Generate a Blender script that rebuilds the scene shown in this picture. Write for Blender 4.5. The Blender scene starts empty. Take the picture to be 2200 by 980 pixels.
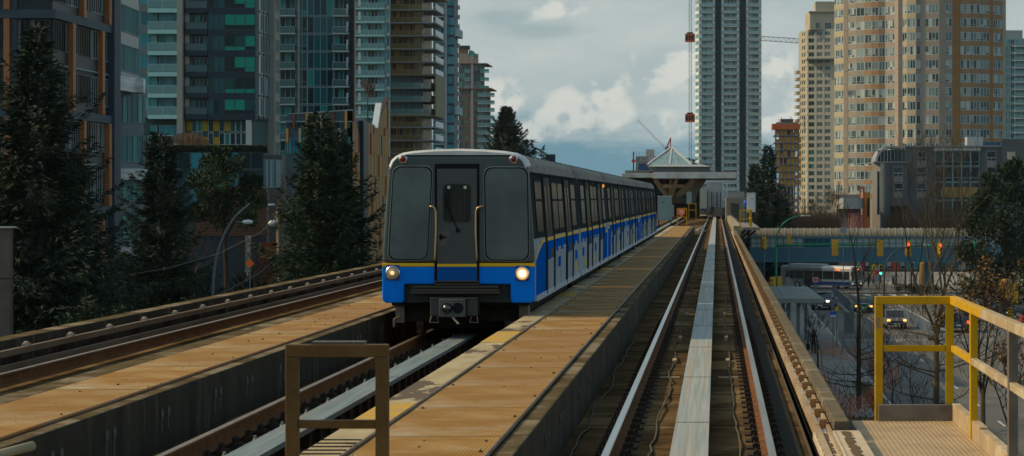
EXPO, SUN_E, SKY_STR, HAZE = -0.20, 3.3, 0.08, 0.00003
import bpy, bmesh, math, random
from math import sin, cos, pi, radians, sqrt, atan2, floor
from mathutils import Vector, Matrix

S = bpy.context.scene
COL = S.collection
RN = random.Random(11)
F, VX, HY, CAMZ = 4950.0, 1540.0, 425.0, 2.2      # focal length and vanishing point in photo pixels, eye height above the rails
GZ = -9.9                                         # street level below the guideway


def wx(px, d): return (px - VX) * d / F
def wz(py, d): return CAMZ - (py - HY) * d / F
def P(px, py, d): return Vector((wx(px, d), d, wz(py, d)))
def ground_d(py): return (CAMZ - GZ) * F / (py - HY)
def G(px, py):
    d = ground_d(py)
    return Vector((wx(px, d), d, GZ))

# ------------------------------------------------------------------ materials
MATS = {}


def _nt(name):
    m = bpy.data.materials.new(name)
    m.use_nodes = True
    nt = m.node_tree
    b = nt.nodes['Principled BSDF']
    return m, nt, b


def N(nt, typ, **kw):
    n = nt.nodes.new(typ)
    for k, v in kw.items():
        if k in n.inputs:
            n.inputs[k].default_value = v
        else:
            setattr(n, k, v)
    return n


def mat(name, col, rough=0.7, metal=0.0, col2=None, scale=3.0, stretch=(1, 1, 1), bump=0.0, bscale=None, emit=0.0,
        lo=0.35, hi=0.65, spec=0.5, coord='Object', ribs=None, col3=None, scale3=0.7, lo3=0.5, hi3=0.6, detail=6, vary=None):
    """Plain or noisy surface; col2/col3 are blotches of dirt, rust, wear or painted reflections with a shape of their own."""
    if name in MATS: return MATS[name]
    m, nt, b = _nt(name)
    L = nt.links.new
    if spec == 0.5 and rough >= 0.6 and metal < .3: spec = 0.08      # chalky, weathered surfaces
    b.inputs['Base Color'].default_value = (*col, 1)
    b.inputs['Roughness'].default_value = rough
    b.inputs['Metallic'].default_value = metal
    b.inputs['Specular IOR Level'].default_value = spec
    tc = N(nt, 'ShaderNodeTexCoord')
    mp = N(nt, 'ShaderNodeMapping')
    L(tc.outputs[coord], mp.inputs['Vector'])
    mp.inputs['Scale'].default_value = stretch
    out = None
    if col2:
        nz = N(nt, 'ShaderNodeTexNoise', Scale=scale, Detail=detail, Roughness=0.6)
        L(mp.outputs[0], nz.inputs['Vector'])
        mr = N(nt, 'ShaderNodeMapRange')
        mr.inputs['From Min'].default_value = lo; mr.inputs['From Max'].default_value = hi
        L(nz.outputs['Fac'], mr.inputs['Value'])
        mx = N(nt, 'ShaderNodeMix', data_type='RGBA')
        mx.inputs['A'].default_value = (*col, 1); mx.inputs['B'].default_value = (*col2, 1)
        L(mr.outputs[0], mx.inputs['Factor'])
        out = mx.outputs['Result']
        if col3:
            nz3 = N(nt, 'ShaderNodeTexNoise', Scale=scale3, Detail=8, Roughness=0.65)
            L(mp.outputs[0], nz3.inputs['Vector'])
            mr3 = N(nt, 'ShaderNodeMapRange')
            mr3.inputs['From Min'].default_value = lo3; mr3.inputs['From Max'].default_value = hi3
            L(nz3.outputs['Fac'], mr3.inputs['Value'])
            mx3 = N(nt, 'ShaderNodeMix', data_type='RGBA')
            mx3.inputs['B'].default_value = (*col3, 1)
            L(out, mx3.inputs['A']); L(mr3.outputs[0], mx3.inputs['Factor'])
            out = mx3.outputs['Result']
        L(out, b.inputs['Base Color'])
    if vary and out is not None:                       # each copy a little lighter, darker or rustier
        oi = N(nt, 'ShaderNodeObjectInfo'); mv = N(nt, 'ShaderNodeMix', data_type='RGBA')
        mu_ = N(nt, 'ShaderNodeMath', operation='MULTIPLY'); mu_.inputs[1].default_value = vary[0]; L(oi.outputs['Random'], mu_.inputs[0])
        mv.inputs['B'].default_value = (*vary[1], 1); L(out, mv.inputs['A']); L(mu_.outputs[0], mv.inputs['Factor']); L(mv.outputs['Result'], b.inputs['Base Color'])
    hgt = None
    if bump:
        nb = N(nt, 'ShaderNodeTexNoise', Scale=bscale or scale * 3, Detail=4)
        L(mp.outputs[0], nb.inputs['Vector'])
        hgt = nb.outputs['Fac']
    if ribs:                                          # ribs=(axis, period, strength): pressed ridges
        ax, per, st = ribs
        sx = N(nt, 'ShaderNodeSeparateXYZ')
        L(tc.outputs['Object'], sx.inputs[0])
        mu = N(nt, 'ShaderNodeMath', operation='MULTIPLY'); mu.inputs[1].default_value = 2 * pi / per
        L(sx.outputs[ax], mu.inputs[0])
        sn = N(nt, 'ShaderNodeMath', operation='SINE'); L(mu.outputs[0], sn.inputs[0])
        ml = N(nt, 'ShaderNodeMath', operation='MULTIPLY_ADD'); ml.inputs[1].default_value = st
        L(sn.outputs[0], ml.inputs[0])
        if hgt: L(hgt, ml.inputs[2])
        hgt = ml.outputs[0]
    if hgt:
        bp = N(nt, 'ShaderNodeBump', Strength=min(1, bump if bump else 0.5), Distance=0.02)
        L(hgt, bp.inputs['Height']); L(bp.outputs[0], b.inputs['Normal'])
    if emit:
        b.inputs['Emission Color'].default_value = (*col, 1)
        b.inputs['Emission Strength'].default_value = emit
    MATS[name] = m
    return m


def glass(name, stops, rough=0.08, spec=0.4):
    """Opaque window glass; every pane draws its own tone (blinds, curtains, dark rooms) from a per-pane value."""
    if name in MATS: return MATS[name]
    m, nt, b = _nt(name)
    L = nt.links.new
    at = N(nt, 'ShaderNodeAttribute', attribute_name='rnd')
    oi = N(nt, 'ShaderNodeObjectInfo')
    ad = N(nt, 'ShaderNodeMath', operation='MULTIPLY_ADD'); ad.inputs[1].default_value = 7.31
    L(oi.outputs['Random'], ad.inputs[0]); L(at.outputs['Fac'], ad.inputs[2])
    fr = N(nt, 'ShaderNodeMath', operation='FRACT'); L(ad.outputs[0], fr.inputs[0])
    cr = N(nt, 'ShaderNodeValToRGB')
    cr.color_ramp.interpolation = 'CONSTANT'
    els = cr.color_ramp.elements
    while len(els) < len(stops): els.new(0.5)
    for e, (p, c) in zip(els, stops):
        e.position = p; e.color = (*c, 1)
    L(fr.outputs[0], cr.inputs[0]); L(cr.outputs[0], b.inputs['Base Color'])
    b.inputs['Roughness'].default_value = rough
    b.inputs['Specular IOR Level'].default_value = spec
    nz = N(nt, 'ShaderNodeTexNoise', Scale=0.5, Detail=2)
    tc = N(nt, 'ShaderNodeTexCoord'); L(tc.outputs['Object'], nz.inputs['Vector'])
    bp = N(nt, 'ShaderNodeBump', Strength=0.12, Distance=0.05)
    L(nz.outputs['Fac'], bp.inputs['Height']); L(bp.outputs[0], b.inputs['Normal'])
    MATS[name] = m
    return m

# ------------------------------------------------------------------ mesh builder
ORIG = {}


class MB:
    def __init__(self):
        self.v, self.f, self.m, self.r = [], [], [], []
        self.k = 0                                      # current material slot

    def face(self, pts, k=None, r=None):
        i = len(self.v)
        self.v += [tuple(p) for p in pts]
        self.f.append(tuple(range(i, i + len(pts))))
        self.m.append(self.k if k is None else k)
        self.r.append(RN.random() if r is None else r)

    def box(self, x0, x1, y0, y1, z0, z1, k=None):
        i = len(self.v)
        self.v += [(x0, y0, z0), (x1, y0, z0), (x1, y1, z0), (x0, y1, z0), (x0, y0, z1), (x1, y0, z1), (x1, y1, z1), (x0, y1, z1)]
        q = RN.random()
        for a in ((0, 3, 2, 1), (4, 5, 6, 7), (0, 1, 5, 4), (1, 2, 6, 5), (2, 3, 7, 6), (3, 0, 4, 7)):
            self.f.append(tuple(i + b for b in a)); self.m.append(self.k if k is None else k); self.r.append(q)
        return self

    def prism(self, poly, axis, a, b, k=None):
        """Extrude a 2-D polygon along an axis: 'y' takes (x,z), 'x' takes (y,z), 'z' takes (x,y)."""
        def mk(p, t):
            return {'y': (p[0], t, p[1]), 'x': (t, p[0], p[1]), 'z': (p[0], p[1], t)}[axis]
        n, i = len(poly), len(self.v)
        self.v += [mk(p, a) for p in poly] + [mk(p, b) for p in poly]
        kk = self.k if k is None else k
        q = RN.random()
        fs = [tuple(range(i, i + n))[::-1], tuple(range(i + n, i + 2 * n))]
        fs += [(i + j, i + (j + 1) % n, i + n + (j + 1) % n, i + n + j) for j in range(n)]
        for f in fs: self.f.append(f); self.m.append(kk); self.r.append(q)
        return self

    def tube(self, pts, r, n=8, k=None, cap=True):
        pts = [Vector(p) for p in pts]
        rs = r if isinstance(r, (list, tuple)) else [r] * len(pts)
        kk = self.k if k is None else k
        i0 = len(self.v)
        up = Vector((0, 0, 1))
        prev = None
        for j, p in enumerate(pts):
            t = (pts[min(j + 1, len(pts) - 1)] - pts[max(j - 1, 0)])
            if t.length < 1e-9: t = Vector((0, 0, 1))
            t.normalize()
            if prev is None:
                a = t.cross(up) if abs(t.z) < 0.95 else t.cross(Vector((1, 0, 0)))
            else:
                a = prev - t * prev.dot(t)
                if a.length < 1e-6: a = t.cross(Vector((1, 0, 0)))
            a.normalize(); prev = a
            b = t.cross(a)
            for q in range(n):
                g = 2 * pi * q / n
                self.v.append(tuple(p + a * (rs[j] * cos(g)) + b * (rs[j] * sin(g))))
        for j in range(len(pts) - 1):
            for q in range(n):
                a, b = i0 + j * n + q, i0 + j * n + (q + 1) % n
                self.f.append((a, b, b + n, a + n)); self.m.append(kk); self.r.append(0.5)
        if cap:
            self.f.append(tuple(i0 + q for q in range(n))[::-1]); self.m.append(kk); self.r.append(0.5)
            e = i0 + (len(pts) - 1) * n
            self.f.append(tuple(e + q for q in range(n))); self.m.append(kk); self.r.append(0.5)
        return self

    def bar(self, p, q, w, h, k=None):
        """Square bar from p to q, w sideways and h the other way."""
        p, q = Vector(p), Vector(q)
        t = (q - p).normalized()
        a = t.cross(Vector((0, 0, 1)))
        a = a.normalized() if a.length > 1e-4 else Vector((1, 0, 0))
        b = a.cross(t)
        a *= w / 2; b *= h / 2
        i = len(self.v)
        for c in (p, q):
            self.v += [tuple(c - a - b), tuple(c + a - b), tuple(c + a + b), tuple(c - a + b)]
        kk = self.k if k is None else k
        for f in ((0, 1, 2, 3), (7, 6, 5, 4), (0, 4, 5, 1), (1, 5, 6, 2), (2, 6, 7, 3), (3, 7, 4, 0)):
            self.f.append(tuple(i + x for x in f)); self.m.append(kk); self.r.append(0.5)
        return self

    def lathe(self, c, prof, n=16, axis='z', k=None):
        """Revolve (radius, along) pairs round an axis through c."""
        c = Vector(c)
        i0 = len(self.v)
        kk = self.k if k is None else k
        for r, t in prof:
            for q in range(n):
                g = 2 * pi * q / n
                a, b = r * cos(g), r * sin(g)
                d = {'z': (a, b, t), 'y': (a, t, b), 'x': (t, a, b)}[axis]
                self.v.append(tuple(c + Vector(d)))
        for j in range(len(prof) - 1):
            for q in range(n):
                a, b = i0 + j * n + q, i0 + j * n + (q + 1) % n
                self.f.append((a, b, b + n, a + n)); self.m.append(kk); self.r.append(0.5)
        self.f.append(tuple(i0 + q for q in range(n))[::-1]); self.m.append(kk); self.r.append(0.5)
        e = i0 + (len(prof) - 1) * n
        self.f.append(tuple(e + q for q in range(n))); self.m.append(kk); self.r.append(0.5)
        return self

    def loft(self, rings, k=None, cap=True, closed=True):
        i0 = len(self.v); n = len(rings[0]); kk = self.k if k is None else k
        for r in rings: self.v += [tuple(p) for p in r]
        for j in range(len(rings) - 1):
            for q in range(n if closed else n - 1):
                a, b = i0 + j * n + q, i0 + j * n + (q + 1) % n
                self.f.append((a, b, b + n, a + n)); self.m.append(kk); self.r.append(0.5)
        if cap:
            self.f.append(tuple(i0 + q for q in range(n))[::-1]); self.m.append(kk); self.r.append(0.5)
            e = i0 + (len(rings) - 1) * n
            self.f.append(tuple(e + q for q in range(n))); self.m.append(kk); self.r.append(0.5)
        return self

    def mesh(self, name, mats, off=Vector((0, 0, 0)), smooth=False, fix=True):
        me = bpy.data.meshes.new(name)
        me.from_pydata([(x - off.x, y - off.y, z - off.z) for x, y, z in self.v], [], self.f)
        for m in (mats if isinstance(mats, (list, tuple)) else [mats]): me.materials.append(m)
        me.polygons.foreach_set('material_index', self.m)
        at = me.attributes.new('rnd', 'FLOAT', 'FACE')
        at.data.foreach_set('value', self.r)
        if fix and len(self.f) < 60000:
            bm = bmesh.new(); bm.from_mesh(me)
            bmesh.ops.recalc_face_normals(bm, faces=bm.faces)
            bm.to_mesh(me); bm.free()
        if smooth:
            me.polygons.foreach_set('use_smooth', [True] * len(me.polygons))
        return me

    def build(self, name, mats, parent=None, smooth=False, bevel=0, fix=True, seg=2):
        if parent is not None:
            off = ORIG.get(parent.name, Vector((0, 0, 0)))
        else:
            xs, ys, zs = zip(*self.v)
            off = Vector(((min(xs) + max(xs)) / 2, (min(ys) + max(ys)) / 2, min(zs)))
        o = bpy.data.objects.new(name, self.mesh(name, mats, off, smooth, fix))
        COL.objects.link(o)
        if parent is not None: o.parent = parent
        else: o.location = off
        ORIG[o.name] = off
        if bevel:
            md = o.modifiers.new('soft_edges', 'BEVEL'); md.width = bevel; md.segments = seg; md.limit_method = 'ANGLE'
            md.angle_limit = radians(35)
        return o


def pieces(b):
    """Split a builder into its separate solids."""
    par = list(range(len(b.v)))
    def find(i):
        while par[i] != i: par[i] = par[par[i]]; i = par[i]
        return i
    for f in b.f:
        r0 = find(f[0])
        for q in f[1:]: par[find(q)] = r0
    out, order = {}, []
    for j, f in enumerate(b.f):
        r = find(f[0])
        if r not in out: out[r] = (MB(), {}); order.append(r)
        n, mp = out[r]
        g = []
        for q in f:
            if q not in mp: mp[q] = len(n.v); n.v.append(b.v[q])
            g.append(mp[q])
        n.f.append(tuple(g)); n.m.append(b.m[j]); n.r.append(b.r[j])
    return [out[r][0] for r in order]


def build_each(b, name, mats, parent, **kw):
    """Every solid of the builder becomes a part of its own."""
    return [p.build(name, mats, parent, **kw) for p in pieces(b)]


def tag(o, label=None, cat=None, group=None, kind=None):
    if label: o['label'] = label
    if cat: o['category'] = cat
    if group: o['group'] = group
    if kind: o['kind'] = kind
    return o


def thing(name, label, cat, loc=(0, 0, 0), group=None, rz=0):
    o = bpy.data.objects.new(name, None)
    o.empty_display_size = 0.3
    COL.objects.link(o)
    o.location = loc; o.rotation_euler.z = rz
    ORIG[o.name] = Vector(loc)
    return tag(o, label, cat, group)


def part(name, mesh, parent, loc=(0, 0, 0), rz=0):
    """A further part that shares a mesh; loc is relative to the parent."""
    o = bpy.data.objects.new(name, mesh)
    COL.objects.link(o)
    o.parent = parent; o.location = loc; o.rotation_euler.z = rz
    ORIG[o.name] = ORIG.get(parent.name, Vector((0, 0, 0)))
    return o


def copy_tree(o, parent=None):
    c = o.copy(); COL.objects.link(c)
    if parent is not None: c.parent = parent
    for ch in list(o.children): copy_tree(ch, c)
    return c


def struct(o):
    o['kind'] = 'structure'
    return o
# ------------------------------------------------------------------ camera, light, sky
cam = bpy.data.cameras.new('camera'); cam_o = bpy.data.objects.new('camera', cam); COL.objects.link(cam_o)
cam_o.location = (0, 0, CAMZ); cam_o.rotation_euler = (radians(90), 0, 0)
cam.sensor_width = 36; cam.lens = 36 * F / 2200
cam.shift_x = (1100 - VX) / 2200; cam.shift_y = (HY - 490) / 2200
cam.clip_start = 0.5; cam.clip_end = 20000
cam.dof.use_dof = True; cam.dof.focus_distance = 40; cam.dof.aperture_fstop = 9.0
S.camera = cam_o
vs = S.view_settings
vs.view_transform = 'Standard'; vs.look = 'None'; vs.gamma = 1; vs.exposure = EXPO

SUN_EL, SUN_AZ_OFF = radians(37.4), radians(1.0)
sd = Vector((-cos(SUN_EL) * cos(SUN_AZ_OFF), cos(SUN_EL) * sin(SUN_AZ_OFF), sin(SUN_EL)))   # towards the sun: left of the tracks
sun = bpy.data.lights.new('sun', 'SUN'); sun_o = bpy.data.objects.new('sun', sun); COL.objects.link(sun_o)
sun.energy = SUN_E; sun.angle = radians(0.53); sun.color = (1.0, 0.76, 0.44)
sun_o.rotation_euler = sd.to_track_quat('Z', 'Y').to_euler()
sun_o.location = (-40, 20, 60)

w = bpy.data.worlds.new('World'); S.world = w; w.use_nodes = True
nt = w.node_tree; L = nt.links.new
bg = nt.nodes['Background']
sky = N(nt, 'ShaderNodeTexSky'); sky.sky_type = 'NISHITA'; sky.sun_disc = False
sky.sun_elevation = SUN_EL; sky.sun_rotation = atan2(sd.x, sd.y); sky.air_density = 1.2; sky.dust_density = 1.5; sky.ozone_density = 1.2
tc = N(nt, 'ShaderNodeTexCoord')
DIR = tc.outputs['Generated']


def dirv(px, py): return Vector(((px - VX) / F, 1, (HY - py) / F)).normalized()


def math_(op, a, b=None, c=None):
    n = N(nt, 'ShaderNodeMath', operation=op)
    for i, x in enumerate((a, b, c)):
        if x is None: continue
        if isinstance(x, (int, float)): n.inputs[i].default_value = x
        else: L(x, n.inputs[i])
    return n.outputs[0]


def wnoise(scale, stretch=(1, 1, 1), detail=8, rough=0.55, off=(0, 0, 0), dist=0.0):
    mp = N(nt, 'ShaderNodeMapping'); L(DIR, mp.inputs['Vector'])
    mp.inputs['Scale'].default_value = stretch; mp.inputs['Location'].default_value = off
    nz = N(nt, 'ShaderNodeTexNoise', Scale=scale, Detail=detail, Roughness=rough, Distortion=dist)
    L(mp.outputs[0], nz.inputs['Vector'])
    return nz.outputs['Fac']


def ramp01(x, lo, hi):
    mr = N(nt, 'ShaderNodeMapRange', interpolation_type='SMOOTHSTEP')
    mr.inputs['From Min'].default_value = lo; mr.inputs['From Max'].default_value = hi
    L(x, mr.inputs['Value'])
    return mr.outputs[0]


def lump(px, py, rx, ry):
    """1 in the middle of a cloud heap, falling to 0 at its rim (direction space)."""
    mp = N(nt, 'ShaderNodeMapping'); L(DIR, mp.inputs['Vector'])
    c = dirv(px, py)
    mp.inputs['Scale'].default_value = (F / rx, 0.0, F / ry)
    mp.inputs['Location'].default_value = (-c.x * F / rx, 0, -c.z * F / ry)
    ln = N(nt, 'ShaderNodeVectorMath', operation='LENGTH'); L(mp.outputs[0], ln.inputs[0])
    return math_('SUBTRACT', 1.0, ln.outputs['Value'])


def mixc(fac, a, b):
    mx = N(nt, 'ShaderNodeMix', data_type='RGBA')
    if isinstance(fac, (int, float)): mx.inputs['Factor'].default_value = fac
    else: L(fac, mx.inputs['Factor'])
    for k, x in (('A', a), ('B', b)):
        if isinstance(x, tuple): mx.inputs[k].default_value = (*x, 1)
        else: L(x, mx.inputs[k])
    return mx.outputs['Result']


K = 1.0 / SKY_STR
sep = N(nt, 'ShaderNodeSeparateXYZ'); L(DIR, sep.inputs[0])
n1 = wnoise(9.0, (1, 1, 2.4), 9, 0.58, (3.1, 0.2, 1.7))
n2 = wnoise(28.0, (1, 1, 1.2), 10, 0.54, (1.3, 2.2, 0.4), 0.15)
n2b = wnoise(28.0, (1, 1, 1.2), 10, 0.54, (1.3 + .0045, 2.2, 0.4 - .0035), 0.15)      # the same clouds a step away from the sun
n3 = wnoise(15.0, (1, 1, 3.4), 9, 0.6, (7.3, 1.2, 5.4), 0.2)
clear_up = ramp01(sep.outputs['Z'], 0.10, 0.30)             # the cloud bank thins out overhead into clear blue
over = N(nt, 'ShaderNodeMix', data_type='RGBA', blend_type='MULTIPLY'); over.inputs['Factor'].default_value = 1
L(sky.outputs[0], over.inputs['A']); over.inputs['B'].default_value = (2.3, 2.45, 2.1, 1)
blue_low = (0.165 * K, 0.325 * K, 0.41 * K)
# veil: thicker with height, streaky
veil = ramp01(math_('ADD', math_('MULTIPLY', sep.outputs['Z'], 30.0), math_('MULTIPLY_ADD', n3, 2.2, -1.72)), -0.12, 0.72)
veil = math_('MULTIPLY', veil, math_('MULTIPLY_ADD', clear_up, -0.92, 1.0))
veil_c = mixc(ramp01(n1, 0.36, 0.62), (0.48 * K, 0.57 * K, 0.575 * K), (0.62 * K, 0.685 * K, 0.655 * K))
skyc = mixc(veil, mixc(clear_up, blue_low, over.outputs['Result']), veil_c)
# heaps of cumulus
heap = None
for a in ((1290, 205, 62, 62), (1240, 238, 80, 62), (1325, 250, 75, 52), (1195, 265, 70, 45), (1085, 215, 60, 50), (1420, 265, 80, 36), (1120, 285, 120, 36),
          (1672, 160, 50, 80), (1690, 235, 60, 55), (1645, 250, 50, 40), (1420, 150, 120, 60), (1180, 22, 90, 26), (900, 230, 140, 60)):
    h_ = lump(*a)
    heap = h_ if heap is None else math_('MAXIMUM', heap, h_)
hf = math_('ADD', heap, math_('MULTIPLY_ADD', n2, 1.7, -0.87))
hm = ramp01(hf, -0.10, 0.52)
lit = math_('SUBTRACT', n2, n2b)
shade = ramp01(math_('ADD', math_('MULTIPLY', lit, 7.0), math_('MULTIPLY_ADD', heap, 0.35, 0.38)), 0.2, 0.85)
heap_c = mixc(shade, (0.45 * K, 0.545 * K, 0.565 * K), (0.82 * K, 0.82 * K, 0.74 * K))
skyc = mixc(math_('MULTIPLY', hm, 0.70), skyc, heap_c)
# darker wisps high up
wisp = math_('ADD', math_('MAXIMUM', lump(1180, 62, 190, 30), lump(1090, 40, 90, 24)), math_('MULTIPLY_ADD', n3, 2.4, -1.3))
skyc = mixc(math_('MULTIPLY', ramp01(wisp, 0.0, 0.6), 0.5), skyc, (0.31 * K, 0.43 * K, 0.46 * K))
# below the horizon the world is a dull ground colour
skyc = mixc(ramp01(sep.outputs['Z'], -0.02, 0.0), (0.07 * K, 0.085 * K, 0.085 * K), skyc)
L(skyc, bg.inputs['Color']); bg.inputs['Strength'].default_value = SKY_STR
S.render.film_transparent = False
# ------------------------------------------------------------------ shared materials of the guideway
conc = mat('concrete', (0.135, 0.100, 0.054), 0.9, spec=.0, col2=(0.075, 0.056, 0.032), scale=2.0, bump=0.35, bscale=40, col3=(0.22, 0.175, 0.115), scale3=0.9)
conc_wall = mat('stained_shaded_concrete', (0.060, 0.050, 0.034), 0.9, col2=(0.026, 0.024, 0.018), scale=1.6, stretch=(1, 1, 0.16), lo=0.35, hi=0.7, bump=0.3, bscale=30, col3=(0.14, 0.115, 0.08), scale3=2.0, lo3=0.55, hi3=0.7)  # real stains; base also darkened to deepen the shade on upright faces
bed_m = mat('track_bed_concrete', (0.145, 0.090, 0.040), 0.95, spec=.0, col2=(0.058, 0.039, 0.021), scale=1.2, bump=0.4, bscale=25, col3=(0.20, 0.13, 0.06), scale3=0.5)
plate_m = mat('rusty_ribbed_plate', (0.37, 0.218, 0.072), 0.7, 0.0, spec=.02, col2=(0.27, 0.135, 0.034), scale=1.7, stretch=(1.0, 1.0, 1), lo=0.36, hi=0.64, bump=0.18, bscale=60, ribs=(0, 0.030, 0.9), col3=(0.42, 0.325, 0.195), scale3=1.1, lo3=0.48, hi3=0.68, vary=(.6, (.25, .135, .05)))  # rust tones; pale col3 blotches paint in a whitish sheen
edge_m = mat('pale_edge_strip', (0.46, 0.38, 0.23), 0.85, col2=(0.34, 0.26, 0.14), scale=2.5, bump=0.3, bscale=30, col3=(0.12, 0.09, 0.062), scale3=1.6, lo3=0.53, hi3=0.57, stretch=(1, 0.35, 1))
yel_paint = mat('worn_yellow_paint', (0.52, 0.30, 0.04), 0.75, col2=(0.40, 0.28, 0.12), scale=5, lo=0.45, hi=0.6)
rail_side = mat('rusty_rail_side', (0.20, 0.085, 0.03), 0.85, col2=(0.12, 0.05, 0.02), scale=6, bump=0.2)
rail_top2 = mat('half_rusty_rail_top', (0.36, 0.31, 0.25), 0.35, 0.8, col2=(0.24, 0.17, 0.11), scale=3, stretch=(1, 0.08, 1))
rail_top = mat('polished_rail_top', (0.50, 0.48, 0.44), 0.28, 1.0, col2=(0.36, 0.34, 0.31), scale=3, stretch=(1, 0.05, 1))
rust_top = mat('dull_rail_top', (0.30, 0.20, 0.12), 0.5, 0.6, col2=(0.2, 0.12, 0.07), scale=3)
alu = mat('scuffed_aluminium_strip', (0.37, 0.36, 0.315), 0.6, 0.05, spec=.06, col2=(0.20, 0.25, 0.24), scale=2.6, stretch=(10, 0.13, 1), lo=0.38, hi=0.68, col3=(0.36, 0.26, 0.165), scale3=1.2, lo3=0.52, hi3=0.68, bump=.1)
alu_d = mat('dull_bluish_strip', (0.22, 0.25, 0.245), 0.6, 0.05, spec=.05, col2=(0.12, 0.165, 0.175), scale=2.6, stretch=(8, 0.2, 1), lo=0.38, hi=0.68, col3=(0.25, 0.19, 0.12), scale3=1.2, lo3=0.54, hi3=0.7)
dark_iron = mat('dark_iron', (0.035, 0.028, 0.022), 0.8, col2=(0.06, 0.04, 0.025), scale=8)
cable_m = mat('grey_cable', (0.11, 0.09, 0.065), 0.8)
tan_rail = mat('tan_conductor_cover', (0.42, 0.32, 0.20), 0.7, col2=(0.30, 0.20, 0.11), scale=3, stretch=(1, 0.3, 1))
white_rail = mat('pale_conductor', (0.62, 0.63, 0.64), 0.5, 0.3, col2=(0.45, 0.45, 0.46), scale=4)
orange_ins = mat('orange_insulator', (0.42, 0.23, 0.085), 0.6, col2=(0.26, 0.13, 0.05), scale=9)
seam_m = mat('dark_gap', (0.02, 0.017, 0.014), 0.95)

Z0, Z1 = 10.0, 152.0           # stretch of guideway in front of the crossover
ZE = 290.0                     # last straight metres; beyond it the tracks bend left into the station
DECK = -0.225
TOPW = 0.34
GAUGE = 1.435 / 2
C_OWN, C_TRN, C_SID = -0.24, -4.04, -8.24


def bend(x, y):
    """Sideways shift of the tracks as they swing left towards the station."""
    d = max(0.0, y - 265.0)
    return x - d * d / 520.0


mb = MB()
mb.box(-10.1, 1.22, -6, ZE + 60, -1.9, DECK)
for q in range(5): mb.box(-7.2, -1.4, 20 + q * 60, 23 + q * 60, GZ, -1.9)
struct(mb.build('guideway_deck', bed_m, bevel=0))

# expansion joints across the bed of the empty track
def plates(root, x0, x1, y0, y1, z, pitch, mat_, jitter=True):
    me = None; n = 0; y = y0
    k = int((y1 - y0) / pitch)
    cols = []
    b = MB(); b.box(x0, x1, 0, pitch - 0.018, z - 0.03, z)
    for i in range(k):
        if me is None:
            me = b.mesh('plate', mat_, ORIG[root.name])
        o = part('plate', me, root, (0, y0 + i * pitch, (i * 7 % 3) * 0.002))
    return k


def wall_marks(b, x, y, s):
    """Paired lifting-hole scars with drip stains on a wall face looking along s."""
    for dy in (-0.13, 0.13):
        b.tube([(x + s * 0.004, y + dy, TOPW - 0.21), (x + s * 0.012, y + dy, TOPW - 0.21)], 0.05, 8)
        b.box(min(x, x + s * 0.006), max(x, x + s * 0.006), y + dy - 0.016, y + dy + 0.016, TOPW - 0.36 - 0.1 * RN.random(), TOPW - 0.24)

# ---- central walkway between the two tracks
mark_m = mat('pale_lime_drip', (0.115, 0.11, 0.095), 0.9)
t = thing('walkway', 'raised concrete walkway of rusty ribbed plates between the blue train and the empty track', 'walkway', (-2.24, Z0, 0))
CWX = (-2.72, -1.47)
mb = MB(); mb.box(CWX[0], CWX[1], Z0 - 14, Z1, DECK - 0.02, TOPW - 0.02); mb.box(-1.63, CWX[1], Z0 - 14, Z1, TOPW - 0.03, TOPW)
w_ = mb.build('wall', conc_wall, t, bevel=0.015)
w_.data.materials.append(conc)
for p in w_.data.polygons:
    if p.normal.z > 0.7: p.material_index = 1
mb = MB()
for i in range(24): wall_marks(mb, -1.47, 17 + i * 2.35 + (i % 2) * 0.5, 1)
build_each(mb, 'lifting_mark', mark_m, t)
plates(t, -2.66, -1.65, Z0 - 9, Z1 - 0.2, TOPW + 0.002, 2.42, plate_m)
mb = MB(); mb.box(-3.02, -2.70, Z0 - 14, Z1 - 0.5, TOPW - 0.10, TOPW + 0.012)
mb.build('edge_strip', edge_m, t, bevel=0.012)
mb = MB()
for y0, ln in ((14.6, 1.5), (18.4, 2.3), (29.4, 2.4), (43, 2), (58, 2.2), (74, 2), (92, 2), (112, 2), (131, 2), (145, 3)):
    mb.box(-3.018, -2.702, y0, y0 + ln, TOPW + 0.013, TOPW + 0.017)
build_each(mb, 'yellow_marking', yel_paint, t)
mb = MB()
for i in range(7): mb.box(-3.01, -2.71, 16.1 + i * 0.24, 16.15 + i * 0.24, TOPW + 0.013, TOPW + 0.018)
build_each(mb, 'tread_strip', seam_m, t)
mb = MB(); mb.tube([(-1.645, y, TOPW + 0.018) for y in (Z0 - 5, 60, Z1 - 0.4)], 0.016, 8); mb.tube([(-2.68, y, TOPW + 0.01) for y in (Z0 - 5, 60, Z1 - 0.4)], 0.014, 8)
mb.build('edge_pipe', mat('worn_galvanised_pipe', (0.26, 0.20, 0.14), 0.55, 0.4, col2=(0.16, 0.10, 0.06), scale=4), t, smooth=True)
# bolts and grit on plates
mb = MB()
for i in range(60):
    y = 13 + 34 * RN.random() ** 1.3; x = -2.64 + 0.98 * RN.random()
    r = 0.004 + 0.010 * RN.random() ** 2
    mb.lathe((x, y, TOPW + 0.002), [(r, 0), (r * 0.7, r * 0.8), (0.001, r)], 5)
for i in range(26):
    y = 13.3 + i * 2.42 / 2 + RN.uniform(-.3, .3)
    for x in ((-2.60, -1.71)[i % 2],): mb.lathe((x + RN.uniform(-.02, .02), y, TOPW + 0.002), [(0.018, 0), (0.018, 0.006), (0.008, 0.009), (0.008, 0.018)], 8)
tag(mb.build('grit', dark_iron, t), kind='stuff')

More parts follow.
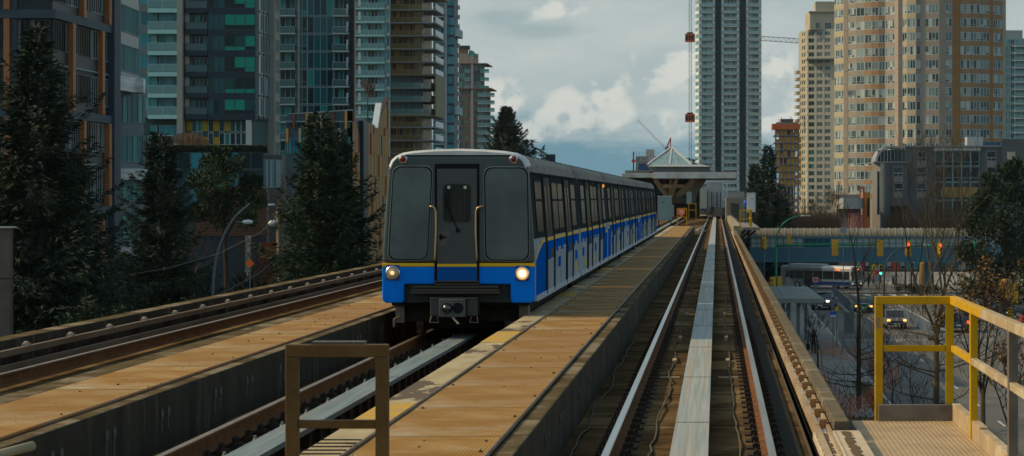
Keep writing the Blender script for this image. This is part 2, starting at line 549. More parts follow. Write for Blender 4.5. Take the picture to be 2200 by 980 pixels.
# ---- left walkway, between the train and the siding
t2 = thing('walkway', 'raised concrete walkway of rusty plates left of the train, with stained side wall facing us', 'walkway', (-6.0, Z0, 0))
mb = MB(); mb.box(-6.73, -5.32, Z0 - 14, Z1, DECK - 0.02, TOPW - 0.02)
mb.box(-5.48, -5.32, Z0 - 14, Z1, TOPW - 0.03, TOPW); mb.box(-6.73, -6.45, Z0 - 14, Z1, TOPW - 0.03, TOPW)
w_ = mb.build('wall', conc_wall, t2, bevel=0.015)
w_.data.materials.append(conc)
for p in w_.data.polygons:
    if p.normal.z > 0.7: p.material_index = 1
mb = MB()
for i in range(24): wall_marks(mb, -5.32, 18.2 + i * 2.0 + (i % 3 == 0) * 0.35, 1)
build_each(mb, 'lifting_mark', mark_m, t2)
plates(t2, -6.43, -5.50, Z0 - 9, Z1 - 0.2, TOPW + 0.002, 3.05, plate_m)
mb = MB(); mb.tube([(-5.49, y, TOPW + 0.012) for y in (Z0 - 5, 60, Z1 - 0.4)], 0.016, 8)
mb.build('edge_pipe', mat('rust_orange_edge', (0.34, 0.13, 0.035), 0.8, col2=(0.30, 0.22, 0.15), scale=2, stretch=(1, .4, 1)), t2, smooth=True)
mb = MB()
for i in range(60):
    y = 17 + 24 * RN.random(); x = -6.4 + 0.88 * RN.random(); r = 0.005 + 0.012 * RN.random() ** 2
    mb.lathe((x, y, TOPW + 0.002), [(r, 0), (r * 0.7, r * 0.8), (0.001, r)], 5)
tag(mb.build('grit', dark_iron, t2), kind='stuff')

# ---- tracks
def rail_profile(cx):
    """Flat-bottomed rail, head at z = 0."""
    h = [(-.066, -.17), (.066, -.17), (.066, -.158), (.012, -.142), (.009, -.045), (.035, -.035), (.035, -.006), (.028, 0), (-.028, 0), (-.035, -.006), (-.035, -.035), (-.009, -.045), (-.012, -.142), (-.066, -.158)]
    return [(cx + a, b) for a, b in h]


def rail(root, cx, top, y1=None):
    rings = []
    ys = [2, 60, 150, 230, 265] + [265 + 6 * i for i in range(1, 11)]
    for y in ys:
        rings.append([(bend(a, y), y, b) for a, b in rail_profile(cx)])
    b = MB(); b.loft(rings)
    o = b.build('rail', [rail_side, top], root)
    for p in o.data.polygons:
        if p.normal.z > 0.5 and p.center.z > 0.20: p.material_index = 1
    return o


def fastener_mesh(off):
    b = MB()
    for s in (-1, 1):
        b.box(s * .075 - .045, s * .075 + .045 + s * .03, -.09, .09, -.208, -.165)
        b.box(s * .09 - .02, s * .09 + .02, -.03, .03, -.165, -.115)
        b.tube([(s * .135, -.03, -.17), (s * .135, -.03, -.12), (s * .1, -.01, -.105)], .012, 5)
    b.box(-.19, .19, -.12, .12, DECK, -.208)
    return b.mesh('fastener', dark_iron, Vector((0, 0, 0)))


def cable(root, x, y0, y1, z, amp, seed, m=cable_m, r=0.011, step=0.55):
    rr = random.Random(seed); pts = []; y = y0; dx = 0
    while y < y1:
        dx = 0.8 * dx + rr.uniform(-amp, amp)
        pts.append((bend(x + dx, y), y, z + 0.01 + 0.03 * rr.random() ** 3)); y += step
    b = MB(); b.tube(pts, r, 6)
    return b.build('cable', m, root, smooth=True)


FM = None
def track(label, cx, tops, strip_w, strip_x, fast, y0=12.0):
    global FM
    t = thing('railway_track', label, 'track', (cx, y0, DECK))
    for s, tp in zip((-1, 1), tops): rail(t, cx + s * GAUGE, tp)
    if strip_w:
        b = MB(); x = strip_x
        ys = [4, 18.9, 18.92, 30.2, 30.22, 60, 90, 90.02, 130, 180, 230, 265] + [265 + 6 * i for i in range(1, 11)]
        rings = [[(bend(x - strip_w / 2, y), y, -.055), (bend(x + strip_w / 2, y), y, -.055), (bend(x + strip_w / 2, y), y, -.004), (bend(x - strip_w / 2, y), y, -.004)] for y in ys]
        b.loft(rings); b.build('reaction_strip', alu if cx == C_OWN else alu_d, t)
        b = MB()
        for yj in (16.9, 22.6, 28.3, 34.0, 39.7, 45.4, 57, 69, 81): b.box(x - strip_w / 2, x + strip_w / 2, yj, yj + .022, -.0035, -.001)
        build_each(b, 'strip_joint', seam_m, t)
        b = MB()
        for i in range(200):
            y = 13 + i * 0.62
            for s in (-1, 1):
                b.box(x + s * (strip_w / 2 - .05) - .03, x + s * (strip_w / 2 - .05) + .03, y - .05, y + .05, DECK, -.055)
        b.box(x - .04, x + .04, 4, 265, DECK, -.057)
        b.build('strip_supports', dark_iron, t)
    if fast:
        if FM is None: FM = fastener_mesh(None)
        off = ORIG[t.name]
        for s in fast:
            for i in range(100 // len(fast)):
                part('fastener', FM, t, Vector((cx + s * GAUGE, y0 + 1 + i * 0.62, 0)) - off)
        b = MB()
        for s in fast:
            for i in range(100 // len(fast), 290):
                y = y0 + 1 + i * .62; x = cx + s * GAUGE
                b.box(x - .15, x + .15, y - .09, y + .09, DECK, -.2)
        tag(b.build('fastener', dark_iron, t), kind='stuff')
    return t


own = track('empty straight track with polished rails and pale metal strip along its middle', C_OWN, (rail_top, rail_top2), 0.33, -0.24, (-1, 1))
cable(own, -0.66, 12, 170, DECK, 0.035, 3); cable(own, 0.19, 12, 170, DECK, 0.02, 4); cable(own, -1.36, 13, 40, DECK, 0.03, 5)
b = MB(); b.box(.585, .80, 4, 268, DECK + .001, DECK + .028); b.build('dark_bed_strip', mat('near_black_strip', (.018, .016, .013), .9, col2=(.03, .026, .02), scale=2), own)  # near-black strips added to darken the bed right of the right rail
b = MB(); b.box(.885, .935, 4, 268, DECK + .001, DECK + .05); b.build('dark_bed_strip', MATS['near_black_strip'], own)
tt = track('track the blue train runs on, with a weathered metal strip and dull brown rail', C_TRN, (rust_top, rust_top), 0.30, -4.06, (-1, 1))
# little wire loops standing beside the strip
b = MB(); rr = random.Random(9)
for i in range(26):
    y = 13.5 + i * 1.35; x = -4.33
    b.box(x - .012, x + .012, y - .012, y + .012, DECK, -.03)
    b.tube([(x, y, -.05), (x + .02, y + .35, -.13), (x, y + .7, -.17), (x, y + 1.05, -.12), (x, y + 1.35, -.05)], .007, 5)
b.build('cable', mat('pale_wire', (.30, .27, .22), .6), tt)
sid = track('unused siding track with rust brown rails beside the left parapet', C_SID, (rust_top, rust_top), 0, C_SID, (1,))

# thin wire joints on bed
b = MB()
for i in range(34):
    y = 13.4 + i * 3.6 * (1 + i * .01)
    b.box(-1.45, -0.42, y, y + .012, DECK + .001, DECK + .006); b.box(-.06, 1.1, y, y + .012, DECK + .001, DECK + .006)
struct(b.build('bed_joints', seam_m))
b = MB()
for y in (31, 44, 50, 58.5, 75, 97, 128):
    for x0, x1 in ((-.86, -.5), (.02, .34)): b.box(x0, x1, y, y + .12, DECK + .001, DECK + .010)
for y in (33.5, 39, 47):
    for x in (-.62, .16): b.box(x - .03, x + .03, y, y + .5, DECK + .001, DECK + .06)
build_each(b, 'cable_clamp', tan_rail, own)

# ---- right parapet with its power rails
t = thing('parapet_wall', 'low concrete parapet right of the empty track carrying power rails on orange insulators', 'wall', (1.17, 20, DECK))
b = MB()
for i in range(int((Z1 - 21.7) / 3.0)):
    y = 21.7 + i * 3.0
    b.box(1.10, 1.25, y, y + 2.985, -1.9, 0.10)
b.build('parapet', mat('parapet_concrete', (0.165, 0.13, 0.08), 0.9, col2=(0.10, 0.08, 0.05), scale=3, bump=.5, bscale=45, col3=(.22, .18, .115), scale3=1.2, lo3=.52, hi3=.66), t, bevel=.012)
b = MB(); b.bar((0.955, 19, -.03), (0.955, Z1, -.03), .06, .09); b.build('power_rail', tan_rail, t)
b = MB(); b.bar((1.015, 19.5, -.06), (1.015, Z1, -.06), .05, .08); b.build('power_rail', white_rail, t)
b = MB(); b.bar((1.065, 19.5, 0.0), (1.065, Z1, 0.0), .03, .05); b.build('power_rail', tan_rail, t)
b = MB(); b.bar((0.90, 17, -.20), (0.90, Z1, -.20), .05, .05); b.build('cable_tray', cable_m, t)
b = MB()
b.box(-.045, .03, -.05, .05, -.03, .07); b.box(-.08, -.045, -.035, .035, -.10, .02); b.box(.03, .075, -.02, .02, -.16, .04)
im = b.mesh('insulator', orange_ins)
off = ORIG[t.name]
for i in range(100): part('insulator', im, t, Vector((1.03, 22.2 + i * 1.12, 0.0)) - off)

# pale covers at the near end of the power rails
t = thing('rail_cover', 'pair of pale metal covers with flaking brown paint at the parapet end', 'cover', (1.1, 19, -.1))
b = MB(); b.box(.90, 1.09, 16.5, 21.6, -.07, .0); b.box(1.095, 1.34, 16.5, 21.6, -.09, .02)
b.tube([(1.09, 16.5, .0), (1.09, 21.5, .0)], .03, 10)
b.build('cover_plate', mat('cream_paint', (.55, .44, .30), .7, col2=(.46, .36, .23), scale=2), t, bevel=.01)
for x0, x1, yy in ((.915, 1.03, .003), (1.15, 1.25, .023)):
    b = MB(); r2 = random.Random(int(x0 * 100))
    for i in range(150):
        y = 19.0 + 2.45 * r2.random(); x = x0 + (x1 - x0 - .05) * r2.random(); wdt = .02 + .05 * r2.random()
        b.box(x, min(x1, x + wdt), y, y + .03 + .09 * r2.random(), yy - .002 + .0004 * r2.random(), yy + .0005 + .001 * r2.random())
    b.build('flaked_paint', mat('brown_flakes', (.13, .085, .045), .85), t)

# ---- left parapet of the siding with two conductor rails
t = thing('parapet_wall', 'long concrete parapet on the far left with two conductor rails on small brackets', 'wall', (-10.1, 30, DECK))
b = MB()
for i in range(46): b.box(-10.35, -10.05, 10 + i * 3.0, 10 + i * 3.0 + 2.985, -1.9, .19)
po = b.build('parapet', conc_wall, t, bevel=.015)  # sides take the darker wall concrete because they lie in shade
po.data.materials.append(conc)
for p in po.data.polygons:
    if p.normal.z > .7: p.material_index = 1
for z in (.06, -.14):
    b = MB(); b.bar((-9.78, 8, z), (-9.78, Z1, z), .08, .085 if z > 0 else .07); b.build('conductor_rail', mat('brown_conductor', (.20, .145, .09), .7, col2=(.12, .085, .05), scale=2, stretch=(1, .2, 1)), t)
b = MB(); b.box(-.20, -.06, -.03, .03, -.34, -.02, 1); b.box(-.05, .05, -.06, .06, .0, .035, 0); b.lathe((0, 0, .035), [(.04, 0), (.04, .02), (.015, .03)], 8, k=0)
bm_ = b.mesh('bracket', [mat('bracket_grey', (.33, .28, .22), .6), dark_iron])
off = ORIG[t.name]
for i in range(100): part('bracket', bm_, t, Vector((-9.80, 14.7 + i * 2.25, .10)) - off)

# ---- left block, upright concrete panel at the picture's edge
t = thing('concrete_pier', 'tall brown concrete pier with one joint line beyond the left parapet', 'pier', (-13.2, 40.6, GZ))
pier_m = mat('brown_grey_concrete', (.14, .115, .095), .9, col2=(.10, .08, .066), scale=2.5, bump=.3, bscale=30)
b = MB(); b.box(-14.2, -12.26, 40, 40.15, GZ, .78); b.box(-14.2, -12.26, 40, 40.15, .80, 1.67); b.box(-14.2, -13.2, 40.16, 42, GZ, 1.67); b.build('shaft', pier_m, t, bevel=.01)
b = MB(); b.box(-14.25, -12.22, 39.95, 40.2, 1.672, 1.70); b.build('coping', mat('pale_coping', (.4, .39, .36), .7), t)
# ------------------------------------------------------------------ railings, platforms and equipment on the guideway
gal = mat('brown_galvanised', (.15, .088, .032), .6, .05, col2=(.10, .055, .019), scale=5, bump=.1)
yel = mat('yellow_rail_paint', (.58, .33, .004), .55, spec=.15, col2=(.48, .25, .005), scale=3, bump=.08, col3=(.28, .20, .10), scale3=5, lo3=.60, hi3=.66)
tan = mat('faded_tan_paint', (.42, .30, .16), .65, col2=(.31, .225, .14), scale=3, col3=(.50, .40, .26), scale3=1.5)
greyp = mat('grey_weathered_post', (.19, .165, .13), .7, col2=(.12, .10, .08), scale=4)
plat_m = mat('ribbed_tan_plate', (.48, .34, .185), .6, .1, col2=(.34, .235, .13), scale=1.3, bump=.15, bscale=50, ribs=(0, .045, 2.2), col3=(.40, .22, .07), scale3=1.3, lo3=.6, hi3=.7)

# foreground frame on the central walkway
t = thing('barrier_frame', 'brown square tube barrier frame standing on the walkway in the foreground', 'barrier', (-2.31, 14, TOPW))
z0, zt = TOPW, 1.31
for x in (-2.578, -2.032):
    b = MB(); b.box(x - .038, x + .038, 13.962, 14.038, z0, zt - .078); b.build('post', gal, t, bevel=.006)
b = MB(); b.box(-2.616, -1.994, 13.962, 14.038, zt - .077, zt); b.build('top_rail', gal, t, bevel=.006)
b = MB(); b.box(-2.54, -2.07, 13.975, 14.025, .80, .85); b.build('middle_rail', gal, t, bevel=.005)
b = MB(); b.box(-2.46, -2.14, 13.97, 14.10, zt + .001, zt + .016); b.build('sign_back', mat('sign_back', (.10, .075, .05), .6, .3), t)

t = thing('handrail', 'short pale yellow tube handrail low on the left walkway at the bottom edge', 'handrail', (-5.4, 16, TOPW))
a, c = P(-60, 992, 16), P(70, 958, 16.5)
b = MB(); b.tube([a + Vector((-.02, -.4, -.25)), a, c], .035, 12)
b.build('tube', mat('pale_yellow_tube', (.40, .33, .19), .6, col2=(.32, .25, .13), scale=4), t, smooth=True)

# right-hand platform, its kick plates and railing
t = thing('platform', 'tan ribbed metal platform with kick plates bolted to the guideway at lower right', 'platform', (1.9, 20, -.1))
b = MB(); b.box(1.37, 2.42, 14, 22.55, -.13, -.09); b.box(1.37, 2.42, 22.56, 23.7, -.13, -.092); b.build('deck_plate', plat_m, t)
b = MB(); b.box(1.30, 1.37, 14, 23.7, -.2, -.07); b.build('edge_angle', mat('dark_edge', (.07, .06, .05), .8), t)
b = MB(); b.box(1.66, 2.42, 23.64, 23.7, -.10, .075); b.build('kick_plate', greyp, t, bevel=.004)
b = MB(); b.box(2.42, 2.50, 21.2, 23.7, -.10, .085); b.box(2.42, 2.50, 14, 21.19, -.10, .07); b.build('kick_plate', tan, t, bevel=.004)
b = MB()
for y in (15, 18.5, 22.5): b.bar((1.25, y, -.9), (2.4, y, -.14), .08, .1); b.box(1.25, 2.42, y - .05, y + .05, -.23, -.13)
build_each(b, 'bracket', dark_iron, t)
t = thing('guard_railing', 'yellow square tube guard railing fading to tan around the platform at right', 'railing', (2.0, 20, -.1))
zt = 1.185
XL, XR = 1.67, 2.44
b = MB(); b.box(XL - .04, XL + .04, 23.72, 23.80, -.14, zt - .085); b.build('post', yel, t, bevel=.006)
b = MB(); b.box(XR - .08, XR, 23.72, 23.80, -.14, zt - .085); b.build('post', yel, t, bevel=.006)
b = MB(); b.box(XL - .04, XR + .045, 23.72, 23.80, zt - .084, zt); b.build('top_rail', yel, t, bevel=.006)
b = MB(); b.box(XL + .045, XR - .085, 23.735, 23.785, .615, .68); b.build('middle_rail', yel, t, bevel=.005)
b = MB(); b.box(XR - .04, XR + .045, 21.0, 23.715, zt - .084, zt); b.build('top_rail', yel, t, bevel=.006)
b = MB(); b.box(XR - .04, XR + .045, 13, 20.995, zt - .084, zt); b.build('top_rail', tan, t, bevel=.006)
b = MB(); b.box(XR - .03, XR + .03, 21.95, 23.715, .615, .68); b.build('middle_rail', yel, t, bevel=.005)
b = MB(); b.box(XR - .03, XR + .03, 13, 21.85, .615, .68); b.build('middle_rail', tan, t, bevel=.005)
b = MB(); b.box(XR - .035, XR + .035, 21.86, 21.94, -.14, zt - .085); b.build('post', yel, t, bevel=.006)
b = MB()
for x, y in ((XL, 23.76), (XR - .04, 23.76), (XR, 21.9), (XR, 19.0)):
    b.box(x - .07, x + .07, y - .07, y + .07, -.16, -.141)
    for sx in (-.052, .052): b.lathe((x + sx, y - .055, -.141), [(.012, 0), (.012, .012), (.004, .016)], 6)
build_each(b, 'base_plate', greyp, t)
for y in (19.0, 15.6):
    b = MB(); b.box(XR - .04, XR + .04, y - .04, y + .04, -.14, zt - .085); b.build('post', greyp, t, bevel=.006)

# ---- far end of the walkway: two yellow gates, one with an orange sign
def gate(px0, px1, pyt, d, label):
    x0, x1, zt = wx(px0, d), wx(px1, d), wz(pyt, d)
    t = thing('barrier_frame', label, 'barrier', ((x0 + x1) / 2, d, zt - 1.2))
    for x in (x0 + .03, x1 - .03):
        b = MB(); b.box(x - .03, x + .03, d - .03, d + .03, zt - 1.42, zt - .061); b.build('post', yel, t)
    b = MB(); b.box(x0, x1, d - .03, d + .03, zt - .06, zt); b.build('top_rail', yel, t)
    b = MB(); b.box(x0 + .06, x1 - .06, d - .025, d + .025, zt - .62, zt - .56); b.build('middle_rail', yel, t)
    return t

g1 = gate(1454, 1476, 447, 151.5, 'yellow tube barrier holding an orange sign at the far end of the central walkway')
x0 = wx(1455, 151.3); z1 = wz(449, 151.3)
b = MB(); b.prism([(x0 + .04, z1), (x0 + .51, z1), (x0 + .51, z1 - .32), (x0 + .275, z1 - .55), (x0 + .04, z1 - .32)], 'y', 151.40, 151.42)
sg = b.build('sign', mat('orange_sign', (.75, .13, .04), .5), g1)
b = MB()
for i, wd in enumerate((.30, .22, .26)):
    b.box(x0 + .275 - wd / 2, x0 + .275 + wd / 2, 151.39, 151.398, z1 - .12 - i * .085, z1 - .08 - i * .085)
b.build('sign_marks', mat('sign_white', (.75, .6, .5), .5), sg)
gate(1479, 1496, 437, 205, 'smaller plain yellow tube barrier behind the one with an orange sign')

# far platform with its railing on the right of the tracks
b = MB(); b.box(1.10, 1.62, Z1, ZE, -.25, .34)
struct(b.build('side_path', mat('pale_walk_boards', (.36, .30, .21), .85, col2=(.26, .21, .14), scale=1.5, bump=.2)))
t = thing('platform', 'small grey platform on brackets beside the distant yellow railing', 'platform', (2.1, 155, 0))
b = MB(); b.box(1.63, 2.75, 148, 178, .12, .30); b.build('deck_plate', mat('grey_deck', (.25, .23, .20), .8, col2=(.17, .15, .13), scale=1.5), t)
b = MB()
for y in (148.3, 160, 172): b.bar((1.3, y, -1.0), (2.5, y, .10), .12, .14)
build_each(b, 'bracket', dark_iron, t)
t = thing('guard_railing', 'distant yellow guard railing around a small platform beside the tracks', 'railing', (2.0, 149, .3))
for x, y in ((1.5, 148), (2.22, 148), (2.22, 152.5), (2.22, 157)):
    b = MB(); b.box(x - .035, x + .035, y - .035, y + .035, .2, 1.36); b.build('post', yel, t)
b = MB(); b.box(1.465, 2.255, 147.965, 148.035, 1.361, 1.44); b.build('top_rail', yel, t)
b = MB(); b.box(1.535, 2.185, 147.97, 148.03, .80, .87); b.build('middle_rail', yel, t)
b = MB(); b.box(2.185, 2.255, 148.036, 157.04, 1.361, 1.44); b.build('top_rail', yel, t)
b = MB(); b.box(2.19, 2.25, 148.04, 157.0, .80, .87); b.build('middle_rail', yel, t)
# picket fence along the side path
t = thing('picket_fence', 'dark metal picket fence along the path where the tracks bend', 'fence', (1.7, 190, .3))
fm = mat('dark_grey_fence', (.06, .06, .058), .6)
b = MB(); b.bar((1.70, 176, 1.75), (1.45, 250, 1.75), .06, .06); b.bar((1.70, 176, .45), (1.45, 250, .45), .06, .06); b.build('rail', fm, t)
b = MB()
for i in range(150):
    f_ = i / 149; b.bar((1.70 - .25 * f_, 176 + 74 * f_, .35), (1.70 - .25 * f_, 176 + 74 * f_, 1.8), .03, .03)
b.build('pickets', fm, t)
# cabinets
def cabinet(px0, px1, py0, py1, d, m, label, depth=.7, legs=0):
    x0, x1, z0, z1 = wx(px0, d), wx(px1, d), wz(py1, d), wz(py0, d)
    t = thing('equipment_cabinet', label, 'cabinet', ((x0 + x1) / 2, d + depth / 2, z0 - legs))
    b = MB(); b.box(x0, x1, d, d + depth, z0, z1 - .05); b.build('body', m, t, bevel=.01)
    b = MB(); b.box(x0 - .03, x1 + .03, d - .03, d + depth + .03, z1 - .049, z1); b.build('lid', mat('pale_lid', (.5, .52, .5), .5), t)
    b = MB(); b.box(x0 + .08, x0 + (x1 - x0) * .92, d - .012, d - .001, z0 + .08, z1 - .12); dd = b.build('door', m, t)
    b = MB(); b.box(x0 + .3, x0 + .5, d - .03, d - .013, z1 - .5, z1 - .46); b.build('handle', dark_iron, dd)
    if legs:
        b = MB()
        for x in (x0 + .06, x1 - .06): b.box(x - .04, x + .04, d + .1, d + .2, z0 - legs, z0)
        b.build('leg', dark_iron, t)
    return t
cabinet(1413, 1443, 421, 473, 170, mat('teal_grey_cabinet', (.20, .27, .26), .5, col2=(.17, .23, .22), scale=2), 'teal grey equipment cabinet standing beyond the end of the train', legs=.9)
c_ = cabinet(1605, 1623, 414, 456, 172, mat('white_cabinet', (.62, .62, .58), .5, col2=(.52, .52, .48), scale=3), 'white equipment cabinet raised on legs behind the distant yellow railing', legs=1.05)
t = thing('standpipe', 'small bright blue cylinder on a pipe beside the white cabinet', 'standpipe', P(1601, 446, 171))
q = P(1601, 446, 171)
b = MB(); b.lathe(q, [(.07, .05), (.12, .07), (.12, .42), (.08, .5), (.02, .53)], 12); b.build('cap', mat('bright_blue', (.01, .12, .6), .35), t, smooth=True)
b = MB(); b.tube([q + Vector((0, 0, -1.2)), q + Vector((0, 0, .06))], .04, 8); b.build('pipe', dark_iron, t)
# crossover rails and cables beyond the walkway
b = MB()
for k, (xa, xb) in enumerate(((-3.4, -.95), (-2.4, -.2), (-4.75, -2.0))):
    b.bar((xa, 172 + k * 9, -.06), (xb, 232 + k * 9, -.06), .07, .12)
t = thing('crossover_track', 'crossover rails linking the two tracks beyond the walkway end', 'track', (-2.4, 200, -.2))
b.build('rail', rail_side, t)
b = MB(); rr = random.Random(31)
for k in range(5):
    y = 154 + k * 3
    b.tube([(-3.4 + i * .32 + rr.uniform(-.1, .1), y + rr.uniform(-.5, .5) + i * .3, -.1 + .12 * rr.random() + .15 * sin(i * .6 + k)) for i in range(9)], .035, 6)
b.build('cable', mat('pale_cable', (.4, .38, .33), .6), t)
# ------------------------------------------------------------------ the six-car train
TX = C_TRN                                     # centre line
HW = 1.19                                      # half width
TF, PITCH, BLEN = 36.0, 12.25, 11.86           # front face, car spacing, body length
gpaint = mat('dark_grey_paint', (.046, .054, .054), .45, col2=(.036, .043, .043), scale=1.6, spec=.0)
dgrey = mat('front_grey_panel', (.042, .066, .063), .45, col2=(.052, .068, .063), scale=2.0, lo=.45, hi=.8)
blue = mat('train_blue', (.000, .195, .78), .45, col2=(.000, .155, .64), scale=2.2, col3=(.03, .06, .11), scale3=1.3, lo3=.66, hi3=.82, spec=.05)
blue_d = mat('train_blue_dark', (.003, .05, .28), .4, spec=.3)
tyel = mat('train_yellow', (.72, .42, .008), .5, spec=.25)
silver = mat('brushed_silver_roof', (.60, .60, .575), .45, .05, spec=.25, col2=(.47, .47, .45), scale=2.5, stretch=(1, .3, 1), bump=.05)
cove = mat('cove_painted_reflection', (.14, .125, .10), .4, .0, spec=.03, col2=(.06, .055, .048), scale=3.5, stretch=(1, .5, 4), bump=.25, bscale=3)  # brown-grey tone and dark streaks paint in the cove's reflections
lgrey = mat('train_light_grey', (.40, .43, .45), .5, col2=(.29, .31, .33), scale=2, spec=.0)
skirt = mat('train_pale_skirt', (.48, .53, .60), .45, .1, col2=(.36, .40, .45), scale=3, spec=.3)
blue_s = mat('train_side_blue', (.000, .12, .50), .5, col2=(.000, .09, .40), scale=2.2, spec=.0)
steel = mat('door_painted_reflection', (.18, .16, .13), .4, .0, col2=(.06, .055, .047), scale=3.4, stretch=(1, 3, .4), spec=.0)  # matte; col2 streaks paint in the mirror-like reflections of the doors
tglass = mat('train_dark_glass', (.014, .018, .018), .10, spec=.006, col2=(.040, .042, .038), scale=3, stretch=(1, 1.5, .4))  # faint col2 streaks stand for upright reflections in the panes
wglass = mat('train_front_glass', (.098, .125, .117), .14, spec=.5, col2=(.058, .070, .068), scale=1.2, lo=.4, hi=.7)
rubber = mat('black_rubber', (.012, .012, .012), .8)
brass = mat('worn_brass_handrail', (.45, .33, .18), .35, .7)
redl = mat('dark_red_lens', (.14, .012, .01), .12)
chrome = mat('chrome', (.6, .58, .54), .2, 1.0)
lamp_off = mat('headlight_glass', (.55, .42, .24), .1, spec=.9, emit=.0)
lamp_on = mat('headlight_lit', (1.0, .58, .24), .2, emit=1.0)
under = mat('underframe_black', (.016, .014, .012), .8, col2=(.03, .025, .02), scale=6)
whl = mat('wheel_steel', (.22, .20, .18), .35, .8)


def section(y, s=1.0, drop=0.0, zlow=.56):
    """Body outline at depth y: skirt, side wall leaning in, cove, roof. s narrows it for the rounded nose."""
    h = [(-1.10, zlow), (-1.185, zlow + .06), (-1.19, 1.30), (-1.175, 1.55), (-1.10, 2.58), (-1.05, 2.76), (-.95, 2.87), (-.70, 2.93), (-.35, 2.955)]
    pts = h + [(0, 2.96)] + [(-a, b) for a, b in h[::-1]]
    return [(TX + a * s, y, min(b, 2.96 - drop) if drop else b) for a, b in pts]


def side_x(z):
    for (z0, x0), (z1, x1) in (((.56, 1.185), (1.30, 1.19)), ((1.30, 1.19), (1.55, 1.175)), ((1.55, 1.175), (2.6, 1.10)), ((2.6, 1.10), (2.8, 1.04))):
        if z <= z1: return x0 + (x1 - x0) * max(0, (z - z0)) / (z1 - z0)
    return 1.0


def side_panel(b, y0, y1, z0, z1, out=.006, k=None, sd=1, n=3, thick=.02):
    """Panel lying on the train's right (sd=1) or left side, following its lean."""
    zs = [z0] + [z for z in (1.30, 1.55) if z0 + .02 < z < z1 - .02] + [z1]
    rows = [(z, side_x(z)) for z in zs]
    ring = lambda y: [(TX + sd * (x + out), y, z) for z, x in rows] + [(TX + sd * (x + out - thick - .01), y, z) for z, x in rows[::-1]]
    b.loft([ring(y0), ring(y1)], k=k)


def rrect(x0, x1, z0, z1, r, n=5, skew=0.0):
    """Rounded rectangle outline (x, z); skew leans the left edge inwards towards the top."""
    pts = []
    for cx, cz, a0 in ((x1 - r, z1 - r, 0), (x0 + r, z1 - r, 90), (x0 + r, z0 + r, 180), (x1 - r, z0 + r, 270)):
        for i in range(n + 1):
            a = radians(a0 + 90 * i / n)
            pts.append((cx + r * cos(a), cz + r * sin(a)))
    return [(x + skew * (z - z0) / (z1 - z0), z) for x, z in pts]


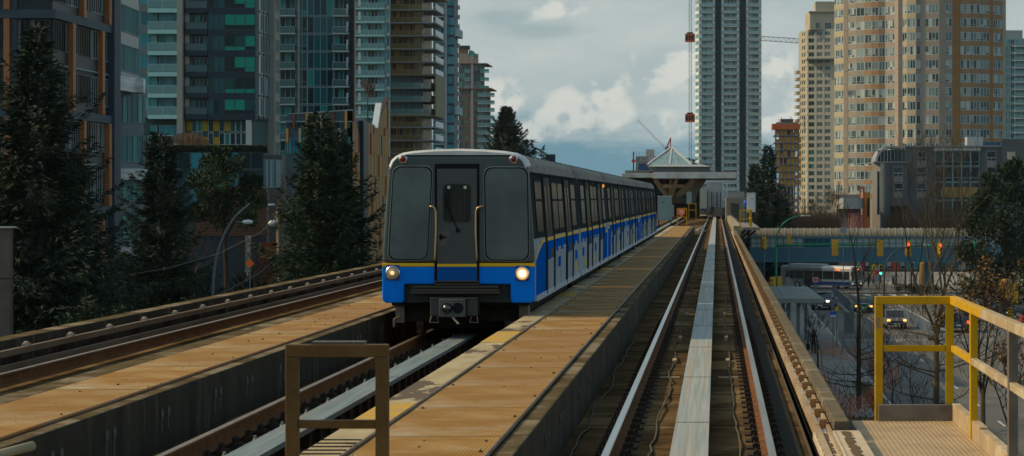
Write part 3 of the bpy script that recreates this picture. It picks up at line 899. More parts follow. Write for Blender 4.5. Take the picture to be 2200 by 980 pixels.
def train_car(idx, label):
    y0 = TF + idx * PITCH; y1 = y0 + BLEN
    t = thing('train_car', label, 'train car', (TX, y0, 0), 'cars of the blue and grey train')
    front = idx == 0
    flip = idx % 2                               # every other car stands the other way round
    b = MB()
    if front:
        b.loft([section(y0 + .10, .93, .10), section(y0 + .13, .965, .05), section(y0 + .20, .99, .02), section(y0 + .32), section(y1 - .12), section(y1, .97, .03)])
    else:
        b.loft([section(y0, .97, .03), section(y0 + .12), section(y1 - .12), section(y1, .97, .03)])
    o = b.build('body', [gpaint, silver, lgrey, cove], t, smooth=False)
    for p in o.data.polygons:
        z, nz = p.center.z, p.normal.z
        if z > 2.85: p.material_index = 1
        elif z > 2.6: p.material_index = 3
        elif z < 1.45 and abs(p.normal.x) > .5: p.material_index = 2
    o.data.polygons.foreach_set('use_smooth', [True] * len(o.data.polygons))
    md = o.modifiers.new('edge', 'EDGE_SPLIT'); md.split_angle = radians(40)
    # roof fittings: long gutter lines and ribs
    b = MB()
    for sd in (-1, 1):
        b.bar((TX + sd * 1.112, y0 + .3, 2.592), (TX + sd * 1.112, y1 - .2, 2.592), .03, .025)
    build_each(b, 'gutter', gpaint, t)
    b = MB()
    for i in range(8):
        y = y0 + .8 + i * 1.45
        b.loft([[(TX + a, yy, z) for a, z in ((-1.075, 2.70), (-.955, 2.882), (-.70, 2.942), (0, 2.972), (.70, 2.942), (.955, 2.882), (1.075, 2.70), (1.0, 2.70), (.7, 2.8), (-.7, 2.8), (-1.0, 2.70))] for yy in (y, y + .02)])
    build_each(b, 'roof_seam', cove, t)
    # sides --------------------------------------------------------
    L_ = BLEN
    doors = [(2.55, 4.15), (7.70, 9.30)]
    wins = [(.75, 2.25), (4.55, 5.85), (6.0, 7.3), (9.65, 11.05)]
    lo = lambda v: y0 + v
    for sd in (1, -1):
        # lower livery: blue end block, squares, grey fields, pale sill
        b = MB()
        if front: e0, e1 = .36, 2.45
        elif flip: e0, e1 = 10.0, 11.75
        else: e0, e1 = .1, 1.5
        prof = []
        # swooping top edge of the blue block on the nose car, a plain block elsewhere
        n = 30 if front else 8
        for i in range(n):
            ya, yb = lo(e0 + (e1 - e0) * i / n), lo(e0 + (e1 - e0) * (i + 1) / n)
            if front:
                f_ = lambda q: 1.20 + .28 * min(1, (q - lo(e0)) / 1.6) ** .6
                zt = f_((ya + yb) / 2)
            elif flip: zt = 1.48 - (.16 if i > 3 else 0)
            else: zt = 1.40 if i < 4 else 1.48
            side_panel(b, ya, yb, .62, zt, .004, 0, sd)
            side_panel(b, ya, yb, zt - .012, zt + .05, .007, 2, sd)
        q = e1 if not flip else .15
        stop = 11.7 if not flip else 10.0
        rr = random.Random(idx * 7 + 3)
        row = 0
        side_panel(b, lo(q), lo(stop), 1.475, 1.535, .007, 2, sd)
        side_panel(b, lo(q), lo(stop), 1.33, 1.472, .0035, 0, sd)
        while q < stop - .1:
            wq = min(.52 + .2 * (row % 2), stop - q)
            if not any(a - .05 < q + wq / 2 < c + .05 for a, c in doors):
                if row % 2 == 0: side_panel(b, lo(q), lo(q + wq), 1.26, 1.478, .004, 0, sd)
                if row % 4 == 1: side_panel(b, lo(q), lo(q + wq * .9), .96, 1.14, .004, 0, sd)
                if row % 5 == 3: side_panel(b, lo(q), lo(q + wq * .6), .72, .90, .004, 2, sd)
            q += wq; row += 1
        side_panel(b, lo(.36 if front else .05), lo(11.8), .565, .655, .03, 1, sd, thick=.05)
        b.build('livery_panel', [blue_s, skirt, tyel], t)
        for a, c in doors:                        # double sliding doors in a slightly proud frame
            b = MB()
            side_panel(b, lo(a - .16), lo(a - .01), .60, 2.56, .035, 2, sd)
            side_panel(b, lo(c + .01), lo(c + .16), .60, 2.56, .035, 2, sd)
            for i in range(2):
                m0 = a + (c - a) * i / 2 + .012; m1 = a + (c - a) * (i + 1) / 2 - .012
                side_panel(b, lo(m0), lo(m1), .62, 2.54, .012, 0, sd)
                side_panel(b, lo(m0), lo(m1), .64, 1.17, .016, 3, sd)
                side_panel(b, lo(m0), lo(m1), (1.16 if i == 0 else 1.33), 1.472, .017, 4, sd)
                side_panel(b, lo(m0), lo(m1), 1.475, 1.535, .020, 5, sd)
            d_ = b.build('door', [steel, tglass, gpaint, lgrey, blue_s, tyel], t)
            b = MB()
            for i in range(2):
                m0 = a + (c - a) * i / 2 + .012; m1 = a + (c - a) * (i + 1) / 2 - .012
                side_panel(b, lo(m0 + .17), lo(m1 - .17), 1.62, 2.40, .017, 0, sd)
            b.build('pane', tglass, d_)
        for a, c in wins:
            b = MB(); side_panel(b, lo(a), lo(c), 1.60, 2.50, .010, 0, sd); wn = b.build('window', [rubber], t)
            b = MB(); side_panel(b, lo(a + .05), lo(c - .05), 1.65, 2.14, .014, 0, sd); side_panel(b, lo(a + .05), lo(c - .05), 2.18, 2.46, .014, 0, sd)
            b.build('pane', tglass, wn)
    if idx == 1:
        b = MB(); b.lathe((TX + 1.135, lo(10.6), 2.50), [(.04, -.02), (.04, .02), (.02, .03)], 10, 'x')
        b.build('side_lamp', mat('amber_lamp', (1, .35, .04), .3, emit=.9), t)
    # running gear
    b = MB(); b.box(TX - .95, TX + .95, y0 + .6, y1 - .2, .24, .565)
    b.box(TX - 1.08, TX + 1.08, y0 + .3, y1 - .05, .50, .57)
    b.build('underframe', under, t)
    for yb in (y0 + 1.9, y1 - 1.9):
        b = MB(); b.box(TX - .62, TX + .62, yb - 1.0, yb + 1.0, .12, .40)
        b.build('truck_frame', under, t)
        for ya in (yb - .82, yb + .82):
            for s in (-1, 1):
                b = MB(); b.lathe((TX + s * GAUGE, ya, .235), [(.05, -.07), (.20, -.06), (.235, -.055), (.235, .035), (.265, .04), (.265, .065), (.06, .07)] if s < 0 else [(.06, -.07), (.265, -.065), (.265, -.04), (.235, -.035), (.235, .055), (.20, .06), (.05, .07)], 24, 'x')
                b.build('wheel', whl, t)
    if idx < 5:
        b = MB(); b.box(TX - .35, TX + .35, y1 - .02, y1 + PITCH - BLEN + .02, .35, .7); b.build('coupling', rubber, t)
    return t


labels = ['front train car with blue nose, grey end door and lit headlight', 'second train car, right behind the blue nosed front car, with a small amber lamp',
          'third train car counting from the blue nose', 'fourth train car counting from the blue nose',
          'fifth train car, last but one of the train', 'rearmost train car, nearest the station canopy']
cars = [train_car(i, l) for i, l in enumerate(labels)]

# ---------------------------------------------------------------- the nose of the front car
t = cars[0]
U = 36.0 / F                                       # metres per photo pixel at the nose
fx = lambda px: (px - VX) * U
fz = lambda py: CAMZ - (py - HY) * U
YF = TF + .10


def plate(name, poly, y, th, m, parent, bevel=.0):
    b = MB(); b.prism(poly, 'y', y, y + th)
    return b.build(name, m, parent, bevel=bevel)


# outer grey front shell, 40 mm thick, with softened edge
def shell(z0, z1, inset=0.0):
    zs = [z0 + (z1 - z0) * i / 8 for i in range(9)]
    def half(z):
        base = 1.19 if z < 1.35 else 1.19 - (z - 1.35) * .072
        if z > 2.70:
            q = min(1, (z - 2.70) / .235); base = 1.095 - .42 * (1 - sqrt(max(0, 1 - q * q)))
        return base - inset
    R_ = [(TX + half(z), z) for z in zs]
    return R_ + [(2 * TX - x, z) for x, z in R_[::-1]]


zsplit = fz(573)
b = MB()
b.prism(shell(fz(565), fz(333.5)), 'y', TF + .0, YF + .03)
plate_o = b.build('front_panel', dgrey, t, bevel=.05, seg=4)
b = MB(); b.prism(shell(fz(573), fz(565.4)), 'y', TF - .002, YF + .03); b.build('yellow_stripe', tyel, t, bevel=.006)
zb, zc = fz(651), fz(611)
lx0, lx1, rx0, rx1 = TX - 1.19, fx(868), fx(1097), TX + 1.19
b = MB(); b.prism([(lx0 + .05, zb), (lx1 - .03, zb), (lx1, zb + .03), (lx1, zc), (rx0, zc), (rx0, zb + .03), (rx0 + .03, zb), (rx1 - .05, zb), (rx1, zb + .05), (rx1, fz(573.4)), (lx0, fz(573.4)), (lx0, zb + .05)], 'y', TF + .0, YF + .12)
b.build('blue_apron', blue, t, bevel=.03, seg=3)
# roof brow
b = MB()
rings = []
for yy, dz, sc in ((TF - .004, -.035, .965), (TF + .03, -.008, .985), (TF + .12, .0, 1.0), (TF + .5, .004, 1.0)):
    aa = [-1.10, -1.06, -.99, -.88, -.7, -.4, 0, .4, .7, .88, .99, 1.06, 1.10]
    zz = [2.70, 2.79, 2.855, 2.905, 2.935, 2.957, 2.968, 2.957, 2.935, 2.905, 2.855, 2.79, 2.70]
    lo_ = [max(2.66, min(fz(333), z - .03)) for z in zz]
    rings.append([(TX + a * sc, yy, max(z + dz, l + .004)) for a, z, l in zip(aa, zz, lo_)] + [(TX + a * sc * .985, yy, l) for a, l in list(zip(aa, lo_))[::-1]])
b.loft(rings); b.build('roof_brow', silver, t, smooth=True).modifiers.new('edge', 'EDGE_SPLIT').split_angle = radians(45)


def front_window(pxa, pxb, pya, pyb, skew):
    pl = rrect(fx(pxa), fx(pxb), fz(pyb), fz(pya), .13, 6, skew)
    cx = sum(p[0] for p in pl) / len(pl); cz = sum(p[1] for p in pl) / len(pl)
    fr = plate('front_window', pl, TF - .014, .02, mat('window_rim_grey', (.17, .19, .19), .4), t, bevel=.006)
    pc = [(sum(p[0] for p in pl) / len(pl), sum(p[1] for p in pl) / len(pl))]
    plate('rubber_seal', [(pc[0][0] + (x - pc[0][0]) * .972, pc[0][1] + (z - pc[0][1]) * .985) for x, z in pl], TF - .0155, .001, rubber, fr)
    inn = [(cx + (x - cx) * .915, cz + (z - cz) * .958) for x, z in pl]
    plate('pane', inn, TF - .018, .002, wglass, fr)
front_window(832, 920, 356, 561, .085)
front_window(1041, 1139, 358, 562, -.02)
# end door in its frame
plate('door_frame', [(fx(934), fz(612)), (fx(1030), fz(612)), (fx(1030), fz(352)), (fx(934), fz(352))], TF - .010, .02, rubber, t)
dr = plate('door', [(fx(939.5), fz(605)), (fx(1025), fz(605)), (fx(1025), fz(363)), (fx(939.5), fz(363))], TF - .022, .02, mat('end_door_grey', (.052, .055, .053), .45, col2=(.040, .044, .044), scale=2.5), t, bevel=.004)
plate('door_stripe', [(fx(939.8), fz(573)), (fx(1024.8), fz(573)), (fx(1024.8), fz(567)), (fx(939.8), fz(567))], TF - .025, .003, tyel, dr)
plate('door_blue', [(fx(939.8), fz(604.8)), (fx(1024.8), fz(604.8)), (fx(1024.8), fz(573.2)), (fx(939.8), fz(573.2))], TF - .024, .0025, mat('door_deep_blue', (.001, .075, .30), .5, spec=.1), dr)
wr = plate('window', rrect(fx(952), fx(1012), fz(478), fz(395), .07), TF - .030, .008, gpaint, dr)
plate('pane', rrect(fx(955), fx(1009), fz(475), fz(398), .06), TF - .033, .003, tglass, wr)
b = MB()
for px in (965, 1000): b.lathe((fx(px), TF - .037, fz(403)), [(.022, 0), (.026, .004)], 14, 'y')
b.build('label_disc', mat('pale_green_disc', (.42, .5, .36), .6), dr)
b = MB()
for i in range(6): b.box(fx(972 + i * 5.2), fx(974 + i * 5.2), TF - .0345, TF - .0332, fz(474), fz(402))
b.build('curtain_folds', mat('dim_curtain', (.055, .05, .045), .8), dr)
b = MB(); b.tube([(fx(955), TF - .05, fz(432)), (fx(968), TF - .055, fz(458)), (fx(984), TF - .05, fz(494))], .008, 6); b.tube([(fx(954), TF - .045, fz(420)), (fx(972), TF - .05, fz(474))], .010, 5)
b.lathe((fx(984), TF - .05, fz(495)), [(.03, -.01), (.03, .03)], 10, 'y'); b.build('wiper', rubber, dr)
b = MB()                                            # quarter-round latch recess
pl = [(fx(940.5), fz(497)), (fx(966), fz(497))] + [(fx(940.5) + (fx(966) - fx(940.5)) * cos(a), fz(503) - .20 * sin(a)) for a in [radians(10 * i) for i in range(1, 10)]]
b.prism(pl, 'y', TF - .0245, TF - .0225); la = b.build('latch_plate', mat('latch_grey', (.075, .072, .065), .5), dr)
b = MB(); b.box(fx(943), fx(960), TF - .04, TF - .0248, fz(511), fz(508)); b.box(fx(946), fx(950), TF - .04, TF - .0248, fz(516), fz(503)); b.build('latch_handle', rubber, la)
# handrails
for s, pa, pb in ((1, 926, 937.5), (-1, 1038, 1023.5)):
    b = MB(); d_ = TF - .075
    b.tube([(fx(pa), TF, fz(444)), (fx(pa), d_, fz(444)), (fx(pa) + s * .03, d_, fz(443.5)), (fx(pb) - s * .02, d_, fz(447)), (fx(pb), d_, fz(455)), (fx(pb + s * .4), d_, fz(500)), (fx(pb - s * 1.5), d_, fz(548)), (fx(pb - s * 1.8), d_, fz(557)), (fx(pb - s * 1.8), TF, fz(560))], .016, 8)
    b.build('handrail', brass, t, smooth=True)
    b = MB(); b.tube([(fx(pb - s * 1.8), TF - .01, fz(557)), (fx(pb - s * 3), TF - .01, fz(600))], .014, 6); b.build('cable', rubber, t)
# marker lamps and headlights
for px in (866, 1103.5):
    b = MB(); b.lathe((fx(px), TF - .012, fz(342)), [(.068, .02), (.068, -.012), (.054, -.02)], 20, 'y'); lm = b.build('marker_lamp', chrome, t)
    b = MB(); b.lathe((fx(px), TF - .03, fz(342)), [(.052, .0), (.045, -.018), (.02, -.03)], 18, 'y'); b.build('lens', redl, lm, smooth=True)
for px, py, on in ((844, 586.5, 0), (1122.5, 588, 1)):
    plate('lamp_recess', rrect(fx(px - 15), fx(px + 14.5), fz(py + 16.5), fz(py - 17), .02), TF - .004, .006, blue_d, t)
    b = MB(); b.lathe((fx(px), TF - .006, fz(py)), [(.112, .01), (.112, -.02), (.098, -.034), (.086, -.02)], 28, 'y'); hl = b.build('headlight', chrome, t)
    if on:
        tag(hl, 'lit headlight')
    b = MB(); b.lathe((fx(px), TF - .022, fz(py)), [(.088, .004), (.075, -.016), (.04, -.026), (.01, -.028)], 24, 'y'); b.build('lens', lamp_on if on else lamp_off, hl, smooth=True)
    b = MB(); b.lathe((fx(px), TF - .05, fz(py)), [(.035 if not on else .05, .004), (.02, -.008)], 14, 'y'); b.build('bulb', mat('bulb_dim', (1, .6, .25), .3, emit=1.2) if not on else mat('bulb_lit', (1, .80, .5), .3, emit=6), hl)
# steps, buffer beam, coupler
b = MB()
for i, (pa, pb, p0, p1) in enumerate(((934, 1031, 603, 606), (935, 1030, 609, 612), (888, 1072, 614, 618), (886, 1074, 620, 626), (884, 1076, 627, 630.5))):
    b.box(fx(pa), fx(pb), TF - .06 - .01 * i, TF + .12, fz(p1), fz(p0))
build_each(b, 'step', mat('dark_step_metal', (.05, .043, .034), .5, .4), t)
b = MB(); b.box(fx(888), fx(1072), TF + .02, TF + .1, fz(632), fz(612.2)); b.build('buffer_beam', under, t)
cp = MB(); cp.box(fx(946), fx(1003), TF - .20, TF + .3, fz(680), fz(642))
cb = cp.build('coupler', mat('coupler_grey', (.11, .105, .095), .6, .3, col2=(.06, .055, .05), scale=8), t, bevel=.01)
b = MB(); b.lathe((fx(964), TF - .20, fz(661)), [(.085, .0), (.085, -.02), (.06, -.08), (.02, -.11)], 20, 'y'); b.build('coupler_cone', mat('greasy_steel', (.10, .10, .10), .18, .9), cb, smooth=True)
b = MB(); b.lathe((fx(987), TF - .204, fz(661)), [(.086, 0), (.086, -.002)], 20, 'y'); b.build('coupler_cup', rubber, cb)
b = MB(); b.box(fx(926), fx(946) - .003, TF - .12, TF + .2, fz(678), fz(643)); b.box(fx(1004), fx(1028), TF - .12, TF + .2, fz(678), fz(643)); b.box(fx(925), fx(1029), TF - .13, TF + .2, fz(642.8), fz(639))
b.build('coupler_bracket', mat('bracket_dark', (.05, .048, .044), .55, .4), t, bevel=.012)
b = MB()
for pa, pb in ((924, 943), (1010, 1028)): b.tube([(fx(pa + 4), TF - .05, fz(678)), (fx(pa), TF - .05, fz(692)), (fx(pb), TF - .05, fz(693)), (fx(pb - 3), TF - .05, fz(679))], .012, 6)
b.tube([(fx(976), TF - .22, fz(681)), (fx(990), TF - .28, fz(694))], .018, 8)
b.build('coupler_loops', mat('loop_metal', (.25, .20, .15), .5, .5), t)
b = MB()
for k in range(4): b.tube([(fx(940 + k * 9 + i * 6), TF - .02 + .02 * i, fz(682) - .10 * sin(pi * i / 8) - .02 * k) for i in range(9)], .016, 6)
b.build('hose', rubber, t)
# rear view: dark wheels behind the apron
for s in (-1, 1):
    b = MB(); b.box(TX + s * .98 - .07, TX + s * .98 + .07, TF + .5, TF + .9, .22, .5); b.tube([(TX + s * .98, TF + .45, .32), (TX + s * 1.06, TF + .42, .28), (TX + s * 1.06, TF + .42, .15)], .02, 6); b.build('current_collector', mat('collector_metal', (.18, .14, .10), .6, .4), t)
# ------------------------------------------------------------------ building kit: walls, windows, balconies as parts
def V2(px, d): return Vector((wx(px, d), d, 0))


def mb_add(dst, src, loc, rz, kmap=None):
    c, s = cos(rz), sin(rz); i = len(dst.v); sh = RN.random()
    dst.v += [(loc[0] + x * c - y * s, loc[1] + x * s + y * c, loc[2] + z) for x, y, z in src.v]
    dst.f += [tuple(a + i for a in f) for f in src.f]
    dst.m += src.m
    dst.r += [(r + sh) % 1.0 for r in src.r]


def window_mb(w, h, panes, bar=.07, low=None, inset=.05, split=None):
    """Window in its own frame: x along the wall, -y outwards; slot 0 frame, slot 1 glass."""
    b = MB()
    b.box(0, w, -inset, .02, 0, bar); b.box(0, w, -inset, .02, h - bar, h)
    xs = [w * i / panes for i in range(panes + 1)]
    for i, x in enumerate(xs):
        a = 0 if i == 0 else (w - bar if i == panes else x - bar / 2)
        b.box(a, a + bar, -inset + .003, .017, bar, h - bar)
    for i in range(panes):
        a, c = xs[i] + bar * (1 if i == 0 else .5), xs[i + 1] - bar * (1 if i == panes - 1 else .5)
        zz = bar
        if low and (low == 'all' or RN.random() < .5):
            z1 = bar + h * .24
            b.face([(a, 0, zz), (c, 0, zz), (c, 0, z1), (a, 0, z1)], 1); b.box(a, c, -inset + .01, .012, z1, z1 + bar * .6)
            zz = z1 + bar * .6
        b.face([(a, 0, zz), (c, 0, zz), (c, 0, h - bar), (a, 0, h - bar)], 1)
    return b


class Building:
    def __init__(self, name, label, cat, loc, group=None):
        self.root = thing(name, label, cat, loc, group)
        self.walls, self.items, self.kits = {}, {}, {}
        self.n = {}

    def w(self, key, m):
        if key not in self.walls: self.walls[key] = (MB(), m)
        return self.walls[key][0]

    def obox(self, key, m, p0, p1, a0, a1, d0, d1, z0, z1):
        """Box on a wall line: a along it from p0, d outwards."""
        u = (p1 - p0).normalized(); n = Vector((u.y, -u.x, 0))
        q = [p0 + u * a + n * d for a, d in ((a0, d1), (a1, d1), (a1, d0), (a0, d0))]
        self.w(key, m).prism([(v.x, v.y) for v in q], 'z', z0, z1)

    def item(self, kind, key, maker, mats, p0, p1, a, z, d=0.0):
        u = (p1 - p0).normalized(); n = Vector((u.y, -u.x, 0))
        loc = p0 + u * a + n * d; loc = Vector((loc.x, loc.y, z))
        if key not in self.kits: self.kits[key] = (maker(), mats)
        self.items.setdefault(kind, []).append((key, loc, atan2(u.y, u.x)))

    def core(self, pts, z0, z1, m, key='wall', inset=.06):
        self.w(key, m).prism([(p.x, p.y) for p in pts], 'z', z0, z1)

    def facade(self, p0, p1, z0, fh, nf, span=None, span_m=None, win=None, bal=None, piers=(), pier_m=None, relief=.14, skip=(), win2=None):
        """One wall: a spandrel strip, windows and balconies on each floor; piers run the full height."""
        Lg = (p1 - p0).length
        for i in range(nf):
            z = z0 + i * fh
            if span: self.obox('spandrel' + span_m.name, span_m, p0, p1, 0, Lg, 0, relief, z + span[0], z + span[1])
            if i in skip: continue
            for wn in (win if isinstance(win, list) else [win] if win else []):
                a, wd, sill, hd, panes, fm, gm = wn[:7]
                low = wn[7] if len(wn) > 7 else None
                key = ('w', round(wd, 3), round(hd - sill, 3), panes, fm.name, gm.name, RN.randrange(3))
                self.item('window', key, lambda: window_mb(wd, hd - sill, panes, low=low), [fm, gm], p0, p1, a, z + sill, .015)
            for bl in (bal if isinstance(bal, list) else [bal] if bal else []):
                a, wd, dep, rail_h, sm, rm, th = bl[:7]
                key = ('b', round(wd, 3), round(dep, 2), sm.name, rm.name)
                def mk():
                    b = MB(); b.box(0, wd, -dep, 0, -th, 0, 0)
                    b.box(.02, wd - .02, -dep + .03, -dep + .07, .06, rail_h, 1); b.box(.02, .06, -dep + .07, -.02, .06, rail_h, 1); b.box(wd - .06, wd - .02, -dep + .07, -.02, .06, rail_h, 1)
                    b.box(0, wd, -dep + .02, -dep + .08, rail_h, rail_h + .05, 0)
                    k = max(1, int(wd / 1.5))
                    for q in range(k + 1): b.box(q * (wd - .05) / k, q * (wd - .05) / k + .05, -dep + .015, -dep + .028, 0, rail_h, 0)
                    return b
                self.item('balcony', key, mk, [sm, rm], p0, p1, a, z, .0)
        for a0, a1 in piers: self.obox('pier' + (pier_m or span_m).name, pier_m or span_m, p0, p1, a0, a1, 0, relief + .05, z0, z0 + nf * fh)

    def finish(self, cap=100, order=None):
        off = ORIG[self.root.name]
        by = {}
        for key, (b, m) in self.walls.items():
            nm = 'roof' if key.startswith('roof') else 'wall'
            for k_ in ('spandrel', 'pier', 'column', 'parapet', 'penthouse', 'fascia', 'fin', 'sign', 'canopy', 'crown', 'divider', 'panel', 'slab', 'balcony_slab'):
                if key.startswith(k_): nm = k_
            by.setdefault(nm, []).extend((p, m) for p in pieces(b))
        for nm, lst in by.items():                          # each strip, pier or panel a part; beyond a hundred the rest as one
            lst.sort(key=lambda q: -max(v[2] for v in q[0].v) + min(v[2] for v in q[0].v) if nm != 'spandrel' else abs(q[0].v[0][2] - 14))
            for b, m in lst[:95]: b.build(nm, m, self.root, fix=False)
            if lst[95:]:
                ms, bb = [], MB()
                for b, m in lst[95:]:
                    if m not in ms: ms.append(m)
                    i0 = len(bb.v); bb.v += b.v; bb.f += [tuple(q + i0 for q in f) for f in b.f]; bb.m += [ms.index(m)] * len(b.f); bb.r += b.r
                tag(bb.build(nm, ms, self.root, fix=False), kind='stuff')
        for kind, lst in self.items.items():
            lst = sorted(lst, key=lambda q: abs(q[1].z - 14))
            meshes = {}
            for key, loc, rz in lst[:cap]:
                if key not in meshes: meshes[key] = self.kits[key][0].mesh(kind, self.kits[key][1])
                part(kind, meshes[key], self.root, loc - off, rz)
            rest = lst[cap:]
            if rest:
                allm, bb = [], MB()
                for key, loc, rz in rest:
                    src, ms = self.kits[key]
                    ids = []
                    for m in ms:
                        if m not in allm: allm.append(m)
                        ids.append(allm.index(m))
                    i0 = len(bb.m); mb_add(bb, src, loc, rz)
                    for q in range(i0, len(bb.m)): bb.m[q] = ids[bb.m[q]]
                tag(bb.build(kind, allm, self.root), kind='stuff')
        return self.root


g_dark = glass('dark_teal_glass', spec=.16, stops=[(0, (.004, .020, .026)), (.3, (.007, .046, .056)), (.62, (.009, .085, .096)), (.88, (.012, .19, .165))])
g_green = glass('green_curtain_glass', spec=.12, stops=[(0, (.004, .026, .03)), (.42, (.004, .26, .185)), (.8, (.008, .07, .068))])
g_teal = glass('teal_window_glass', spec=.25, stops=[(0, (.02, .20, .26)), (.4, (.035, .27, .31)), (.72, (.015, .12, .155)), (.9, (.11, .30, .30))])
g_office = glass('office_glass', [(0, (.004, .008, .010)), (.5, (.007, .014, .017)), (.75, (.016, .03, .033)), (.9, (.15, .16, .15))], .08, .06)
g_wing = glass('pale_teal_glass', [(0, (.035, .15, .145)), (.3, (.07, .29, .255)), (.55, (.05, .21, .195)), (.8, (.15, .36, .31))])
g_tan = glass('apartment_glass', [(0, (.035, .065, .07)), (.18, (.15, .21, .20)), (.42, (.27, .32, .29)), (.62, (.08, .14, .14)), (.78, (.42, .44, .39)), (.9, (.02, .04, .045))])
g_far = glass('far_tower_glass', [(0, (.08, .19, .20)), (.35, (.18, .32, .31)), (.7, (.26, .37, .34)), (.9, (.06, .12, .13))])
g_beige = glass('narrow_tower_glass', [(0, (.03, .055, .06)), (.5, (.07, .11, .11)), (.8, (.12, .16, .15))])
g_hotel = glass('hotel_glass', [(0, (.006, .009, .009)), (.6, (.012, .018, .016)), (.85, (.03, .05, .045))])
navy = mat('navy_spandrel', (.008, .026, .038), .4, spec=.3)
slate = mat('slate_blue_frame', (.034, .056, .074), .6, col2=(.044, .068, .086), scale=1, spec=.3)
palefr = mat('grey_window_frame', (.22, .32, .325), .5, spec=.3)
whfr = mat('white_window_frame', (.56, .58, .56), .5, spec=.2)
dkfr = mat('dark_window_frame', (.03, .04, .042), .5)
seafoam = mat('seafoam_balcony', (.36, .62, .55), .5, col2=(.32, .55, .50), scale=.8, spec=.4)
railgl = mat('railing_glass', (.13, .26, .25), .15, spec=.35)
raildk = mat('dark_railing_glass', (.04, .10, .11), .15, spec=.35)
beigec = mat('beige_column', (.36, .335, .28), .8, col2=(.30, .28, .235), scale=.5)
whitep = mat('white_panel', (.58, .59, .56), .6, col2=(.5, .51, .49), scale=.6)
slabg = mat('grey_slab_edge', (.36, .44, .425), .7)
tealw = mat('teal_grey_wall', (.06, .115, .12), .6, col2=(.05, .095, .10), scale=.6)
# ------------------------------------------------------------------ buildings left of the tracks
# --- dark office block with orange fins and a pale glazed wing
d = 165.0
B = Building('office_building', 'dark slate office block with orange vertical fins and a pale glass wing', 'building', (wx(40, d), d + 10, GZ))
fh = 3.53; zb = wz(31, d) - 7 * fh; nf = 10
pA, pB, pC = V2(-95, d), V2(112, d), Vector((wx(112, d), 181.6, 0))
ztop = zb + nf * fh
dk = mat('near_black_wall', (.010, .014, .016), .5, spec=.2)
B.core([pA, pB, pC, Vector((pA.x, 181.6, 0))], GZ, ztop, dk)
for i in range(nf):
    z = zb + i * fh
    for p0, p1, n_ in ((pA, pB, 4), (pB, pC, 5)):
        Lg = (p1 - p0).length
        big = (i % 2 == 1)
        if big:
            B.obox('fascia', slate, p0, p1, 0 if p0 is pB else 0, Lg + (.35 if p0 is pA else 0), 0, .35, z - .30, z + .32)
        else: B.obox('spandrel', palefr, p0, p1, 0, Lg, 0, .10, z - .05, z + .04)
        B.obox('spandrelg', mat('spandrel_grey', (.022, .034, .040), .4, spec=.2), p0, p1, 0, Lg, 0, .03, z + (.33 if big else .05), z + .95)
        ww = Lg / n_
        for k in range(n_):
            wd = ww - .30
            B.item('window', ('w', p0 is pA, k in (0, 2)), lambda wd=wd: window_mb(wd, fh - 1.35, 4 if p0 is pA else 5, .06), [dkfr if (p0 is pA or k in (0, 2)) else palefr, g_office], p0, p1, k * ww + .15, z + .98, .02)
fin = mat('orange_fin', (.40, .135, .035), .55, col2=(.30, .10, .03), scale=1.5, stretch=(1, 1, .3))
for i in range(1, nf, 2):
    z = zb + i * fh
    for a0 in ((3.9, 12.0) if i % 4 == 1 else (6.8, 14.0)): B.obox('fin%d%d' % (i, a0), fin, pB, pC, a0, a0 + .75, .0, .42, z + .33, z + 2 * fh - .32)
    B.obox('fin_f%d' % i, fin, pA, pB, (wx(11, d) - pA.x), (wx(24, d) - pA.x), .0, .42, z + .33, z + 2 * fh - .32)
    B.obox('pier_f%d' % i, slate, pA, pB, (wx(25, d) - pA.x), (wx(38, d) - pA.x), .0, .2, z + .33, z + 2 * fh - .32)
B.obox('column', slate, pB, pC, 15.0, 16.9, 0, .55, GZ, ztop)
# pale wing
pD, pE, pF, pG = V2(243, 182.0), V2(258, 183), V2(297, 190.5), V2(309, 186.0)
fw = 48.5 * 183 / F * 1.74
wingz = wz(182, 186); fhw = 3.17
dark_sp = mat('grey_glass_spandrel', (.14, .19, .19), .35)
band = mat('white_wave_band', (.80, .80, .76), .65, col2=(.48, .47, .45), scale=.8, stretch=(.2, .2, 3))
low = [V2(240, 184.5), pG, V2(308, 197), V2(236, 197)]
B.core(low, GZ, wingz - .9, tealw, key='wall_w')
up = [pD, pE, pF, V2(295, 197), V2(240, 197)]
B.core(up, wingz - .9, wingz + 3 * fhw + 4, tealw, key='wall_w')
nb = lambda p0, p1: max(2, int((p1 - p0).length / .75))
for i in range(-8, 0):
    z = wingz - .9 + i * fhw
    p0, p1 = low[0], low[1]
    Lg = (p1 - p0).length
    B.obox('spandrel_w', dark_sp, p0, p1, 0, Lg, 0, .05, z, z + .95)
    B.item('window', ('lw',), lambda Lg=Lg: window_mb(Lg - .1, fhw - 1.0, 6, .05, inset=.09), [palefr, g_wing], p0, p1, .05, z + .98, .03)
    if i in (-2, -4): B.obox('fascia_w', band, p0, p1, -.2, Lg + .35, 0, .75, z - .45, z + .45)
    side = (low[1], low[2])
    B.item('window', ('lws',), lambda: window_mb(10, fhw - 1.0, 10, .05, inset=.09), [palefr, g_wing], side[0], side[1], .1, z + .98, .03)
for i in range(0, 4):
    z = wingz + i * fhw
    for p0, p1 in ((pD, pE), (pE, pF)):
        Lg = (p1 - p0).length; n_ = nb(p0, p1)
        B.obox('spandrel_w', dark_sp, p0, p1, 0, Lg, 0, .05, z, z + .95)
        B.item('window', ('uw', p0 is pD), lambda Lg=Lg, n_=n_: window_mb(Lg - .06, fhw - 1.0, n_, .05, inset=.09), [palefr, g_wing], p0, p1, .03, z + .98, .03)
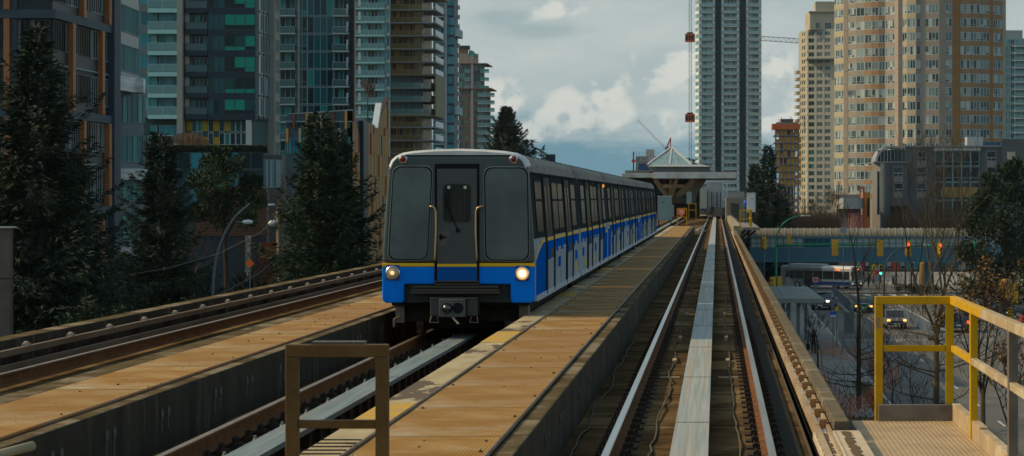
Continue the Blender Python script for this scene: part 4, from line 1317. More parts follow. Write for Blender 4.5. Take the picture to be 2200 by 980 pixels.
for z in (wingz - .65, wingz + 3 * fhw + .2):
    bb = B.w('fascia_wave', band)
    ring = []
    pts = [pD, V2(252, 182.4), V2(262, 183), V2(276, 185.2), V2(288, 186.4), V2(304, 186.2)]
    for zz in (z, z + 1.15):
        pass
    poly = [(p.x + .35, p.y - .8) for p in pts] + [(p.x - .05, p.y + 1.5) for p in pts[::-1]]
    bb.prism(poly, 'z', z, z + 1.15)
B.finish()

# --- tower A: seafoam balconies, beige pillar, dark green glass
d = 300.0
A = Building('apartment_tower', 'tower with seafoam balconies left of a beige pillar and dark green glass right of it', 'tower', (wx(450, d), d + 8, GZ))
fh = 45.7 * d / F; zb = wz(246.5, d); nf = 7
lead = zb - fh
xL, x1, x2, x3, x4, x5 = [V2(p, d) for p in (283, 322, 386, 400, 447, 548)]
A.core([V2(283, d + 1), V2(550, d + 1), Vector((wx(550, d), d + 9, 0)), Vector((wx(283, d), d + 22, 0))], zb - .1, zb + nf * fh, tealw)
A.core([V2(300, d + 1.5), V2(540, d + 1.5), V2(575, d + 9), Vector((wx(300, d), d + 22, 0))], GZ, zb - .1, tealw)
q0, q1 = V2(283, d + 1), V2(322, d + 1)
W_ = (q1 - q0).length
A.facade(q0, q1, zb, fh, nf, (-.35, .55), mat('mid_grey_spandrel', (.13, .15, .15), .5), [(.05, W_ - .1, .6, fh - .4, 2, palefr, g_teal)])
q0, q1 = V2(322, d + 1), V2(386, d + 1)
W_ = (q1 - q0).length
A.facade(q0, q1, zb, fh, nf, (-.3, .1), mat('pale_green_wall', (.17, .23, .215), .6), [(.1, .85, .12, fh - .4, 1, palefr, g_teal), (1.25, W_ - 1.3, .12, fh - .4, 3, palefr, g_teal, 'all')], [(.02, W_ - .04, 1.25, 1.0, seafoam, railgl, .55)])
q0, q1 = V2(322, d + 1), V2(386, d + 1)
A.facade(q0, q1, zb - fh * 1.35, fh, 1, (-.3, .1), MATS['pale_green_wall'], [(.1, .85, .12, fh - .4, 1, palefr, g_teal), (1.25, W_ - 1.3, .12, fh - .4, 3, palefr, g_teal, 'all')], [(.02, W_ - .04, 1.25, 1.0, seafoam, railgl, .55)])
A.obox('column', beigec, V2(386, d + 1), V2(400, d + 1), 0, 12 * d / F, 0, 1.6, wz(300, d), zb + nf * fh)
A.obox('column', beigec, V2(400, d + 1), V2(410, d + 1), 0, 9 * d / F, 0, .6, zb, zb + nf * fh)
q0, q1 = V2(404, d), V2(447, d)
W_ = (q1 - q0).length
A.facade(V2(400, d + .9), V2(548, d + .9), zb, fh, nf, (-.72, -.02), navy, None, None)
A.facade(V2(410, d + 1), V2(447, d + 1), zb, fh, nf, None, None, [(.1, 2.1, .05, fh - .75, 4, palefr, g_dark)], [(-.5, 2.9, 1.0, .95, navy, raildk, .62)])
q0, q1 = V2(447, d), V2(549, d)
W_ = (q1 - q0).length
A.facade(q0, q1, zb, fh, nf, (-.70, 0), navy, [(.02, W_ * .34, .02, fh - .72, 3, dkfr, g_dark), (W_ * .345, W_ * .65, .02, fh - .72, 3, dkfr, g_green, 'all')], None, relief=.10)
A.w('wall', tealw).box(q0.x, q1.x, d + .01, d + 1.2, zb - .7, zb + nf * fh)
# side with angled shards
for k, (pa, da, pb, db) in enumerate(((548, d, 556, d + 3.2), (556, d + 2.6, 566, d + 5.6), (566, d + 5.2, 577, d + 8.6))):
    p0, p1 = V2(pa, da), V2(pb, db); W_ = (p1 - p0).length
    A.facade(p0, p1, zb, fh, nf, (-.35, -.02), navy, [(.02, W_ - .04, .0, fh - .37, 3, whfr if k % 2 else palefr, glass('shard_glass', [(0, (.05, .10, .12)), (.4, (.16, .22, .23)), (.7, (.03, .06, .07)), (.85, (.32, .36, .36))]))], relief=.06)
    A.w('wall', tealw).prism([(p0.x, p0.y + .05), (p1.x, p1.y + .05), (p1.x - 1.5, p1.y + .6), (p0.x - 1.5, p0.y + 1)], 'z', zb - .5, zb + nf * fh)
# beige flank with little balconies
p0, p1 = V2(573, d + 9), V2(590, d + 9)
p2 = V2(601, d + 14)
A.core([p0, p1, p2, V2(596, d + 22), V2(578, d + 22)], GZ, zb + nf * fh, beigec, key='column_b')
A.facade(p0, p1, zb, fh, nf, None, None, None, [(-.55, .95, .5, .9, slabg, railgl, .2)])
A.facade(p1, p2, zb - 3 * fh, fh, nf + 3, None, None, [(.8, 3.4, .4, fh - .5, 3, palefr, g_dark)])
# storey of yellow panels beneath the tower
ypan = mat('yellow_panel', (.42, .27, .02), .6)
p0, p1 = V2(400, d + 1.3), V2(530, d + 1.3)
W_ = (p1 - p0).length; z = wz(311, d); hh = wz(254, d) - z
n = 11
for i in range(n):
    if i in (0, 3, 5, 7): A.obox('panel_%d' % i, ypan, p0, p1, i * W_ / n + .04, (i + 1) * W_ / n - .04, 0, .05, z + hh * .52, z + hh * .97)
    else: A.item('window', ('yp',), lambda: window_mb(W_ / n - .04, hh * .5, 1, .05), [whfr, g_dark], p0, p1, i * W_ / n + .02, z + hh * .50, .02)
    if i in (3, 5): A.obox('panel_l%d' % i, ypan, p0, p1, i * W_ / n + .04, (i + 1) * W_ / n - .04, 0, .05, z, z + hh * .3)
    else: A.item('window', ('yp2',), lambda: window_mb(W_ / n - .04, hh * .45, 1, .05), [whfr, g_dark], p0, p1, i * W_ / n + .02, z + .02, .02)
A.obox('column_w', mat('white_column', (.45, .45, .42), .7), V2(530, d + .3), V2(541, d + .3), 0, .68, 0, .6, GZ, zb - .72)
A.finish()

# podium in front of tower A with hedge, wood slats
d = 270.0
Bp = Building('podium_building', 'low podium of dark teal glass with horizontal wood slats, hedge on its roof', 'building', (wx(480, d), d + 5, GZ))
p0, p1 = V2(330, d), V2(566, d)
Bp.core([p0, p1, Vector((p1.x, d + 16, 0)), Vector((p0.x, d + 16, 0))], GZ, wz(329, d), navy)
W_ = (p1 - p0).length
Bp.facade(p0, p1, wz(440, d), 2.1, 3, (-.12, .0), tealw, [(i * W_ / 9, W_ / 9 - .05, .02, 1.95, 1, dkfr, g_dark if i % 3 else g_teal) for i in range(9)])
p2 = V2(606, d + 4)
Bp.core([p1, p2, Vector((p2.x, d + 16, 0)), Vector((p1.x, d + 16, 0))], GZ, wz(332, d), tealw)
Bp.facade(p1, p2, wz(405, d), 3.6, 1, None, None, [(.05, (p2 - p1).length - .1, .1, 3.4, 9, palefr, MATS['shard_glass'])])
slat = mat('wood_slat', (.23, .105, .05), .7, col2=(.16, .075, .04), scale=2, stretch=(.3, 1, 1))
bb = Bp.w('panel_slats', slat)
sx0, sx1 = wx(420, d - 2), wx(573, d - 2)
for i in range(26):
    z = wz(505, d - 2) + i * .222
    bb.box(sx0, sx1, d - 2.1, d - 2.0, z, z + .10)
Bp.core([Vector((sx0 + .1, d - 1.7, 0)), Vector((sx1 - .1, d - 1.7, 0)), Vector((sx1 - .1, d, 0)), Vector((sx0 + .1, d, 0))], GZ, wz(405, d - 2), navy, key='wall_s')
Bp.w('column_p', beigec).box(wx(528, d - 4), wx(539, d - 4), d - 4.3, d - 3.7, GZ, wz(505, d))
Bp.w('panel_red', mat('rust_red_panel', (.17, .05, .022), .7)).box(wx(556, d - 3), wx(592, d - 3), d - 3, d - 2.5, GZ, wz(520, d))
Bp.finish()

# --- tower B: dark glass with balconies on both sides
d = 375.0
T = Building('apartment_tower', 'dark blue glass tower with balconies down both sides, behind the wood finned building', 'tower', (wx(680, d), d + 8, GZ))
fh = 38.0 * d / F; zb = wz(262, d); nf = 9
z00 = zb - 4 * fh; nn = nf + 4
T.core([V2(597, d), V2(762, d), V2(764, d + 20), V2(597, d + 20)], GZ, zb + nf * fh, navy)
s = d / F
T.facade(V2(600, d), V2(637, d), z00, fh, nn, (-.12, .02), slabg, [(.15, 36 * s - .2, .05, fh - .25, 3, palefr, g_dark)], [(0, 36 * s, 1.3, 1.0, slabg, raildk, .2)])
T.facade(V2(637, d), V2(717, d), z00, fh, nn, (-.12, .02), tealw, [(.03, 23 * s, .03, fh - .14, 2, palefr, g_dark, 'all'), (23.5 * s, 56 * s, .03, fh - .14, 4, palefr, g_dark)], relief=.05)
T.facade(V2(717, d), V2(752, d), z00, fh, nn, (-.12, .02), slabg, [(.1, 34 * s - .3, .05, fh - .25, 3, palefr, g_dark)], [(0, 34 * s, 1.3, 1.0, slabg, raildk, .2)])
for i in range(nn): T.obox('divider%d' % i, whitep, V2(748, d), V2(760, d), 0, .10, .0, 1.7, z00 + i * fh + .15, z00 + i * fh + fh * .62)
T.obox('fin_r', mat('red_brown_fin', (.14, .05, .03), .6), V2(760, d), V2(764, d), 0, .16, 0, .5, z00, zb + nf * fh)
T.obox('column_l', beigec, V2(640, d), V2(646, d), 0, .0001 + .3, 0, .14, z00, zb + nf * fh)
T.finish()

# --- tower B2: pale seafoam balconies further back
d = 490.0
T = Building('apartment_tower', 'pale seafoam balcony tower between the dark glass tower and the gold balconied one', 'tower', (wx(800, d), d + 8, GZ))
s = d / F; fh = 29 * s; zb = wz(250, d); z00 = zb - 3 * fh; nn = 13
T.core([V2(757, d), V2(838, d), V2(839, d + 18), V2(757, d + 18)], GZ, z00 + nn * fh, mat('pale_teal_wall', (.14, .19, .185), .6))
T.facade(V2(760, d), V2(829, d), z00, fh, nn, (-.1, .1), seafoam, [(1.2, 16 * s, .1, fh - .35, 2, whfr, g_teal), (1.2 + 18 * s, 22 * s, .1, fh - .35, 3, whfr, g_dark), (1.2 + 42 * s, 14 * s, .1, fh - .35, 2, whfr, g_teal)], [(.2, 66 * s, 1.6, 1.0, seafoam, railgl, .35)])
T.facade(V2(829, d), V2(838, d), z00, fh, nn, (-.1, .5), whitep, [(.1, 8 * s, .6, fh - .2, 1, whfr, g_teal)])
for i in range(nn): T.obox('divider%d' % i, whitep, V2(772, d), V2(779, d), 0, .55, 1.62, 1.72, z00 + i * fh + .3, z00 + i * fh + fh * .7)
T.finish()

# --- building C: wood fin screen with blue glass
d = 240.0
C = Building('arts_building', 'low building clad in orange and tan vertical wood fins with blue glass beside them', 'building', (wx(740, d), d + 10, GZ))
zt = wz(237, d); xc = wx(757, d)
C.core([V2(614, d), V2(757, d), Vector((xc, d + 9, 0)), Vector((wx(614, d), d + 20, 0))], GZ, wz(250, d), mat('deep_blue_panel', (.018, .05, .065), .4, spec=.6))
bb = C.w('parapet', MATS['deep_blue_panel'])
bb.prism([(wx(614, d), wz(250, d)), (xc, wz(250, d)), (xc, zt), (wx(622, d), wz(246, d))], 'y', d, d + .4)
bb = C.w('fascia', palefr)
bb.prism([(wx(620, d), wz(246, d)), (xc, zt - .02), (xc, zt + .10), (wx(620, d), wz(244.3, d))], 'y', d - .12, d + .5)
C.w('fascia', palefr).box(wx(607, d), xc, d - .06, d, wz(262, d), wz(260, d))
s = d / F
p0, p1 = V2(614, d), V2(757, d)
C.facade(p0, p1, wz(332, d), 2.0, 1, None, None, [(i * 14 * s, 13.4 * s, .0, 1.9, 2, dkfr, g_teal) for i in range(10)])
C.facade(p0, p1, wz(275, d), .6, 1, None, None, [(i * 23 * s + .1, 22 * s, .0, .6, 3, dkfr, g_dark) for i in range(6)])
of = mat('orange_wood_fin', (.62, .27, .06), .6, col2=(.52, .22, .055), scale=1, stretch=(1, 1, .2))
tf = mat('tan_wood_fin', (.40, .33, .21), .65)
rf = mat('red_wood_fin', (.18, .07, .04), .65)
for px, m, y0, y1 in ((618, of, 276, 306), (645, tf, 276, 306), (660, of, 243, 276), (632, rf, 246, 276), (689, tf, 241, 276), (702, of, 279, 305), (716, rf, 240, 276), (730, tf, 276, 312), (744, of, 238, 277)):
    C.obox('fin%d' % px, m, V2(px - 2.2, d), V2(px + 2.2, d), 0, 4.4 * s, 0, .3, wz(y1, d), wz(y0, d))
# finned face towards the tracks
Yl = 27.0
def zedge(y):                                  # swooping parapet of that face
    u = (y - d) / Yl
    if u < .22: return zt - 3.1 * (u / .22) ** .6
    if u < .62: return wz(262, d) + .35 - (u - .22) * .6
    return wz(262, d) + .6 + (u - .62) * 8.5
ys = [d + Yl * i / 20 for i in range(21)]
bb = C.w('wall_f', mat('dark_fin_backing', (.06, .045, .035), .8))
bb.prism([(d, GZ)] + [(y, zedge(y) - .05) for y in ys] + [(d + Yl, GZ)], 'x', xc - .5, xc)
k = 0; y = d + .1
rows = [GZ, wz(545, d), wz(473, d), wz(422, d), wz(376, d), wz(327, d), wz(279, d), wz(262, d), 20]
fins = {}
while y < d + Yl - .2:
    if not (4.6 < y - d < 8.4):
        for r in range(len(rows) - 1):
            z0, z1 = rows[r] + .02, min(rows[r + 1], zedge(y))
            if z1 <= z0 + .1: continue
            m = (of, tf)[(k + r) % 2] if (k * 3 + r) % 7 else rf
            fins.setdefault(m.name, (MB(), m))[0].box(xc, xc + .11, y, y + .74, z0, z1)
    y += 1.12 if k % 3 else 1.25; k += 1
for i_, (nm, (b, m)) in enumerate(fins.items()): C.walls['fin_side%d' % i_] = (b, m)
C.w('column_dark', navy).box(xc, xc + .45, d + 4.7, d + 8.2, GZ, wz(262, d) + .3)
bw = C.w('fascia_white', mat('white_blade', (.5, .55, .56), .5))
bw.prism([(d + 15.0, wz(262, d) - .2), (d + 15.5, wz(262, d) - .2), (d + 18.4, wz(262, d) + 2.7), (d + 17.9, wz(262, d) + 2.7)], 'x', xc - .25, xc + .42)
C.finish()

# --- tower D: gold balconies
d = 510.0
T = Building('apartment_tower', 'tower with stacked gold lined balconies and long white balcony parapets on its right side', 'tower', (wx(875, d), d + 8, GZ))
s = d / F; fh = 28.0 * s; zb = wz(329, d); nn = 13
gold = mat('gold_wood_wall', (.46, .25, .04), .55, col2=(.36, .19, .035), scale=.8, stretch=(1, 1, .2))
blueg = mat('blue_grey_wall', (.09, .13, .15), .6)
pr = Vector((wx(908, d), d + 17, 0))
T.core([V2(836, d), V2(908, d), pr, Vector((wx(836, d), d + 17, 0))], GZ, zb + nn * fh, gold)
g_gold = glass('gold_window_glass', [(0, (.06, .05, .025)), (.4, (.20, .12, .03)), (.7, (.04, .05, .045)), (.88, (.30, .20, .07))])
gslab = mat('pale_slab', (.33, .35, .33), .7)
for i in range(nn):
    z = zb + i * fh
    mid = 3 <= i <= 5
    gm = g_dark if mid else g_gold
    T.facade(V2(836, d), V2(908, d), z, fh, 1, None, None, [(.3 + k * 1.43, 1.3, .1, fh - .35, 2, MATS['grey_window_frame'] if mid else mat('gold_frame', (.26, .15, .04), .5), gm) for k in range(5)], [(-.1, 74 * s, 1.6, 1.0, gslab, railgl if mid else mat('bronze_rail_glass', (.20, .135, .04), .3, spec=.2), .25)])
    if mid: T.obox('panel_b', blueg, V2(836, d), V2(908, d), 0, 72 * s, 0, .05, z, z + fh - .05)
    # right side balconies with solid white parapets
    p0 = Vector((wx(908, d), d, 0))
    T.facade(p0, pr, z, fh, 1, None, None, [(1, 12, .1, fh - .3, 8, palefr, gm)], None)
    wdt = 1.9 if mid else 3.1
    xr = p0.x + wdt
    T.w('balcony_slab', gslab).box(p0.x, xr, d - 1.6, d + 13, z - .25, z)
    T.w('parapet%d' % i, mat('white_parapet', (.82, .84, .80), .6)).box(xr - .08, xr + .02, d - 1.2, d + 12.8, z + .02, z + 1.25)
frame = mat('gold_grey_frame', (.25, .22, .13), .6)
fz0, fz1 = zb + 2.95 * fh, zb + 5.95 * fh
T.w('fascia_fr', frame).box(wx(836, d), wx(908, d) + 3.2, d - 1.9, d + 14, fz0 - .45, fz0 - .12)
T.w('fascia_fr', frame).box(wx(836, d), wx(908, d) + 3.2, d - 1.9, d + 14, fz1 - .1, fz1 + .3)
T.w('fascia_fr', frame).box(wx(908, d) + 2.95, wx(908, d) + 3.2, d - 1.88, d + 14, fz0 - .1, fz1 - .11)
fz2 = zb + 11.95 * fh
T.w('fascia_fr', frame).box(wx(890, d), wx(908, d) + 4.2, d - 1.9, d + 14, fz2, fz2 + .4)
T.w('fascia_fr', frame).box(wx(908, d) + 3.9, wx(908, d) + 4.2, d - 1.88, d + 14, fz2 + .41, fz2 + 2 * fh)
T.finish()

# --- tower E: blue glass with grey flank
d = 650.0
T = Building('apartment_tower', 'slim blue glass tower with a flat grey right flank, right of the gold balconies', 'tower', (wx(960, d), d + 8, GZ))
s = d / F; fh = 21 * s; zb = wz(330, d); nn = 17
T.core([V2(930, d), V2(976, d), V2(984, d + 12), Vector((wx(930, d), d + 16, 0))], GZ, zb + nn * fh, mat('blue_grey_flank', (.15, .18, .20), .6, col2=(.13, .16, .175), scale=.4))
T.facade(V2(932, d), V2(955, d), zb, fh, nn, (-.1, .2), tealw, [(.2, 20 * s, .25, fh - .2, 3, palefr, g_dark)], [(0, 22 * s, 1.2, 1.0, slabg, raildk, .25)])
T.obox('column', mat('light_grey_column', (.30, .33, .34), .7), V2(955, d), V2(961, d), 0, 6 * s, 0, .7, GZ, zb + nn * fh)
T.facade(V2(961, d), V2(976, d), zb, fh, nn, (-.1, .3), navy, [(.05, 14.6 * s, .35, fh - .15, 2, dkfr, g_teal)])
for i in range(0, nn): T.w('divider%d' % i, whitep).box(wx(984, d + 12) - .1, wx(984, d + 12) + .5, d + 12.1, d + 12.4, zb + i * fh + .2, zb + i * fh + 1.5)
for i in (4, 12): T.w('balcony_slab', slabg).box(wx(976, d), wx(985, d), d + .5, d + 11, zb + i * fh, zb + i * fh + 2.2)
T.finish()

# --- tower F: stepped brown tower with green glass crown
d = 850.0
T = Building('apartment_tower', 'stepped brown tower with green glass crown and balconies on its right edge', 'tower', (wx(1020, d), d + 10, GZ))
s = d / F; fh = 16.2 * s
brown = mat('brown_brick', (.25, .155, .10), .85, col2=(.21, .13, .09), scale=.5)
g_grn = glass('green_tower_glass', [(0, (.03, .075, .07)), (.4, (.06, .12, .105)), (.75, (.12, .18, .15))])
z1 = wz(190, d); nl = 9; zl = z1 - nl * fh
T.core([V2(985, d), V2(1054, d), V2(1054, d + 20), V2(985, d + 20)], GZ, z1, brown)
T.core([V2(985, d + 1), V2(1041, d + 1), V2(1041, d + 18), V2(985, d + 18)], z1, wz(137, d), tealw, key='wall_u')
T.core([V2(985, d + 2), V2(1028, d + 2), V2(1028, d + 14), V2(985, d + 14)], wz(137, d), wz(115, d), mat('cream_brick', (.36, .28, .22), .8), key='penthouse')
T.core([V2(985, d + 3), V2(1006, d + 3), V2(1006, d + 12), V2(985, d + 12)], wz(115, d), wz(103, d), brown, key='penthouse2')
T.core([V2(985, d + 2.5), V2(1010, d + 2.5), V2(1010, d + 12.5), V2(985, d + 12.5)], wz(103, d), wz(97, d), dkfr, key='penthouse3')
T.w('crown', mat('green_glass_roof', (.02, .22, .17), .25)).prism([(wx(1006, d), wz(120, d)), (wx(1023, d), wz(120, d)), (wx(1014, d), wz(108, d)), (wx(1006, d), wz(108, d))], 'y', d + 1.5, d + 9)
T.facade(V2(985, d), V2(1054, d), zl, fh, nl, (-.3, .3), brown, [(.3, 9 * s, .4, fh - .4, 3, dkfr, g_grn), (14 * s, 9 * s, .4, fh - .4, 2, dkfr, g_grn), (33 * s, 7 * s, .4, fh - .4, 2, dkfr, g_grn), (44 * s, 18 * s, .2, fh - .3, 4, palefr, g_grn)], [(42 * s, 36 * s, 1.8, 1.0, slabg, railgl, .35)])
T.facade(V2(985, d + 1), V2(1041, d + 1), z1, fh * 1.1, 3, (-.2, .2), tealw, [(.1, 26 * s, .3, fh, 4, palefr, g_grn), (33 * s, 22 * s, .3, fh, 3, palefr, g_grn)], [(14 * s, 12 * s, 1.5, .9, slabg, railgl, .3), (48 * s, 18 * s, 1.5, .9, slabg, mat('green_rail', (.03, .25, .2), .3), .3)])
T.obox('column', mat('pink_column', (.42, .33, .28), .8), V2(1012, d), V2(1018, d), 0, 5.5 * s, 0, .8, GZ, wz(118, d))
T.w('roof', brown).box(wx(985, d), wx(1047, d), d - 1, d + 20, wz(138, d), wz(136, d))
T.w('roof', brown).box(wx(985, d), wx(1056, d), d - 1.5, d + 20, z1 - .3, z1 + .15)
T.finish()
# ------------------------------------------------------------------ towers ahead and to the right
# --- centre tower G
d = 980.0
T = Building('apartment_tower', 'tall pale new tower with two dark vertical stripes, rising behind the station', 'tower', (wx(1567, d), d + 14, GZ))
s = d / F; fh = 14.62 * s; zb = wz(408, d); nn = 33
xa, xb = wx(1502, d), wx(1636, d)
pale = mat('pale_tower_white', (.80, .86, .83), .6, col2=(.45, .47, .45), scale=.2)
greyw = mat('pale_grey_recess', (.42, .52, .54), .6)
dstr = mat('dark_stripe_glass', (.004, .018, .028), .3, spec=.2, col2=(.006, .028, .040), scale=1.5, stretch=(1, 1, .5))
T.core([Vector((xa, d, 0)), Vector((xb, d, 0)), Vector((xb, d + 26, 0)), Vector((wx(1494, d), d + 26, 0)), Vector((wx(1494, d), d + 6, 0))], GZ, zb + nn * fh, greyw)
for (pa, pb, wins) in ((1503, 1536, ((.2, 6.5 * s, 2), (9 * s, 7 * s, 2))), (1550, 1588, ((5 * s, 13 * s, 3), (20 * s, 13 * s, 3))), (1603, 1635, ((13 * s, 17 * s, 3),))):
    p0, p1 = V2(pa, d), V2(pb, d); W_ = (p1 - p0).length
    T.facade(p0, p1, zb, fh, nn, None, None, [(a, w_, .3, fh - .25, n_, palefr, g_far) for a, w_, n_ in wins], [(-.1, W_ + .2, 1.6, 1.0, pale, mat('pale_rail_glass', (.25, .36, .37), .25), .26)])
    for a0 in (0, W_ - .95): T.obox('column%d%d' % (pa, a0), pale, p0, p1, a0, a0 + .95, 0, 1.2, GZ, zb + nn * fh)
for pa, pb in ((1537, 1549), (1589, 1602)):
    p0, p1 = V2(pa, d), V2(pb, d)
    T.obox('panel_d%d' % pa, dstr, p0, p1, .1, (p1 - p0).length - .1, 0, 1.7, GZ, zb + nn * fh)
pL = Vector((wx(1494, d), d + 6, 0)); pR = Vector((xa, d, 0))
T.facade(pL, pR, zb, fh, nn, (-.2, .9), pale, [(.2, (pR - pL).length - .4, 1.0, fh - .25, 3, whfr, g_far)])
T.core([V2(1540, d - 8), V2(1690, d - 8), V2(1690, d + 5), V2(1540, d + 5)], GZ, wz(412, d), mat('podium_grey', (.28, .28, .26), .7), key='wall_p')
T.facade(V2(1540, d - 8), V2(1690, d - 8), wz(440, d), 3.4, 1, None, None, [(i * 3.4 + .2, 2.6, .3, 2.8, 2, palefr, g_far) for i in range(8)])
T.finish()

# construction hoist mast with two orange cages beside it
hd = 960.0
t = thing('hoist_mast', 'lattice hoist mast with two orange cages beside the pale striped tower', 'hoist', (wx(1483, hd), hd, GZ))
b = MB(); xm = wx(1483, hd); zt = wz(-25, hd)
for a, c in ((-.5, -.5), (.5, -.5), (.5, .5), (-.5, .5)): b.box(xm + a - .09, xm + a + .09, hd + c - .09, hd + c + .09, GZ, zt)
z = GZ; k = 0
while z < zt - 1.2:
    sg = 1 if k % 2 else -1
    b.bar((xm - .5 * sg, hd - .5, z), (xm + .5 * sg, hd - .5, z + 1.2), .09, .09); b.bar((xm - .5, hd - .5, z), (xm + .5, hd - .5, z), .09, .09)
    z += 1.2; k += 1
b.build('mast', mat('galvanised_lattice', (.22, .25, .25), .5, .3), t)
oc = mat('orange_hoist_cage', (.62, .13, .035), .6, col2=(.45, .09, .03), scale=1.2)
for i, (px0, px1, py) in enumerate(((1472, 1493, 82), (1472, 1493, 254))):
    z = wz(py, hd); b = MB(); b.box(wx(px0, hd), wx(px1, hd), hd - 2.4, hd - .7, z - 1.7, z + 1.7)
    cg = b.build('cage', oc, t)
    b = MB(); b.box(wx(px0 + 4, hd), wx(px1 - 4, hd), hd - 2.3, hd - .7, z + 1.702, z + 2.3)
    for q in range(3): b.box(wx(px0 + 2 + q * 6, hd), wx(px0 + 6 + q * 6, hd), hd - 2.46, hd - 2.41, z - .9, z + 1.0)
    b.build('cage_trim', dark_iron, cg)


def lattice(b, p, q, w, n, r=.08):
    """Triangulated boom between two points."""
    p, q = Vector(p), Vector(q); t_ = (q - p); ax = t_.normalized(); sd_ = ax.cross(Vector((0, 1, 0))).normalized() * w
    b.bar(p, q, r * 1.4, r * 1.4); b.bar(p + sd_, q + sd_, r * 1.4, r * 1.4)
    for i in range(n):
        a = p + t_ * (i / n); c = p + t_ * ((i + 1) / n)
        b.bar(a, c + sd_ if i % 2 == 0 else c, r, r) if i % 2 == 0 else b.bar(a + sd_, c, r, r)


# white crane behind that tower
cd = 1030.0
t = thing('tower_crane', 'white tower crane whose lattice jib reaches right from behind the pale tower', 'crane', (wx(1600, cd), cd, GZ))
b = MB(); lattice(b, P(1590, 84, cd), P(1722, 93, cd), 1.9, 24, .22); b.build('jib', mat('crane_white', (.55, .50, .44), .6), t)
b = MB(); xm = wx(1600, cd); b.box(xm - 1, xm + 1, cd - 1, cd + 1, GZ, wz(84, cd)); b.build('mast', MATS['crane_white'], t)
b = MB(); b.box(xm - 12, xm - 8, cd - 1.2, cd + 1.2, wz(84, cd) - 3, wz(84, cd)); b.build('counterweight', greyp, t)

# pink block under construction and red luffing crane, far left of the tower
d = 1300.0
T = Building('construction_building', 'pinkish grey block under construction beyond the station roof', 'building', (wx(1400, d), d + 15, GZ))
s = d / F
pk = mat('pink_concrete', (.30, .19, .165), .8, col2=(.25, .16, .14), scale=.3)
T.core([V2(1366, d), V2(1420, d), V2(1420, d + 25), V2(1366, d + 25)], GZ, wz(336, d), pk)
T.core([V2(1388, d + 3), V2(1406, d + 3), V2(1406, d + 20), V2(1388, d + 20)], wz(336, d), wz(321, d), mat('pale_core', (.40, .38, .35), .8), key='penthouse')
T.core([V2(1394, d - 4), V2(1422, d - 4), V2(1422, d), V2(1394, d)], GZ, wz(337, d), mat('white_wrap', (.42, .43, .42), .7), key='wall_b')
T.core([V2(1372, d - 5), V2(1395, d - 5), V2(1395, d), V2(1372, d)], GZ, wz(352, d), mat('blue_tarp', (.02, .07, .16), .6), key='panel_tarp')
T.facade(V2(1366, d), V2(1420, d), wz(336, d) - 4 * 3.4, 3.4, 4, None, None, [(k * 7 * s + .5, 4 * s, .6, 2.6, 1, pk, g_far) for k in range(7)])
bb = T.w('parapet', dark_iron)
for k in range(9): bb.box(wx(1367 + k * 6, d), wx(1367 + k * 6, d) + .15, d, d + .15, wz(336, d), wz(327, d))
T.finish()
cd = 1250.0
t = thing('tower_crane', 'red luffing crane with a raised thin jib above the station roof', 'crane', (wx(1434, cd), cd, GZ))
red = mat('crane_red', (.50, .055, .035), .6)
b = MB(); b.box(wx(1430.5, cd), wx(1436, cd), cd - .8, cd + .8, GZ, wz(325, cd)); b.build('mast', red, t)
b = MB(); lattice(b, P(1432, 318, cd), P(1370, 256, cd), .9, 22, .085); b.build('jib', mat('crane_pale_red', (.45, .16, .13), .6), t)
b = MB(); b.bar(P(1431, 322, cd), P(1441, 296, cd), .7, .7); b.bar(P(1440, 322, cd), P(1441, 296, cd), .5, .5); b.box(wx(1429, cd), wx(1445, cd), cd - 1.2, cd + 1.2, wz(325, cd), wz(316, cd)); b.build('cab', red, t)
# thin far mast
t = thing('radio_mast', 'thin dark mast with a red box left of the pink block', 'mast', P(1361, 440, 1320))
b = MB(); q = P(1361, 440, 1320); b.box(q.x - .35, q.x + .35, 1319.6, 1320.4, GZ, wz(326, 1320)); b.build('pole', dark_iron, t)
b = MB(); b.box(q.x - 1.0, q.x + 1.2, 1319, 1319.5, wz(349, 1320), wz(343, 1320)); b.build('box', red, t)

# --- tower under construction on the right
d = 900.0
T = Building('construction_building', 'concrete tower under construction with orange and yellow slabs, left of the narrow beige tower', 'building', (wx(1690, d), d + 10, GZ))
s = d / F; fh = 15.5 * s; zt = wz(275, d)
rawc = mat('raw_concrete', (.24, .20, .17), .9, col2=(.17, .14, .12), scale=.5)
ysh = mat('yellow_formwork', (.75, .34, .015), .7, col2=(.40, .19, .03), scale=.8)
oshr = mat('orange_mesh_screen', (.65, .14, .03), .7, col2=(.40, .10, .04), scale=1)
x0, x1 = wx(1665, d), wx(1716, d)
n = int((zt - GZ) / fh)
T.core([Vector((x0 + 2.4, d + 3, 0)), Vector((x1 - 2, d + 3, 0)), Vector((x1 - 2, d + 14, 0)), Vector((x0 + 2.4, d + 14, 0))], GZ, wz(255, d), mat('dark_core', (.10, .08, .07), .9))
rr = random.Random(5)
for i in range(n + 1):
    z = zt - i * fh
    T.w('slab', rawc).box(x0 - .4, x1 + .3, d, d + 16, z - .35, z)
    if i < n:
        for k in range(7):
            xx = x0 + k * (x1 - x0) / 6.3
            T.w('column', rawc).box(xx, xx + .6, d + .6, d + 1.2, z - fh, z - .35)
            if i < 8 and rr.random() < .8: T.w('panel', ysh).box(xx + .62, xx + 1.5, d + .9, d + 1.4, z - fh + .1, z - .6)
            elif rr.random() < .25: T.w('panel2', oshr).box(xx + .62, xx + 1.5, d + .9, d + 1.4, z - fh + .1, z - 1.6)
T.w('fascia', oshr).box(x0 - 1.1, x1 + .6, d - 1.0, d - .7, zt - .6, zt + 1.6)
T.w('fascia', oshr).box(x0 - 1.1, x0 - .8, d - .7, d + 14, zt - .6, zt + 1.6)
bb = T.w('penthouse', rawc)
